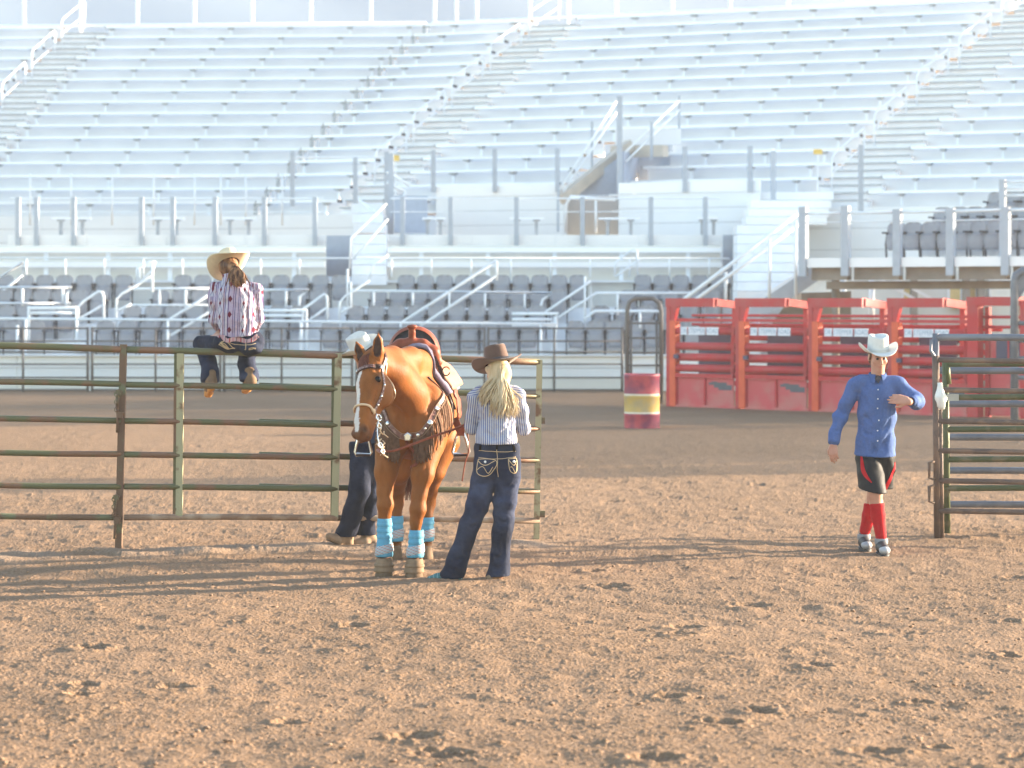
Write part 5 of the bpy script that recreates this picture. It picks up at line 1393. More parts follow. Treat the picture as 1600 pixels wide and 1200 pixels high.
# hair: a base mass and many flowing locks
hs = SDF(0.02); hs.ell(Lh(0, -0.03, 0.0), (0.086, 0.098, 0.115)); hs.chain([Lh(0, -0.06, -0.03), w(777, 603, -0.06), w(777, 616, -0.11)], [0.085, 0.080, 0.045], flat=((0, 1, 0), 1.6))
me, V_ = hs.mesh('hair', 0.008)
mhair = mat('blonde_hair', (0.42, 0.31, 0.17), 0.5, 0, col2=(0.60, 0.49, 0.33), scale=30, lo=0.35, hi=0.65, stretch=(1, 1, 0.12), spec=0.2)
put('hair', me, mhair, pw, True)
hm = MB(); xc = W(777, 0, D0).x
for i in range(380):
    f = (i + 0.5) / 380; ang = math.radians(-118 + 236 * f) + RS.randn() * 0.04
    top = np.array(Lh(math.sin(ang) * 0.096, -math.cos(ang) * 0.118 - 0.012, 0.045 - 0.03 * RS.rand()))
    side = math.sin(ang)
    ln = 0.25 + 0.12 * RS.rand() + 0.05 * (1 - abs(side)) - (0.08 if side > 0.55 else 0)
    end = np.array([xc - side * 0.118 + RS.randn() * 0.024 + 0.008, D0 - 0.155 + 0.07 * abs(side) ** 2 + RS.randn() * 0.008, top[2] - ln])
    pts = []; ph = RS.rand() * 6.28; aw = 0.008 + 0.016 * RS.rand()
    for q in range(10):
        g = q / 9; p = top * (1 - g) + end * g
        p[0] += -side * 0.030 * math.sin(g * 3.1) + aw * g * math.sin(g * 9 + ph); p[1] += -0.015 * math.sin(g * 3.1) + aw * g * math.cos(g * 8 + ph) - 0.02 * g * (1 - g)
        pts.append(p)
    r0 = 0.0034 + 0.0022 * RS.rand()
    hm.sweep(pts, [r0 * (0.75 + 0.5 * math.sin(g / 9 * 3.14)) * (1.0 if g < 8 else (0.6 if g == 8 else 0.2)) for g in range(10)], 5)
obj('hair_locks', hm, mhair, pw, True, kind='stuff')
hat(pw, w(777, 568, 0.02), frame((-0.34, 0.90, -0.28), (-0.21, 0.26, 1.0)), 0.200, 0.215, 0.094, 0.112, 0.135, 0.045, 0.02, M['brown_felt'], M['band_dark'], 0.03, 0.84, 0.25)

# ------------------------------------------------ man in the blue shirt walking towards us
D1 = 21.27
w = lambda x, y, dd=0.0: np.array(W(x, y, D1 + dd))
pb = thing('person', 'person in blue button shirt, black shorts, red socks and white hat walking forward', 'person', (W(1367, 865, D1).x, D1, 0))
b = SDF(0.03)
Lb, Rb = head(b, w(1372, 557, -0.02), (0.14, -0.96, -0.24), (0.02, -0.20, 1.0), 0.95)
b.cone(w(1372, 570), w(1371, 596), 0.052, 0.060)
b.cone(w(1345, 602), w(1396, 602), 0.05); b.chain([w(1370, 615), w(1368, 660), w(1366, 700)], [0.12, 0.115, 0.11], flat=((0, 1, 0), 1.8))
aL = [w(1334, 602), w(1312, 652, 0.02), w(1302, 694, -0.06)]; aR = [w(1406, 602), w(1432, 627, -0.03), w(1420, 628, -0.20)]
b.chain(aL, [0.05, 0.038, 0.028]); b.chain(aR, [0.05, 0.038, 0.030])
hand(b, aL[2], (0.0, -0.10, -1.0), (0.55, 0.75, -0.05), -1, 0.30, 1.0)
hand(b, w(1419, 626, -0.20), (-0.96, 0.05, 0.12), (0.0, 0.95, -0.15), 1, 0.22, 1.05)
lF = [w(1358, 715), w(1367, 772, -0.16), w(1376, 843, -0.12)]; lR = [w(1380, 715), w(1366, 775, 0.10), w(1351, 832, 0.22)]
b.chain(lF, [0.085, 0.056, 0.040]); b.chain(lR, [0.085, 0.056, 0.040])
b.cone(w(1369, 785, -0.10), w(1372, 812, -0.10), 0.058, 0.045)
me, V_ = b.mesh('body', 0.0068)
c = np.ones((len(V_), 3)); lip = np.array(Lb(0, 0.10, -0.069)); c *= 1 - 0.30 * np.exp(-(((V_ - lip) / (0.026, 0.03, 0.009)) ** 2).sum(1))[:, None] * np.array([0.2, 1, 1])
for q in (-1, 1):
    for off, sg, am in (((q * 0.034, 0.09, 0.024), (0.022, 0.03, 0.0055), 0.6), ((q * 0.030, 0.09, 0.009), (0.018, 0.03, 0.006), 0.45)):
        c *= 1 - am * np.exp(-(((V_ - np.array(Lb(*off))) / sg) ** 2).sum(1))[:, None]
set_col(me, 'col', c); body_me, body_V = me, V_; body_o = put('body', me, M['skin'], pb, True); make_eyes(pb, Lb, 0.95)
hs = SDF(0.01); hs.ell(Lb(0, -0.028, 0.03), (0.079, 0.088, 0.085), R=Rb); hs.ell(Lb(0, -0.05, -0.03), (0.07, 0.06, 0.07), R=Rb); hs.cone(Lb(0.074, 0.02, 0.02), Lb(0.076, 0.012, -0.02), 0.010); hs.cone(Lb(-0.074, 0.02, 0.02), Lb(-0.076, 0.012, -0.02), 0.010)
me, V_ = hs.mesh('hair', 0.008); put('hair', me, mat('short_brown_hair', (0.10, 0.055, 0.03), 0.6), pb, True)
s = SDF(0.035)
s.cone(w(1347, 599), w(1395, 599), 0.070, flat=((0, 1, 0), 1.15)); s.chain([w(1371, 618), w(1370, 650), w(1368, 690), w(1367, 712)], [0.158, 0.152, 0.156, 0.172], flat=((0, 1, 0), 1.35))
s.chain([w(1337, 602), aL[1], w(1303, 688, -0.05)], [0.066, 0.056, 0.044], 0.03); s.chain([w(1404, 603), aR[1], w(1427, 627, -0.13)], [0.066, 0.057, 0.046], 0.03)
s.noise = wrinkle(0.014, 4.0, 20)
for g_ in (((1342, 616), (1350, 632), (1356, 652)), ((1340, 640), (1350, 655), (1362, 664)), ((1338, 668), (1350, 676), (1364, 680)), ((1398, 655), (1390, 668), (1380, 676)), ((1400, 675), (1392, 686), (1382, 700)), ((1345, 684), (1352, 694), (1356, 708)), ((1362, 690), (1366, 700), (1367, 709)), ((1392, 612), (1386, 628), (1384, 646)), ((1350, 600), (1356, 612), (1358, 628)), ((1384, 690), (1386, 700), (1385, 709))):
    groove(s, [w(x, y, -0.16) for x, y in g_], 0.013)
for g_ in (((1318, 618), (1324, 626), (1332, 628)), ((1310, 640), (1316, 646), (1322, 645)), ((1306, 652), (1312, 657), (1319, 655)), ((1303, 668), (1308, 672), (1314, 670)), ((1412, 606), (1418, 614), (1420, 624)), ((1420, 614), (1426, 620), (1428, 628))):
    groove(s, [w(x, y, -0.10) for x, y in g_], 0.010)
s.cut(w(1372, 585, 0), (0, 0, 1)); s.cut(w(1370, 711), (-0.02, 0.12, -1)); s.cut(w(1303, 693, -0.05), (-0.1, 0, -1)) if False else None
me, V_ = s.mesh('shirt', 0.0075)
mblue = mat('blue_oxford_cotton', (0.072, 0.122, 0.285), 0.8, 0, 0.10, 60, bump=1.0, bscale=13, spec=0.1)
put('shirt', me, mblue, pb, True)
mcol = mat('shirt_trim_blue', (0.064, 0.112, 0.262), 0.8, 0, 0.05, 60, spec=0.1)
def collar_mesh(c0, rad, hgt, fall, gap=0.35, n=22):
    mb = MB(); rings = [[], [], [], []]
    for i in range(n):
        g = gap + (2 * math.pi - 2 * gap) * i / (n - 1) - math.pi / 2
        cx, sy = math.cos(g), math.sin(g); tip = math.exp(-min(i, n - 1 - i) / 2.2)
        for k, (r, z) in enumerate(((rad, 0.0), (rad * 0.97, hgt), (rad * 1.06, hgt), (rad * 1.25 + 0.02 * tip, hgt - fall - 0.035 * tip))):
            rings[k].append(c0 + np.array([r * cx, r * sy * 0.92 - 0.012 * tip * (k == 3), z + 0.012 * sy]))
    mb.loft(rings, False); mb.loft([[p + np.array([0, 0.001, -0.004]) for p in r] for r in rings[::-1]], False); return mb
obj('collar', collar_mesh(w(1371, 590, 0.0), 0.068, 0.038, 0.045), mcol, pb, True)
P = [w(1373, y, -0.16) for y in (600, 625, 650, 675, 706)]
mb = MB(); ribbon(mb, s, P, 0.034, -0.001, 0.004, 26); obj('placket', mb, mcol, pb)
for y in (607, 623, 639, 656, 673, 690):
    q = s.snap(np.array([w(1373, y, -0.17)]), 0.006)[0]; mb = MB(); mb.ball(q, 0.0062, 8, 5, (1, 0.5, 1)); obj('button', mb, M['button'], pb, True)
mb = MB(); ribbon(mb, s, [w(1380, 622, -0.17), w(1380, 648, -0.17), w(1389, 652, -0.17), w(1398, 648, -0.16), w(1398, 622, -0.15), w(1380, 622, -0.17)], 0.006, -0.001, 0.003, 44, False); obj('pocket_seam', mb, mcol, pb)
for ee, dd_, rr in ((w(1303, 688, -0.05), aL[2] - aL[1], 0.045), (w(1425, 627.5, -0.15), w(1417, 626, -0.2) - aR[1], 0.044)):
    d_ = unit(dd_); o_ = np.cross(d_, (0.3, 1, 0.1)); o_ /= np.linalg.norm(o_); p_ = np.cross(d_, o_); mb = MB()
    mb.loft([[ee + d_ * t_ + (o_ * math.cos(g) + p_ * math.sin(g)) * rr * q_ for g in np.linspace(0, 2 * math.pi, 17)[:-1]] for t_, q_ in ((-0.035, 1.03), (0.03, 0.98), (0.033, 0.90), (-0.02, 0.75))], True, False, True); obj('cuff', mb, mcol, pb, True)
mb = MB(); mb.loft([[w(1366, 590, -0.075), w(1377, 590, -0.075)], [w(1372, 599, -0.105), w(1373, 599, -0.105)]], False); mb.ball(w(1371.5, 591, -0.045), 0.028, 10, 6); obj('undershirt', mb, M['dark'], pb, True)
sh = SDF(0.02)
sh.cone(w(1358, 704), w(1378, 704), 0.100, flat=((0, 1, 0), 1.4)); sh.chain([w(1357, 718), w(1361, 745, -0.09), w(1363, 772, -0.15)], [0.108, 0.108, 0.112]); sh.chain([w(1381, 718), w(1377, 745, 0.05), w(1374, 778, 0.08)], [0.100, 0.100, 0.108])
sh.noise = wrinkle(0.011, 6.0, 26); sh.cut(w(1362, 766, -0.15), (-0.16, 0.15, -1)); sh.cut(w(1366, 698), (0, 0, 1))
me, V_ = sh.mesh('shorts', 0.0075); put('shorts', me, mat('black_shorts', (0.010, 0.010, 0.012), 0.6, 0, 0.2, bump=0.2, bscale=30, spec=0.15), pb, True)
mred2 = mat('red_knit', (0.42, 0.008, 0.014), 0.75, 0, 0.08, 40, bump=0.1, bscale=200, spec=0.1)
for P, wf in (([w(1341, 708, -0.12), w(1343, 725, -0.15), w(1350, 742, -0.22), w(1361, 750, -0.28)], lambda f: 0.25 + 0.75 * math.sin(3.1 * min(f + 0.05, 1))), ([w(1394, 722, -0.02), w(1391, 742, -0.03), w(1384, 762, -0.03), w(1382, 770, -0.03)], lambda f: 0.5 + 0.5 * math.sin(3.1 * f))):
    mb = MB(); ribbon(mb, sh, P, 0.036, 0.0, 0.004, 22, True, wf); obj('side_stripe', mb, mred2, pb)
for a_, b_, c_ in ((w(1370, 786, -0.155), w(1372, 806, -0.13), w(1376.5, 838, -0.115)), (w(1361, 786, 0.13), w(1358, 806, 0.16), w(1351.5, 829, 0.215))):
    k_ = SDF(0.02); k_.chain([a_, b_ + np.array([0, 0.008, 0]), c_], [0.0585, 0.056, 0.045]); k_.cut(a_, (-0.05, 0, 1)); SOCKS.append(k_); me, V_ = k_.mesh('sock', 0.007); put('sock', me, mred2, pb, True)
tuck_local(body_me, body_V, body_o, [s, sh] + SOCKS, [aL[2], aR[2], w(1405, 625, -0.2)])
mshoe = mat('black_shoe', (0.02, 0.02, 0.024), 0.6); mtoe = mat('white_shoe_toe', (0.36, 0.36, 0.37), 0.5); mcuff = mat('grey_shoe_cuff', (0.22, 0.22, 0.23), 0.8)
for ank, toe, lift in ((w(1377, 845, -0.11), w(1382, 859, -0.27), 0.0), (w(1350, 838, 0.23), w(1354, 851, 0.07), 0.0)):
    k_ = SDF(0.02); hl = ank + np.array([0, 0.03, -0.055]); k_.cone(ank, hl, 0.047, 0.045); k_.chain([ank + np.array([0, -0.02, -0.04]), toe], [0.046, 0.042]); fl = min(toe[2], hl[2]) - 0.040
    k_.cut((toe[0], toe[1], fl), (0, 0, -1)); me, V_ = k_.mesh('shoe', 0.006); so = put('shoe', me, mshoe, pb, True)
    k_ = SDF(0.02); k_.ell(toe + np.array([0, -0.005, -0.004]), (0.046, 0.060, 0.037)); k_.cut((toe[0], toe[1], fl), (0, 0, -1)); me, V_ = k_.mesh('toe_cap', 0.006); put('toe_cap', me, mtoe, so, True)
    mb = MB(); mb.loft([[(ank[0] + r * math.cos(g), ank[1] + r * math.sin(g), ank[2] + z) for g in np.linspace(0, 2 * math.pi, 17)[:-1]] for r, z in ((0.050, -0.028), (0.056, -0.02), (0.056, 0.012), (0.050, 0.02), (0.04, 0.02))], True); obj('ankle_cuff', mb, mcuff, so, True)
    mb = MB()
    mb.loft([[(toe[0] + (hl[0] - toe[0]) * (0.5 + 0.5 * math.sin(g)) + 0.051 * math.cos(g), toe[1] + (hl[1] - toe[1]) * (0.5 + 0.5 * math.sin(g)) + 0.075 * math.sin(g), z) for g in np.linspace(0, 2 * math.pi, 21)[:-1]] for z in (fl - 0.014, fl + 0.006)], True, True, True); obj('sole', mb, mshoe, so)
hat(pb, w(1372, 549.5, -0.015), frame((0.10, -0.97, -0.10), (-0.01, -0.05, 1.0)), 0.182, 0.215, 0.090, 0.108, 0.146, 0.075, 0.015, M['white_felt'], M['band_pale'], 0.022, 0.90)

# ------------------------------------------------ cowgirl sitting on the top rail with her back to us
D2 = fence_d(360) - 0.0
w = lambda x, y, dd=0.0: np.array(W(x, y, D2 + dd))
pg = thing('person', 'person in cream hat and patterned purple shirt sitting on the top fence rail', 'person', W(368, 550, D2), 'people at the fence')
b = SDF(0.03)
Lg, Rg = head(b, w(357, 418, 0.10), (-0.10, 0.86, -0.45), (-0.08, 0.40, 0.9))
b.cone(w(358, 425, 0.07), w(363, 443, 0.04), 0.05, 0.055); b.cone(w(345, 455, 0.02), w(392, 455, 0.02), 0.05)
b.chain([w(367, 470), w(370, 500), w(374, 524)], [0.11, 0.10, 0.10], flat=((0, 1, 0), 1.7))
gL = [w(336, 455, 0.02), w(333, 500, 0.06), w(346, 520, 0.30)]; gR = [w(400, 456, 0.02), w(406, 498, 0.06), w(392, 522, 0.30)]
b.chain(gL, [0.045, 0.036, 0.028]); b.chain(gR, [0.045, 0.036, 0.028]); hand(b, gL[2], (0.3, 0.9, -0.2), (0.2, 0.1, -1), 1, 0.7, 0.9); hand(b, gR[2], (-0.3, 0.9, -0.2), (-0.2, 0.1, -1), -1, 0.7, 0.9)
kL = [w(352, 533, 0.04), w(316, 538, 0.36), w(330, 592, 0.22)]; kR = [w(390, 535, 0.04), w(386, 545, 0.42), w(391, 590, 0.22)]
b.chain(kL, [0.08, 0.055, 0.038]); b.chain(kR, [0.08, 0.055, 0.038])
me, V_ = b.mesh('body', 0.0075); blank_col(me, V_); body_me, body_V = me, V_; body_o = put('body', me, M['skin'], pg, True)
s = SDF(0.035)
s.cone(w(347, 452, 0.02), w(390, 452, 0.02), 0.072, flat=((0, 1, 0), 1.1)); s.chain([w(367, 470, -0.01), w(369, 495, -0.01), w(372, 526)], [0.172, 0.160, 0.150], flat=((0, 1, 0), 1.35)); s.cone(w(360, 432, 0.06), w(364, 442, 0.03), 0.066, 0.08)
s.chain([w(337, 452, 0.02), w(335, 498, 0.04), w(346, 518, 0.24)], [0.062, 0.056, 0.044], 0.02); s.chain([w(399, 453, 0.02), w(402, 496, 0.04), w(394, 520, 0.24)], [0.064, 0.054, 0.044], 0.02)
for g_ in (((345, 470), (352, 485), (354, 505)), ((392, 468), (388, 486), (388, 508)), ((350, 505), (356, 515), (360, 524)), ((395, 500), (390, 512), (386, 522)), ((372, 505), (374, 515), (375, 524)), ((360, 440), (352, 452), (346, 462)), ((380, 442), (388, 452), (394, 464))):
    groove(s, [w(x, y, -0.16) for x, y in g_], 0.012)
for g_ in (((327, 480), (333, 487), (339, 485)), ((328, 498), (334, 503), (340, 500)), ((400, 482), (405, 488), (409, 485)), ((398, 498), (404, 503), (409, 499))):
    groove(s, [w(x, y, -0.04) for x, y in g_], 0.010)
s.noise = wrinkle(0.011, 9.0, 24); s.cut(w(372, 526), (0.10, 0.05, -1))
me, V_ = s.mesh('shirt', 0.0075)
tx = W(369, 0, D2).x; u, v = axis_u(V_, [(w(337, 452, 0.02), w(333, 498, 0.04), 0.056), (w(399, 453, 0.02), w(405, 496, 0.04), 0.056)], tx + 0.06 * 0)
u = u - 0.05 * (V_[:, 2] - w(0, 520)[2])
set_float(me, 'u', u + 10.0 - 0.0); set_float(me, 'v', v)
lav, pur, nav, mar, pale = (0.39, 0.31, 0.40), (0.10, 0.055, 0.15), (0.05, 0.06, 0.15), (0.13, 0.02, 0.04), (0.45, 0.40, 0.47)
put('shirt', me, ramp_mat('patterned_western_cloth', 'u', 0.20, [(0, lav), (0.10, nav), (0.125, lav), (0.17, pur), (0.195, pale), (0.46, mar), (0.485, lav), (0.53, nav), (0.555, pale), (0.66, pur), (0.70, lav), (0.80, lav), (0.88, pur), (0.91, lav), (0.96, nav), (0.985, lav)],
    diamonds=[(0.32, 0.105, 0.115, 0.48, 0.0, (0.20, 0.20, 0.30)), (0.32, 0.075, 0.115, 0.34, 0.0, (0.42, 0.40, 0.46)), (0.32, 0.055, 0.115, 0.20, 0.5, mar), (0.755, 0.10, 0.13, 0.22, 0.3, mar)]), pg, True)
j = SDF(0.035)
j.cone(w(352, 524), w(396, 530), 0.085, flat=((0, 1, 0), 1.15)); j.ell(w(358, 537, 0.0), (0.115, 0.12, 0.085)); j.ell(w(392, 540, 0.0), (0.105, 0.12, 0.085))
j.chain([w(352, 533, 0.05), w(316, 536, 0.36)], [0.095, 0.072]); j.chain([w(316, 538, 0.36), w(325, 565, 0.30), w(329, 592, 0.22)], [0.074, 0.072, 0.078], 0.02)
j.chain([w(392, 537, 0.05), w(386, 545, 0.42)], [0.098, 0.074]); j.chain([w(386, 547, 0.42), w(386, 570, 0.34), w(390, 590, 0.22)], [0.076, 0.074, 0.082], 0.02)
j.noise = wrinkle(0.010, 12.0, 30); j.cut(w(372, 522), (-0.10, -0.05, 1)); j.cut(w(360, 597, 0.22), (0.04, -0.25, -1))
me, V_ = j.mesh('jeans', 0.0075); set_col(me, 'col', np.ones((len(V_), 3)) * (1.0 + 0.6 * (V_[:, 2:3] < w(0, 560)[2]))); put('jeans', me, M['denim'], pg, True)
mbelt = ramp_mat('pink_beaded_belt', 'u', 0.09, [(0, (0.40, 0.20, 0.20)), (0.30, (0.48, 0.36, 0.34)), (0.38, (0.10, 0.04, 0.05)), (0.46, (0.42, 0.25, 0.25)), (0.80, (0.35, 0.05, 0.05)), (0.92, (0.48, 0.38, 0.35))])
bl = MB(); Pb_, _ = ribbon(bl, j, [w(338, 517, -0.08), w(352, 524, -0.16), w(372, 528, -0.16), (w(392, 527, -0.15)), w(405, 522, -0.08)], 0.036, 0.002, 0.010, 30, True)
me = mesh_of('belt', bl); set_float(me, 'u', [p[0] + 10 for p in bl.v]); set_float(me, 'v', [0] * len(bl.v)); put('belt', me, mbelt, pg)
dz = D2 - 0.16
for pk in (((334, 531), (330, 540), (352, 552), (366, 549), (366, 543), (338, 528), (334, 531)), ((338, 533), (345, 545), (356, 549), (350, 540), (342, 540), (354, 547)), ((388, 546), (390, 552), (403, 550), (404, 544), (388, 546))):
    stitch_path(j, pg, pk, dz, 0.006, n=36)
stitch_path(j, pg, ((379, 530), (379, 545), (377, 553)), dz, 0.005); stitch_path(j, pg, ((338, 525), (360, 537), (380, 538), (402, 533)), dz, 0.004)
tuck_local(body_me, body_V, body_o, [s, j], [gL[2], gR[2]])
mor = mat('orange_boot_sole', (0.55, 0.25, 0.06), 0.6, 0, 0.15)
for hl, an, to in ((w(330, 598, 0.16), w(330, 585, 0.20), w(325, 612, 0.38)), (w(392, 596, 0.16), w(390, 582, 0.20), w(383, 606, 0.38))):
    k_ = SDF(0.02); k_.cone(an, hl, 0.048, 0.046); k_.chain([hl, (hl + to) / 2, to], [0.046, 0.044, 0.036]); me, V_ = k_.mesh('boot', 0.007); bo = put('boot', me, M['boot'], pg, True)
    k_ = SDF(0.015); o_ = np.array([0, 0.0, -0.030]); k_.chain([hl * 0.3 + to * 0.7 + o_, to + o_], [0.040, 0.034], flat=((0, 0.6, 1), 2.0)); k_.cone(hl + o_ + np.array([0, -0.01, -0.012]), hl + o_, 0.034, 0.034); k_.cone(hl + o_, hl * 0.3 + to * 0.7 + o_, 0.026, 0.030); me, V_ = k_.mesh('sole', 0.007); put('sole', me, mor, bo, True)
mh2 = mat('brown_hair', (0.07, 0.028, 0.016), 0.45, 0, col2=(0.30, 0.15, 0.07), scale=34, lo=0.4, hi=0.65, stretch=(1, 1, 0.15), spec=0.2)
hs = SDF(0.02); hs.ell(Lg(0, -0.025, 0.01), (0.083, 0.095, 0.108), R=Rg); hs.chain([Lg(0.0, -0.07, -0.01), w(367, 419, -0.06)], [0.05, 0.036]); me, V_ = hs.mesh('hair', 0.008); put('hair', me, mh2, pg, True)
hm = MB()
for i in range(80):
    a0_ = RS.rand() * 6.28; r_ = 0.022 * math.sqrt(RS.rand()); top = w(368, 417, -0.10) + np.array([r_ * math.cos(a0_), r_ * math.sin(a0_) * 0.6, 0])
    end = w(373, 442 + 8 * RS.rand(), -0.165) + np.array([RS.randn() * 0.026, RS.randn() * 0.008, 0]); ph = RS.rand() * 6
    pts = [top * (1 - g) + end * g + np.array([0.034 * math.sin(g * 2.8) * math.cos(a0_) + 0.010 * g * math.sin(9 * g + ph), -0.028 * math.sin(g * 2.6), 0]) for g in np.linspace(0, 1, 8)]
    hm.sweep(pts, [0.006, 0.007, 0.0075, 0.0075, 0.007, 0.006, 0.0045, 0.0015], 5)
obj('ponytail', hm, mh2, pg, True, kind='stuff')
mb = MB(); mb.ball(w(368, 418, -0.10), 0.030, 12, 6, (1, 0.8, 0.5)); obj('hair_tie', mb, M['leather'], pg, True)
hat(pg, w(358, 412, 0.10), frame((-0.30, 0.78, -0.50), (-0.24, 0.46, 0.84)), 0.200, 0.225, 0.088, 0.108, 0.115, 0.055, 0.03, M['cream_felt'], M['band_pale'], 0.03, 0.84, 0.25)

# ------------------------------------------------ cowboy walking behind the fence, mostly hidden by the horse
D3 = 21.85
w = lambda x, y, dd=0.0: np.array(W(x, y, D3 + dd))
pm = thing('person', 'person in pale straw hat and dark jeans walking behind the fence and horse', 'person', (W(560, 853, D3).x, D3, 0), 'people at the fence')
b = SDF(0.03)
Lm, Rm = head(b, w(566, 551, 0), (0.55, -0.75, -0.35), (-0.25, -0.25, 1.0)); b.cone(w(565, 562), w(572, 588), 0.05, 0.056)
b.cone(w(572, 596), w(596, 596), 0.05); b.chain([w(584, 610), w(584, 650), w(578, 690)], [0.11, 0.11, 0.105], flat=((0, 1, 0), 1.7))
mL = [w(576, 598), w(580, 648, 0.10), w(584, 690, 0.02)]; mR = [w(594, 598), w(600, 648, -0.05), w(596, 690, -0.12)]
b.chain(mL, [0.05, 0.038, 0.028]); b.chain(mR, [0.05, 0.038, 0.028]); hand(b, mL[2], (0, 0, -1), (1, 0, 0), -1, 0.4); hand(b, mR[2], (0, -0.1, -1), (-1, 0, 0), 1, 0.4)
b.chain([w(568, 700), w(560, 768, -0.1), w(540, 832, 0.0)], [0.085, 0.055, 0.042]); b.chain([w(578, 700), w(574, 768, 0.1), w(572, 832, 0.14)], [0.085, 0.055, 0.042])
me, V_ = b.mesh('body', 0.009); blank_col(me, V_); body_me, body_V = me, V_; body_o = put('body', me, M['skin'], pm, True); make_eyes(pm, Lm)
s = SDF(0.035); s.cone(w(574, 594), w(596, 594), 0.070); s.chain([w(586, 612), w(585, 650), w(579, 692)], [0.14, 0.13, 0.13], flat=((0, 1, 0), 1.35)); s.chain([mL[0], mL[1], w(584, 682, 0.03)], [0.062, 0.054, 0.042]); s.chain([mR[0], mR[1], w(596, 682, -0.11)], [0.062, 0.054, 0.042]); s.noise = wrinkle(0.006, 3); s.cut(w(574, 692), (0, 0, -1))
me, V_ = s.mesh('shirt', 0.009); put('shirt', me, mat('dark_grey_blue_shirt', (0.04, 0.055, 0.09), 0.85, bump=0.2, bscale=26, spec=0.1), pm, True)
j = SDF(0.03); j.cone(w(565, 696), w(583, 696), 0.11, flat=((0, 1, 0), 1.15)); j.chain([w(566, 712), w(562, 765, -0.12), w(552, 800, -0.06), w(541, 834, 0.0)], [0.108, 0.088, 0.080, 0.092]); j.chain([w(581, 712), w(576, 765, 0.06), w(573, 800, 0.12), w(571, 836, 0.14)], [0.104, 0.086, 0.078, 0.088]); j.noise = wrinkle(0.006, 5, 30); j.cut(w(560, 838), (0, 0, -1)); j.cut(w(574, 690), (0, 0, 1))
me, V_ = j.mesh('jeans', 0.008); blank_col(me, V_); put('jeans', me, M['denim'], pm, True)
tuck_local(body_me, body_V, body_o, [s, j], [mL[2], mR[2]])
mpale = mat('dusty_pale_boot', (0.30, 0.20, 0.13), 0.75, 0, 0.2, 14, spec=0.1)
for an, hl, to in ((w(541, 832, 0.0), w(545, 848, 0.02), w(514, 838, -0.08)), (w(572, 834, 0.14), w(584, 846, 0.14), w(556, 848, 0.06))):
    k_ = SDF(0.02); k_.cone(an, hl, 0.048, 0.042); k_.chain([hl * 0.5 + an * 0.5, (hl + to) / 2, to], [0.048, 0.046, 0.030]); me, V_ = k_.mesh('boot', 0.007); bo = put('boot', me, mpale, pm, True)
    k_ = SDF(0.012); o_ = np.array([0, 0, -0.038]); k_.chain([(hl + to) / 2 + o_, to + o_ * 0.75], [0.036, 0.028], flat=((0, 0, 1), 2.6)); k_.cone(hl, hl + o_ * 0.8, 0.036, 0.034); k_.cone(hl + o_ * 0.9, (hl + to) / 2 + o_, 0.024, 0.030); me, V_ = k_.mesh('sole', 0.007); put('sole', me, M['boot'], bo, True)
hs = SDF(0.01); hs.ell(Lm(0, -0.028, 0.02), (0.08, 0.09, 0.09), R=Rm); me, V_ = hs.mesh('hair', 0.009); put('hair', me, mh2, pm, True)
hat(pm, w(566, 545, -0.01), frame((0.70, -0.60, 0.18), (-0.42, -0.25, 0.86)), 0.175, 0.215, 0.094, 0.112, 0.14, 0.06, 0.0, M['white_felt'], M['band_pale'], 0.03, 0.86, 0.2)
# ---------------------------------------------------------------- horse
hz = thing('horse', 'chestnut horse with white blaze, fringed breast collar and light blue leg boots', 'horse', (W(640, 900, 19.4).x, 19.4, 0))
w = lambda x, y, d: np.array(W(x, y, d))
H = SDF(0.07)
XF, XR = -0.765, -0.735
H.cone((XF, 19.75, 1.19), (XR, 20.75, 1.20), 0.268, 0.29, flat=((0, 0, 1), 0.82))
H.ell((XF, 19.62, 1.18), (0.235, 0.24, 0.27)); H.ell((XF + 0.02, 20.05, 1.47), (0.115, 0.34, 0.205)); H.ell((XR, 20.95, 1.32), (0.285, 0.33, 0.27))
for sx in (-1, 1):
    H.ell((XF + sx * 0.165, 19.62, 1.14), (0.110, 0.19, 0.28)); H.ell((XR + sx * 0.15, 20.90, 1.12), (0.15, 0.26, 0.30))
H.ell((XF - 0.105, 19.44, 1.08), (0.115, 0.11, 0.17), 0.05); H.ell((XF + 0.105, 19.44, 1.08), (0.115, 0.11, 0.17), 0.05)
# neck
NK = [w(645, 668, 19.60), w(636, 617, 19.45), w(612, 583, 19.22), w(588, 568, 19.05)]
H.chain(NK, [0.175, 0.152, 0.126, 0.104], 0.06); H.ell((-0.82, 19.72, 1.50), (0.105, 0.40, 0.17), 0.09); H.chain([w(655, 566, 19.95), w(640, 561, 19.60), w(612, 557, 19.30), w(590, 554, 19.09)], [0.100, 0.080, 0.064, 0.054], 0.08)
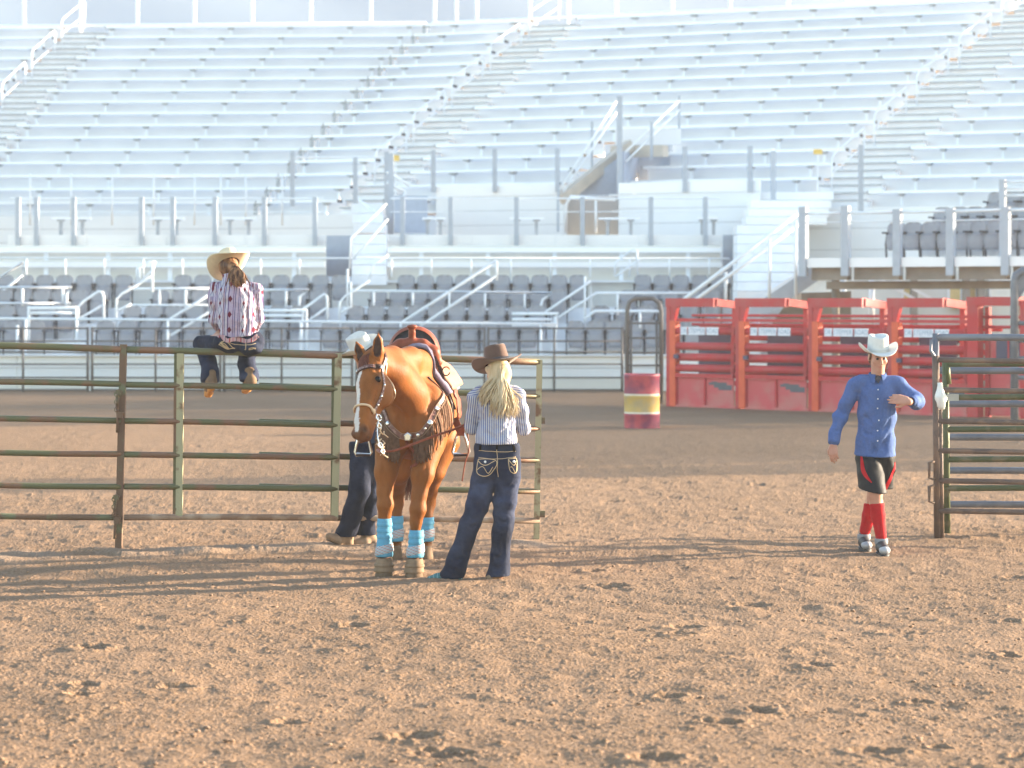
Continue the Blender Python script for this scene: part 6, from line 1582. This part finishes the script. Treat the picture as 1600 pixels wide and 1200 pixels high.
# head in its own frame: a down the face, l to the horse's left (our right), t towards the jaw
PO = w(572, 560, 18.98); NO = w(552, 677, 18.62)
ha = unit(NO - PO); hn = unit(np.array([-0.70, -0.71, 0.0]) - ha * (np.array([-0.70, -0.71, 0.0]) @ ha)); ht = -hn; hl_ = np.cross(ha, hn); hl_ = hl_ if hl_[0] > 0 else -hl_
HS = 1.07
def HL(l, t, a): return PO + (hl_ * l + ht * t + ha * a) * HS
RH = np.stack([hl_, ht, ha])
H.cone(HL(0, 0.06, 0.01), HL(0, 0.07, 0.20), 0.090, 0.098, 0.05); H.cone(HL(0, 0.065, 0.20), HL(0, 0.060, 0.50), 0.086, 0.058, 0.04)
H.cone(HL(0, 0.062, 0.47), HL(0, 0.078, 0.575), 0.062, 0.060, 0.03)
for sx in (-1, 1):
    H.ell(HL(sx * 0.048, 0.155, 0.215), (0.048, 0.105, 0.125), 0.04, RH)
    H.ell(HL(sx * 0.082, 0.062, 0.170), (0.024, 0.030, 0.040), 0.025, RH)         # brow over the eye
    H.cone(HL(sx * 0.060, 0.050, 0.22), HL(sx * 0.040, 0.050, 0.46), 0.024, 0.016, 0.03)
    H.ell(HL(sx * 0.044, 0.048, 0.572), (0.026, 0.034, 0.040), 0.02, RH)            # nostril wing
    H.ell(HL(sx * 0.072, 0.046, 0.575), (0.018, 0.018, 0.032), 0.008, RH, True)
H.cone(HL(0, 0.15, 0.28), HL(0, 0.118, 0.52), 0.055, 0.040, 0.05); H.ell(HL(0, 0.118, 0.575), (0.040, 0.034, 0.036), 0.02, RH)
H.cone(HL(-0.05, 0.100, 0.615), HL(0.05, 0.100, 0.615), 0.010, None, 0.008); H.ell(HL(0, 0.102, 0.604), (0.075, 0.02, 0.005), 0.006, RH, True)
# legs: front pair then hind pair
def leg(pts, rs): H.chain([w(*p) for p in pts], rs, 0.035)
leg([(610, 700, 19.5), (603, 738, 19.43), (601, 768, 19.40), (602, 789, 19.38), (601, 806, 19.40), (600, 845, 19.42), (600, 872, 19.42), (599, 887, 19.36)], [0.120, 0.084, 0.055, 0.058, 0.042, 0.036, 0.043, 0.040])
leg([(667, 702, 19.5), (660, 742, 19.38), (655, 772, 19.35), (653, 796, 19.33), (650, 814, 19.35), (648, 855, 19.37), (647, 880, 19.37), (647, 893, 19.31)], [0.120, 0.084, 0.055, 0.058, 0.042, 0.036, 0.043, 0.040])
leg([(628, 690, 20.75), (622, 735, 20.70), (620, 768, 20.95), (619, 786, 20.98), (619, 812, 20.92), (618, 850, 20.86), (616, 868, 20.78)], [0.17, 0.10, 0.060, 0.056, 0.042, 0.042, 0.040])
leg([(686, 690, 20.75), (676, 735, 20.70), (671, 768, 20.95), (669, 786, 20.98), (667, 812, 20.92), (665, 848, 20.86), (666, 866, 20.78)], [0.17, 0.10, 0.060, 0.056, 0.042, 0.042, 0.040])
HG = lambda pts, r, k=0.025: groove(H, pts, r, k, 0.45)
HG([w(660, 598, 19.5), w(668, 625, 19.45), w(670, 655, 19.4)], 0.022)             # before the shoulder blade
HG([w(641, 690, 19.2), w(640, 708, 19.2), w(640, 722, 19.3)], 0.020)               # between the breast muscles
HG([w(612, 640, 19.3), w(622, 655, 19.25), w(634, 668, 19.2)], 0.018)
HG([w(596, 722, 19.3), w(599, 745, 19.3), w(600, 766, 19.3)], 0.012); HG([w(652, 724, 19.2), w(652, 750, 19.2), w(652, 770, 19.2)], 0.012); HG([w(668, 726, 19.3), w(664, 748, 19.25), w(659, 768, 19.25)], 0.010)
HG([HL(0.11, 0.075, 0.24), HL(0.095, 0.085, 0.34), HL(0.075, 0.085, 0.44)], 0.010, 0.014); HG([HL(0.10, 0.19, 0.10), HL(0.10, 0.24, 0.20), HL(0.08, 0.23, 0.31)], 0.010, 0.014)
HG([HL(0.07, 0.10, 0.52), HL(0.06, 0.095, 0.57), HL(0.045, 0.085, 0.62)], 0.006, 0.008); HG([HL(0.115, 0.045, 0.12), HL(0.12, 0.03, 0.10), HL(0.10, 0.02, 0.06)], 0.012, 0.016)
def coat(V_):
    n = len(V_); c = np.ones((n, 3)) * np.array([0.268, 0.086, 0.0165])
    q = (V_ - PO) @ RH.T / HS; l, t, a = q[:, 0], q[:, 1], q[:, 2]
    ishead = (a > -0.05) & (t < 0.30) & (np.abs(l) < 0.20) & (V_[:, 1] < 19.2)
    c *= (0.92 + 0.10 * np.sin(V_[:, 0] * 9 + V_[:, 2] * 7) * np.sin(V_[:, 1] * 5))[:, None]
    fr = np.clip((0.07 - t) / 0.03, 0, 1)
    bw = 0.020 + 0.012 * np.exp(-((a - 0.16) / 0.05) ** 2) + 0.004 * np.sin(a * 28)
    blz = ishead & (np.abs(l + 0.006 + 0.012 * np.sin(a * 9)) < bw) & (a > 0.115) & (a < 0.585) & (t < 0.05)
    muz = np.clip((a - 0.53) / 0.05, 0, 1) * ishead
    c = c * (1 - 0.62 * muz[:, None]) + np.array([0.055, 0.03, 0.022]) * 0.62 * muz[:, None]
    c = np.where((ishead & (a < 0.35) & (t > 0.02))[:, None], c * 0.88, c)
    c = np.where(blz[:, None], np.array([0.62, 0.55, 0.50]), c)
    for sx in (-1, 1):
        e = np.exp(-(((q - np.array([sx * 0.066, 0.044, 0.576])) / (0.022, 0.020, 0.030)) ** 2).sum(1)); c *= 1 - 0.88 * e[:, None]
        e = np.exp(-(((q - np.array([sx * 0.100, 0.064, 0.178])) / (0.034, 0.034, 0.038)) ** 2).sum(1)); c *= 1 - 0.70 * e[:, None]
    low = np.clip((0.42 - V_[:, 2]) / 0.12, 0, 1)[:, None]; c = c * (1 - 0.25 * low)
    return c
mcoat = mat('chestnut_coat', (1, 1, 1), 0.55, 0, 0.20, 22, attr='col', bump=0.35, bscale=130, stretch=(1, 1, 0.4)); mcoat.node_tree.nodes['Principled BSDF'].inputs['Sheen Weight'].default_value = 0.0; mcoat.node_tree.nodes['Principled BSDF'].inputs['Specular IOR Level'].default_value = 0.12
me, V_ = H.mesh('body', 0.0105); set_col(me, 'col', coat(V_)); put('body', me, mcoat, hz, True)
# ears
for sx, tilt in ((-1, -0.075), (1, 0.012)):
    e = SDF(0.02); b0 = HL(sx * 0.062, 0.055, 0.015)
    up = unit(np.array([tilt * 5 - 0.03, -0.05, 1.0]))
    e.chain([b0, b0 + up * 0.07, b0 + up * 0.14, b0 + up * 0.20], [0.036, 0.046, 0.032, 0.006], 0.02)
    fw = unit(np.array([-0.35 if sx < 0 else -0.05, -1, 0.1])); e.chain([b0 + up * 0.05 + fw * 0.042, b0 + up * 0.11 + fw * 0.046, b0 + up * 0.170 + fw * 0.026], [0.022, 0.029, 0.011], 0.01)
    e.pr[-1] = e.pr[-1][:4] + (-1,); e.pr[-2] = e.pr[-2][:4] + (-1,)
    me, V_ = e.mesh('ear', 0.006); c = np.ones((len(V_), 3)) * np.array([0.268, 0.086, 0.017])
    ins = np.abs(((V_ - b0) @ fw) - 0.0) ; depth = ((V_ - b0) @ fw)
    cav = np.array([e.pr[-2][0](V_), e.pr[-1][0](V_)]).min(0) < 0.004
    c = np.where(cav[:, None], np.array([0.06, 0.028, 0.02]), c); set_col(me, 'col', c); put('ear', me, mcoat, hz, True)
meye = mat('horse_eye', (0.006, 0.004, 0.003), 0.25, spec=0.2)
for sx in (-1, 1):
    m = MB(); m.ball(H.snap(np.array([HL(sx * 0.105, 0.058, 0.182)]), -0.012)[0], 0.0255, 14, 8); obj('eye', m, meye, hz, True)
# forelock, mane and tail
mm_ = mat('dark_red_mane', (0.115, 0.030, 0.014), 0.5, 0, 0.3, 30, stretch=(1, 1, 0.1), spec=0.2)
m = MB()
for i in range(90):
    l0 = RS.randn() * 0.022; l1 = RS.randn() * 0.040; L_ = 0.10 + 0.07 * RS.rand()
    pts = [HL(l0 + (l1 - l0) * g, 0.0 - 0.045 * min(1, g * 2.2) + 0.008 * RS.randn() * 0.3, -0.045 + L_ * g + 0.02 * (1 - g)) for g in np.linspace(0, 1, 7)]
    pts = [np.array(p) for p in pts]; pp = H.snap(np.array(pts[2:]), 0.006, 3); pts = pts[:2] + list(pp)
    m.sweep(pts, [0.005, 0.006, 0.006, 0.006, 0.005, 0.004, 0.001], 4)
obj('forelock', m, mm_, hz, True, kind='stuff')
m = MB(); crest = curve([w(588, 545, 19.10), w(604, 549, 19.28), w(622, 550, 19.48), w(640, 551, 19.80)], 70)
for i in range(70):
    c = crest[i] + RS.randn(3) * 0.008; L_ = 0.14 + 0.08 * RS.rand()
    pts = H.snap(np.array([c + np.array([-0.02, 0, 0.01]) + np.array([-0.12 * g, -0.01, -L_ * g * 1.2]) for g in np.linspace(0, 1, 6)]), 0.008, 4)
    m.sweep(list(pts), [0.006, 0.008, 0.008, 0.007, 0.005, 0.001], 4)
obj('mane', m, mm_, hz, True, kind='stuff')
m = MB()
for i in range(110):
    x0 = XR + 0.01 + RS.randn() * 0.025; x1 = W(633, 0, 21.35).x + RS.randn() * 0.045; zt = 1.25; ze = 0.42 + 0.22 * RS.rand()
    m.sweep([(x0, 21.27, zt), (x0, 21.36, 1.05), ((x0 + x1) / 2, 21.38 + RS.randn() * 0.02, 0.80), (x1, 21.36 + RS.randn() * 0.02, ze)], [0.012, 0.010, 0.009, 0.002], 4)
obj('tail', m, mm_, hz, True, kind='stuff')
# hooves, bell boots, sport boots
mhoof = mat('dusty_hoof', (0.14, 0.092, 0.058), 0.8, 0, 0.2, 20, spec=0.1); mbell = mat('tan_bell_boot', (0.215, 0.142, 0.088), 0.75, 0, 0.15, 20, spec=0.1); mblueb = mat('sky_blue_leg_boot', (0.10, 0.295, 0.42), 0.65, 0, 0.08, 30, bump=0.2, bscale=60, spec=0.12)
mstrap = ramp_mat('patterned_boot_strap', 'u', 0.022, [(0, (0.42, 0.40, 0.39)), (0.30, (0.25, 0.06, 0.08)), (0.45, (0.44, 0.42, 0.40)), (0.72, (0.10, 0.26, 0.36)), (0.84, (0.40, 0.38, 0.37))], 0.8, 0.1)
def tube_rings(c, prof, n=20, sy=1.1):
    return [[(c(z)[0] + r * math.cos(2 * math.pi * j / n), c(z)[1] + r * sy * math.sin(2 * math.pi * j / n), z) for j in range(n)] for z, r in prof]
for (tx, ty, bx, by, d, front_) in ((601, 810, 600, 893, 19.40, True), (651, 828, 647, 898, 19.35, True), (620, 806, 616, 880, 20.90, False), (668, 808, 664, 876, 20.90, False)):
    a, b_ = w(tx, ty, d), w(bx, by, d - (0.04 if front_ else 0.09))
    zt = a[2]; zh = 0.0
    cen = lambda z, a=a, b_=b_: (a[0] + (b_[0] - a[0]) * np.clip((a[2] - z) / (a[2] - 0.03), 0, 1), a[1] + (b_[1] - a[1]) * np.clip((a[2] - z) / (a[2] - 0.03), 0, 1))
    m = MB(); m.loft(tube_rings(lambda z: (cen(z)[0], cen(z)[1] - 0.02), [(-0.03, 0.070), (0.02, 0.068), (0.075, 0.056), (0.10, 0.046)], 20, 1.15), True, True, True); obj('hoof', m, mhoof, hz, True)
    bz = 0.155 if front_ else 0.135
    m = MB(); m.loft(tube_rings(cen, [(zt, 0.044), (zt, 0.053), (zt - 0.02, 0.056), ((zt + bz) / 2, 0.055), (bz + 0.07, 0.060), (bz + 0.02, 0.068), (bz, 0.064), (bz, 0.05)]), True); bo = obj('leg_boot', m, mblueb, hz, True)
    m = MB(); rg = tube_rings(cen, [(bz + 0.025, 0.0705), (bz + 0.03, 0.073), (bz + 0.085, 0.066), (bz + 0.09, 0.0625)])
    rg = [[(x, y, z + 0.22 * (x - cen(z)[0])) for x, y, z in r] for r in rg]; m.loft(rg, True); me = mesh_of('strap', m)
    set_float(me, 'u', [10 + p[2] + 0.35 * p[0] for p in m.v]); set_float(me, 'v', [p[0] for p in m.v]); put('strap', me, mstrap, bo, True)
    for k in range(3):
        zz = zt - 0.03 - k * 0.045; m = MB(); m.loft(tube_rings(cen, [(zz, 0.0565), (zz - 0.004, 0.0595), (zz - 0.026, 0.0595), (zz - 0.03, 0.0565)]), True); obj('strap', m, mblueb, bo, True)
    if front_:
        m = MB(); m.loft(tube_rings(lambda z: (cen(z)[0], cen(z)[1] - 0.012), [(0.145, 0.050), (0.148, 0.058), (0.135, 0.063), (0.10, 0.068), (0.06, 0.074), (0.045, 0.078), (0.043, 0.073)], 20, 1.12), True); bb = obj('bell_boot', m, mbell, hz, True)
        m = MB(); m.loft(tube_rings(lambda z: (cen(z)[0], cen(z)[1] - 0.012), [(0.085, 0.074), (0.088, 0.078), (0.105, 0.072), (0.108, 0.066)], 20, 1.12), True); obj('strap', m, mbell, bb, True)
# bridle
def tack(name, pts, wd, m, th=0.005, n=22, parent=hz, hug=True):
    mb = MB(); ribbon(mb, H, pts, wd, 0.002, 0.002 + th, n, hug); return obj(name, mb, m, parent)
def disc(name, p, r, m, parent, off=0.009, seg=14):
    q = H.snap(np.array([p]), off)[0]; nn = H.grad(np.array([q]))[0]; mb = MB(); a_ = unit(np.cross(nn, (0.3, 0.2, 1))); b_ = np.cross(nn, a_)
    mb.loft([[q + nn * h_ + (a_ * math.cos(g) + b_ * math.sin(g)) * r * s_ for g in np.linspace(0, 2 * math.pi, seg + 1)[:-1]] for h_, s_ in ((0, 1), (0.003, 1), (0.006, 0.7), (0.007, 0.2))], True, True, True); return obj(name, mb, m, parent, True)
br = tack('browband', [HL(-0.12, 0.10, 0.055), HL(-0.085, 0.02, 0.085), HL(0, -0.06, 0.10), HL(0.085, 0.02, 0.085), HL(0.12, 0.10, 0.055)], 0.032, M['leather'], 0.007, 34)
mtool = mat('carved_dark_leather', (0.11, 0.035, 0.025), 0.5, 0, col2=(0.36, 0.24, 0.20), scale=60, lo=0.5, hi=0.6)
tack('browband_overlay', [HL(-0.085, 0.02, 0.085), HL(0, -0.06, 0.10), HL(0.085, 0.02, 0.085)], 0.022, mtool, 0.010, 26)
disc('concho', HL(-0.050, 0.0, 0.092), 0.018, M['silver'], hz, 0.014); disc('concho', HL(0.105, 0.075, 0.075), 0.015, M['silver'], hz, 0.012)
tack('cheek_strap', [HL(0.10, 0.10, -0.02), HL(0.12, 0.10, 0.07), HL(0.11, 0.115, 0.16), HL(0.10, 0.118, 0.25), HL(0.085, 0.115, 0.34), HL(0.075, 0.11, 0.41)], 0.020, mtool, 0.006, 30)
tack('cheek_strap', [HL(-0.10, 0.10, 0.0), HL(-0.12, 0.10, 0.12), HL(-0.10, 0.115, 0.25), HL(-0.075, 0.11, 0.41)], 0.020, mtool, 0.006, 26)
tack('crown_strap', [HL(0.11, 0.11, -0.01), HL(0.06, 0.08, -0.055), HL(0.0, 0.07, -0.07), HL(-0.06, 0.08, -0.055), HL(-0.11, 0.11, -0.01)], 0.020, M['leather'], 0.006, 24)
tack('throat_latch', [HL(0.12, 0.12, 0.02), HL(0.12, 0.19, 0.10), HL(0.09, 0.25, 0.18), HL(0.0, 0.28, 0.24)], 0.013, M['raw'], 0.005, 24)
for k, a_ in enumerate((0.20, 0.29, 0.36)): disc('concho', HL(0.105, 0.117, a_), 0.010, M['silver'], hz, 0.010)
def nose_rope(a_, nm, r):
    pts = H.snap(curve([HL(-0.09, 0.11, a_ + 0.03), HL(-0.07, 0.04, a_), HL(0, -0.01, a_ - 0.005), HL(0.07, 0.04, a_), HL(0.09, 0.11, a_ + 0.03)], 24), r); mb = MB(); mb.sweep(list(pts), r, 7); obj(nm, mb, M['raw'], hz, True)
nose_rope(0.395, 'noseband', 0.009)
disc('noseband_knot', HL(0.078, 0.09, 0.41), 0.016, M['raw'], hz, 0.012); disc('noseband_knot', HL(-0.078, 0.09, 0.41), 0.016, M['raw'], hz, 0.012)
mb = MB(); mb.sweep(list(curve([HL(0.082, 0.105, 0.43), HL(0.090, 0.125, 0.48), HL(0.088, 0.13, 0.55), HL(0.09, 0.15, 0.62), HL(0.085, 0.19, 0.67)], 18)), 0.006, 6); obj('bit_shank', mb, M['silver'], hz, True)
for k, (l_, t_, a_, r_) in enumerate(((0.088, 0.12, 0.46, 0.024), (0.09, 0.135, 0.52, 0.018), (0.088, 0.17, 0.655, 0.020), (0.086, 0.20, 0.69, 0.016))):
    c0 = HL(l_, t_, a_); mb = MB(); mb.sweep([c0 + (ht * math.cos(g) + ha * math.sin(g)) * r_ + hl_ * 0.008 for g in np.linspace(0, 2 * math.pi, 13)], 0.005, 6); obj('bit_ring', mb, M['silver'], hz, True)
mb = MB()
for k in range(14):
    c0 = HL(0.088 + 0.006 * RS.randn(), 0.12 + 0.10 * k / 14 + 0.01 * RS.randn(), 0.45 + 0.018 * k); mb.sweep([c0, c0 + np.array([0.012 * RS.randn(), -0.008, -0.02]), c0 + np.array([0.02 * RS.randn(), 0, -0.045])], 0.004, 5)
obj('chain_strand', mb, M['raw'], hz, True, kind='stuff')
# breast collar with fringe
BC = [w(583, 628, 19.5), w(592, 650, 19.36), w(606, 667, 19.28), w(622, 679, 19.22), w(637, 685, 19.20), (w(655, 677, 19.22)), w(672, 660, 19.30), w(683, 640, 19.42), w(690, 618, 19.62)]
bcp = H.snap(curve(BC, 60), 0.004)
mbc = mat('breast_collar_leather', (0.16, 0.060, 0.042), 0.5, 0, col2=(0.30, 0.17, 0.13), scale=40, lo=0.52, hi=0.64)
mpipe = mat('tan_piping', (0.30, 0.18, 0.10), 0.6)
bc = tack('breast_collar', BC, 0.044, mbc, 0.010, 60)
for off in (-0.021, 0.021):
    mb = MB(); Pn = H.snap(curve(BC, 60), 0.014); Nn = H.grad(Pn); Tn = np.gradient(Pn, axis=0); Tn /= np.linalg.norm(Tn, axis=1, keepdims=True); Bn = np.cross(Tn, Nn); mb.sweep(list(Pn + Bn * off), 0.0020, 5); obj('piping', mb, mpipe, bc, True)
for px, py, d, r in ((598, 658, 19.3, 0.017), (648, 682, 19.2, 0.015), (674, 657, 19.3, 0.022), (684, 637, 19.42, 0.018), (664, 668, 19.25, 0.010)):
    disc('concho', w(px, py, d), r, M['silver'], bc, 0.016)
q = H.snap(np.array([w(638, 686, 19.2)]), 0.018)[0]; mb = MB(); mb.loft([[q + np.array([x * s_, -h_, z * s_]) for x, z in ((-0.030, 0.012), (0, 0.034), (0.030, 0.012), (0.020, -0.030), (-0.020, -0.030))] for h_, s_ in ((0, 1), (0.006, 1), (0.010, 0.75))], True, True, True); obj('center_shield', mb, M['silver'], bc)
mfr = mat('brown_suede_fringe', (0.125, 0.070, 0.045), 0.85, 0, 0.25, 40, spec=0.08)
mb = MB()
for i in range(190):
    f = RS.rand()
    if 0.40 < f < 0.53: continue
    k = f * 59; a_ = bcp[int(k)] + (bcp[min(int(k) + 1, 59)] - bcp[int(k)]) * (k % 1); L_ = (0.17 + 0.06 * RS.rand()) * (0.75 + 0.5 * min(1, abs(f - 0.47) * 3))
    if f > 0.86: L_ *= 0.9
    g0 = a_ + np.array([0, -0.004, -0.015]); pts = [g0 + np.array([0.010 * RS.randn() * g, 0, -L_ * g]) for g in np.linspace(0, 1, 6)]
    pp = np.array(pts); sd = H(pp); pp = np.where((sd < 0.012)[:, None], H.snap(pp, 0.012, 3), pp + np.array([0, 0, 0])); mb.sweep(list(pp), [0.0045, 0.005, 0.005, 0.005, 0.005, 0.0035], 4)
obj('fringe', mb, mfr, bc, True, kind='stuff')
tack('tie_down', [w(639, 690, 19.2), w(638, 712, 19.22), w(637, 730, 19.4)], 0.022, M['redleather'], 0.006, 12)

# ---------------------------------------------------------------- saddle and pad (things of their own resting on the horse)
def shell(ys, phis, lo, hi, zc=1.24, xc=None):
    """a cloth or leather sheet wrapped over the back between body offsets lo and hi"""
    mb = MB(); inn, out = [], []
    for y in ys:
        xcy = XF + (XR - XF) * (y - 19.75) / 1.0 + 0.01; ri, ro = [], []
        for ph in phis:
            dr = np.array([math.sin(ph), 0, math.cos(ph)]); ts = np.linspace(0.10, 0.75, 90); P = np.array([xcy, y, zc]) + ts[:, None] * dr; dd = H(P)
            idx = np.where(dd < 0)[0]; r = ts[idx[-1]] if len(idx) else 0.25
            ri.append(np.array([xcy, y, zc]) + (r + lo) * dr); ro.append(np.array([xcy, y, zc]) + (r + hi) * dr)
        inn.append(ri); out.append(ro)
    rings = [inn[i] + out[i][::-1] for i in range(len(ys))]
    mb.loft(rings, True, True, True); return mb
PH = lambda a, b, n=22: [math.radians(a + (b - a) * i / (n - 1)) for i in range(n)]
mpad = mat('mauve_grey_wool_pad', (0.22, 0.19, 0.245), 0.9, 0, 0.15, 40, bump=0.3, bscale=150, spec=0.08)
pad = thing('saddle_pad', 'mauve grey saddle pad with dark lining lying on the horse under the saddle', 'saddle pad', (XF, 20.3, 1.70), 'tack on the horse')
obj('pad_lining', shell(np.linspace(19.93, 20.80, 9), PH(-66, 66), 0.004, 0.018), M['leather'], pad, True)
obj('pad_top', shell(np.linspace(19.94, 20.79, 9), PH(-65, 65), 0.020, 0.052), mpad, pad, True)
sd = thing('saddle', 'russet western saddle with black seat and pale tooled skirt on the chestnut horse', 'saddle', (XF, 20.3, 1.75), 'tack on the horse')
obj('skirt', shell(np.linspace(20.10, 20.90, 9), PH(-62, 62), 0.056, 0.068), M['tanleather'], sd, True)
sw = SDF(0.035); cx = XF - 0.025
sw.chain([(cx - 0.20, 20.12, 1.610), (cx - 0.168, 20.10, 1.685), (cx - 0.09, 20.09, 1.742), (cx, 20.08, 1.760), (cx + 0.09, 20.09, 1.742), (cx + 0.168, 20.10, 1.685), (cx + 0.20, 20.12, 1.610)], [0.044, 0.050, 0.044, 0.042, 0.044, 0.050, 0.044])
sw.chain([(cx - 0.17, 20.18, 1.66), (cx - 0.16, 20.42, 1.66)], [0.06, 0.05]); sw.chain([(cx + 0.17, 20.18, 1.66), (cx + 0.16, 20.42, 1.66)], [0.06, 0.05])
sw.ell((cx, 20.30, 1.67), (0.15, 0.20, 0.05))
me, V_ = sw.mesh('fork', 0.008); put('fork', me, M['redleather'], sd, True)
hn_ = SDF(0.018); hn_.chain([(cx + 0.005, 20.08, 1.77), (cx + 0.006, 20.06, 1.845), (cx + 0.007, 20.05, 1.875)], [0.034, 0.024, 0.021]); hn_.ell((cx + 0.008, 20.045, 1.888), (0.042, 0.044, 0.017)); me, V_ = hn_.mesh('horn', 0.006); put('horn', me, M['redleather'], sd, True)
# cantle: dished plate, russet rim outside, black seat face inside
def arch(y, rx, zt, zb, n=28):
    return [np.array([cx + rx * math.cos(g), y, zb + (zt - zb) * math.sin(g) ** 0.75]) for g in np.linspace(0.02, math.pi - 0.02, n)]
mb = MB(); mb.loft([arch(20.52, 0.192, 1.862, 1.62), arch(20.56, 0.208, 1.888, 1.62), arch(20.62, 0.218, 1.890, 1.60), arch(20.68, 0.205, 1.80, 1.58), arch(20.74, 0.20, 1.70, 1.56)], False); obj('cantle', mb, M['redleather'], sd, True)
mseat = mat('black_suede_seat', (0.012, 0.011, 0.013), 0.85)
mb = MB(); mb.loft([arch(20.545, 0.196, 1.868, 1.62), arch(20.50, 0.170, 1.80, 1.63), arch(20.42, 0.14, 1.74, 1.64), arch(20.30, 0.12, 1.715, 1.64), arch(20.18, 0.11, 1.72, 1.65)], False); obj('seat', mb, mseat, sd, True)
for s_ in (-1, 1):
    obj('fender', shell(np.linspace(20.18, 20.46, 6), PH(s_ * 62, s_ * 104, 14) if s_ > 0 else PH(-104, -62, 14), 0.045, 0.060), M['redleather'], sd, True)
    sx = cx + s_ * 0.385; zt, zb_ = 1.045, 0.875; y0 = 20.22
    mb = MB(); mb.sweep([(sx - 0.020, y0, zt), (sx - 0.042, y0, zt - 0.05), (sx - 0.066, y0, zb_ + 0.02), (sx - 0.055, y0, zb_), (sx + 0.055, y0, zb_), (sx + 0.066, y0, zb_ + 0.02), (sx + 0.042, y0, zt - 0.05), (sx + 0.020, y0, zt), (sx - 0.020, y0, zt)], 0.011, 8); st = obj('stirrup', mb, M['silver'], sd, True)
    mb = MB(); mb.box((sx - 0.055, y0 - 0.035, zb_ - 0.012), (sx + 0.055, y0 + 0.035, zb_ + 0.006)); obj('tread', mb, M['leather'], st)
    mb = MB(); mb.beam((cx + s_ * 0.335, 20.26, 1.16), (sx, y0, zt), 0.055, 0.018, (0, 1, 0)); obj('stirrup_leather', mb, M['redleather'], sd)
    mb = MB(); mb.beam((sx, y0 - 0.01, zt - 0.02), (sx, y0 - 0.01, zt + 0.05), 0.06, 0.024, (0, 1, 0)); obj('stirrup_keeper', mb, M['redleather'], sd)
obj('cinch', shell(np.linspace(20.14, 20.24, 3), PH(62, 178, 30), 0.010, 0.018), M['leather'], sd, True); obj('cinch', shell(np.linspace(20.14, 20.24, 3), PH(-178, -62, 30), 0.010, 0.018), M['leather'], sd, True)
for k, (pp, wd) in enumerate((([(678, 556, 20.05), (690, 585, 20.05), (697, 612, 20.05), (702, 640, 20.08)], 0.028), ([(683, 560, 20.12), (694, 590, 20.12), (703, 618, 20.15), (711, 640, 20.2)], 0.022))):
    mb = MB(); P = curve([w(*p) for p in pp], 16); mb.loft([[p + np.array([-wd / 2, 0, 0]), p + np.array([wd / 2, 0, 0]), p + np.array([wd / 2, 0.01, 0]), p + np.array([-wd / 2, 0.01, 0])] for p in P], True, True, True); obj('latigo', mb, M['leather'], sd)
mb = MB(); mb.sweep([w(697, 580, 20.0) + np.array([0.030 * math.cos(g), 0, 0.034 * math.sin(g)]) for g in np.linspace(0.4, 6.0, 16)], 0.005, 6); obj('rope_loop', mb, M['leather'], sd, True)
mb = MB(); ribbon(mb, H, [w(664, 592, 19.75), w(670, 600, 19.75), w(676, 608, 19.76), w(683, 615, 19.8), w(689, 621, 19.86)], 0.028, 0.004, 0.012, 26); obj('collar_strap', mb, M['leather'], bc)
mb = MB(); ribbon(mb, H, [w(688, 620, 19.8), w(697, 640, 20.0), w(700, 660, 20.15)], 0.03, 0.004, 0.012, 12); obj('collar_strap', mb, M['tanleather'], bc)
# reins from the bit to the woman's hand
rp = curve([HL(0.086, 0.20, 0.70), w(590, 703, 18.95), w(612, 705, 19.0), w(645, 694, 19.08), w(680, 681, 19.15), w(712, 670, 19.25), w(738, 658, 19.36), w(756, 657, 19.40)], 50)
mb = MB(); mb.sweep(list(rp), 0.0095, 7)
obj('rein', mb, M['redleather'], hz, True)
mb = MB(); mb.sweep(list(curve([w(728, 662, 19.30), w(733, 700, 19.3), w(727, 722, 19.28), w(722, 752, 19.26)], 16)), 0.006, 6); obj('rein', mb, M['redleather'], hz, True)
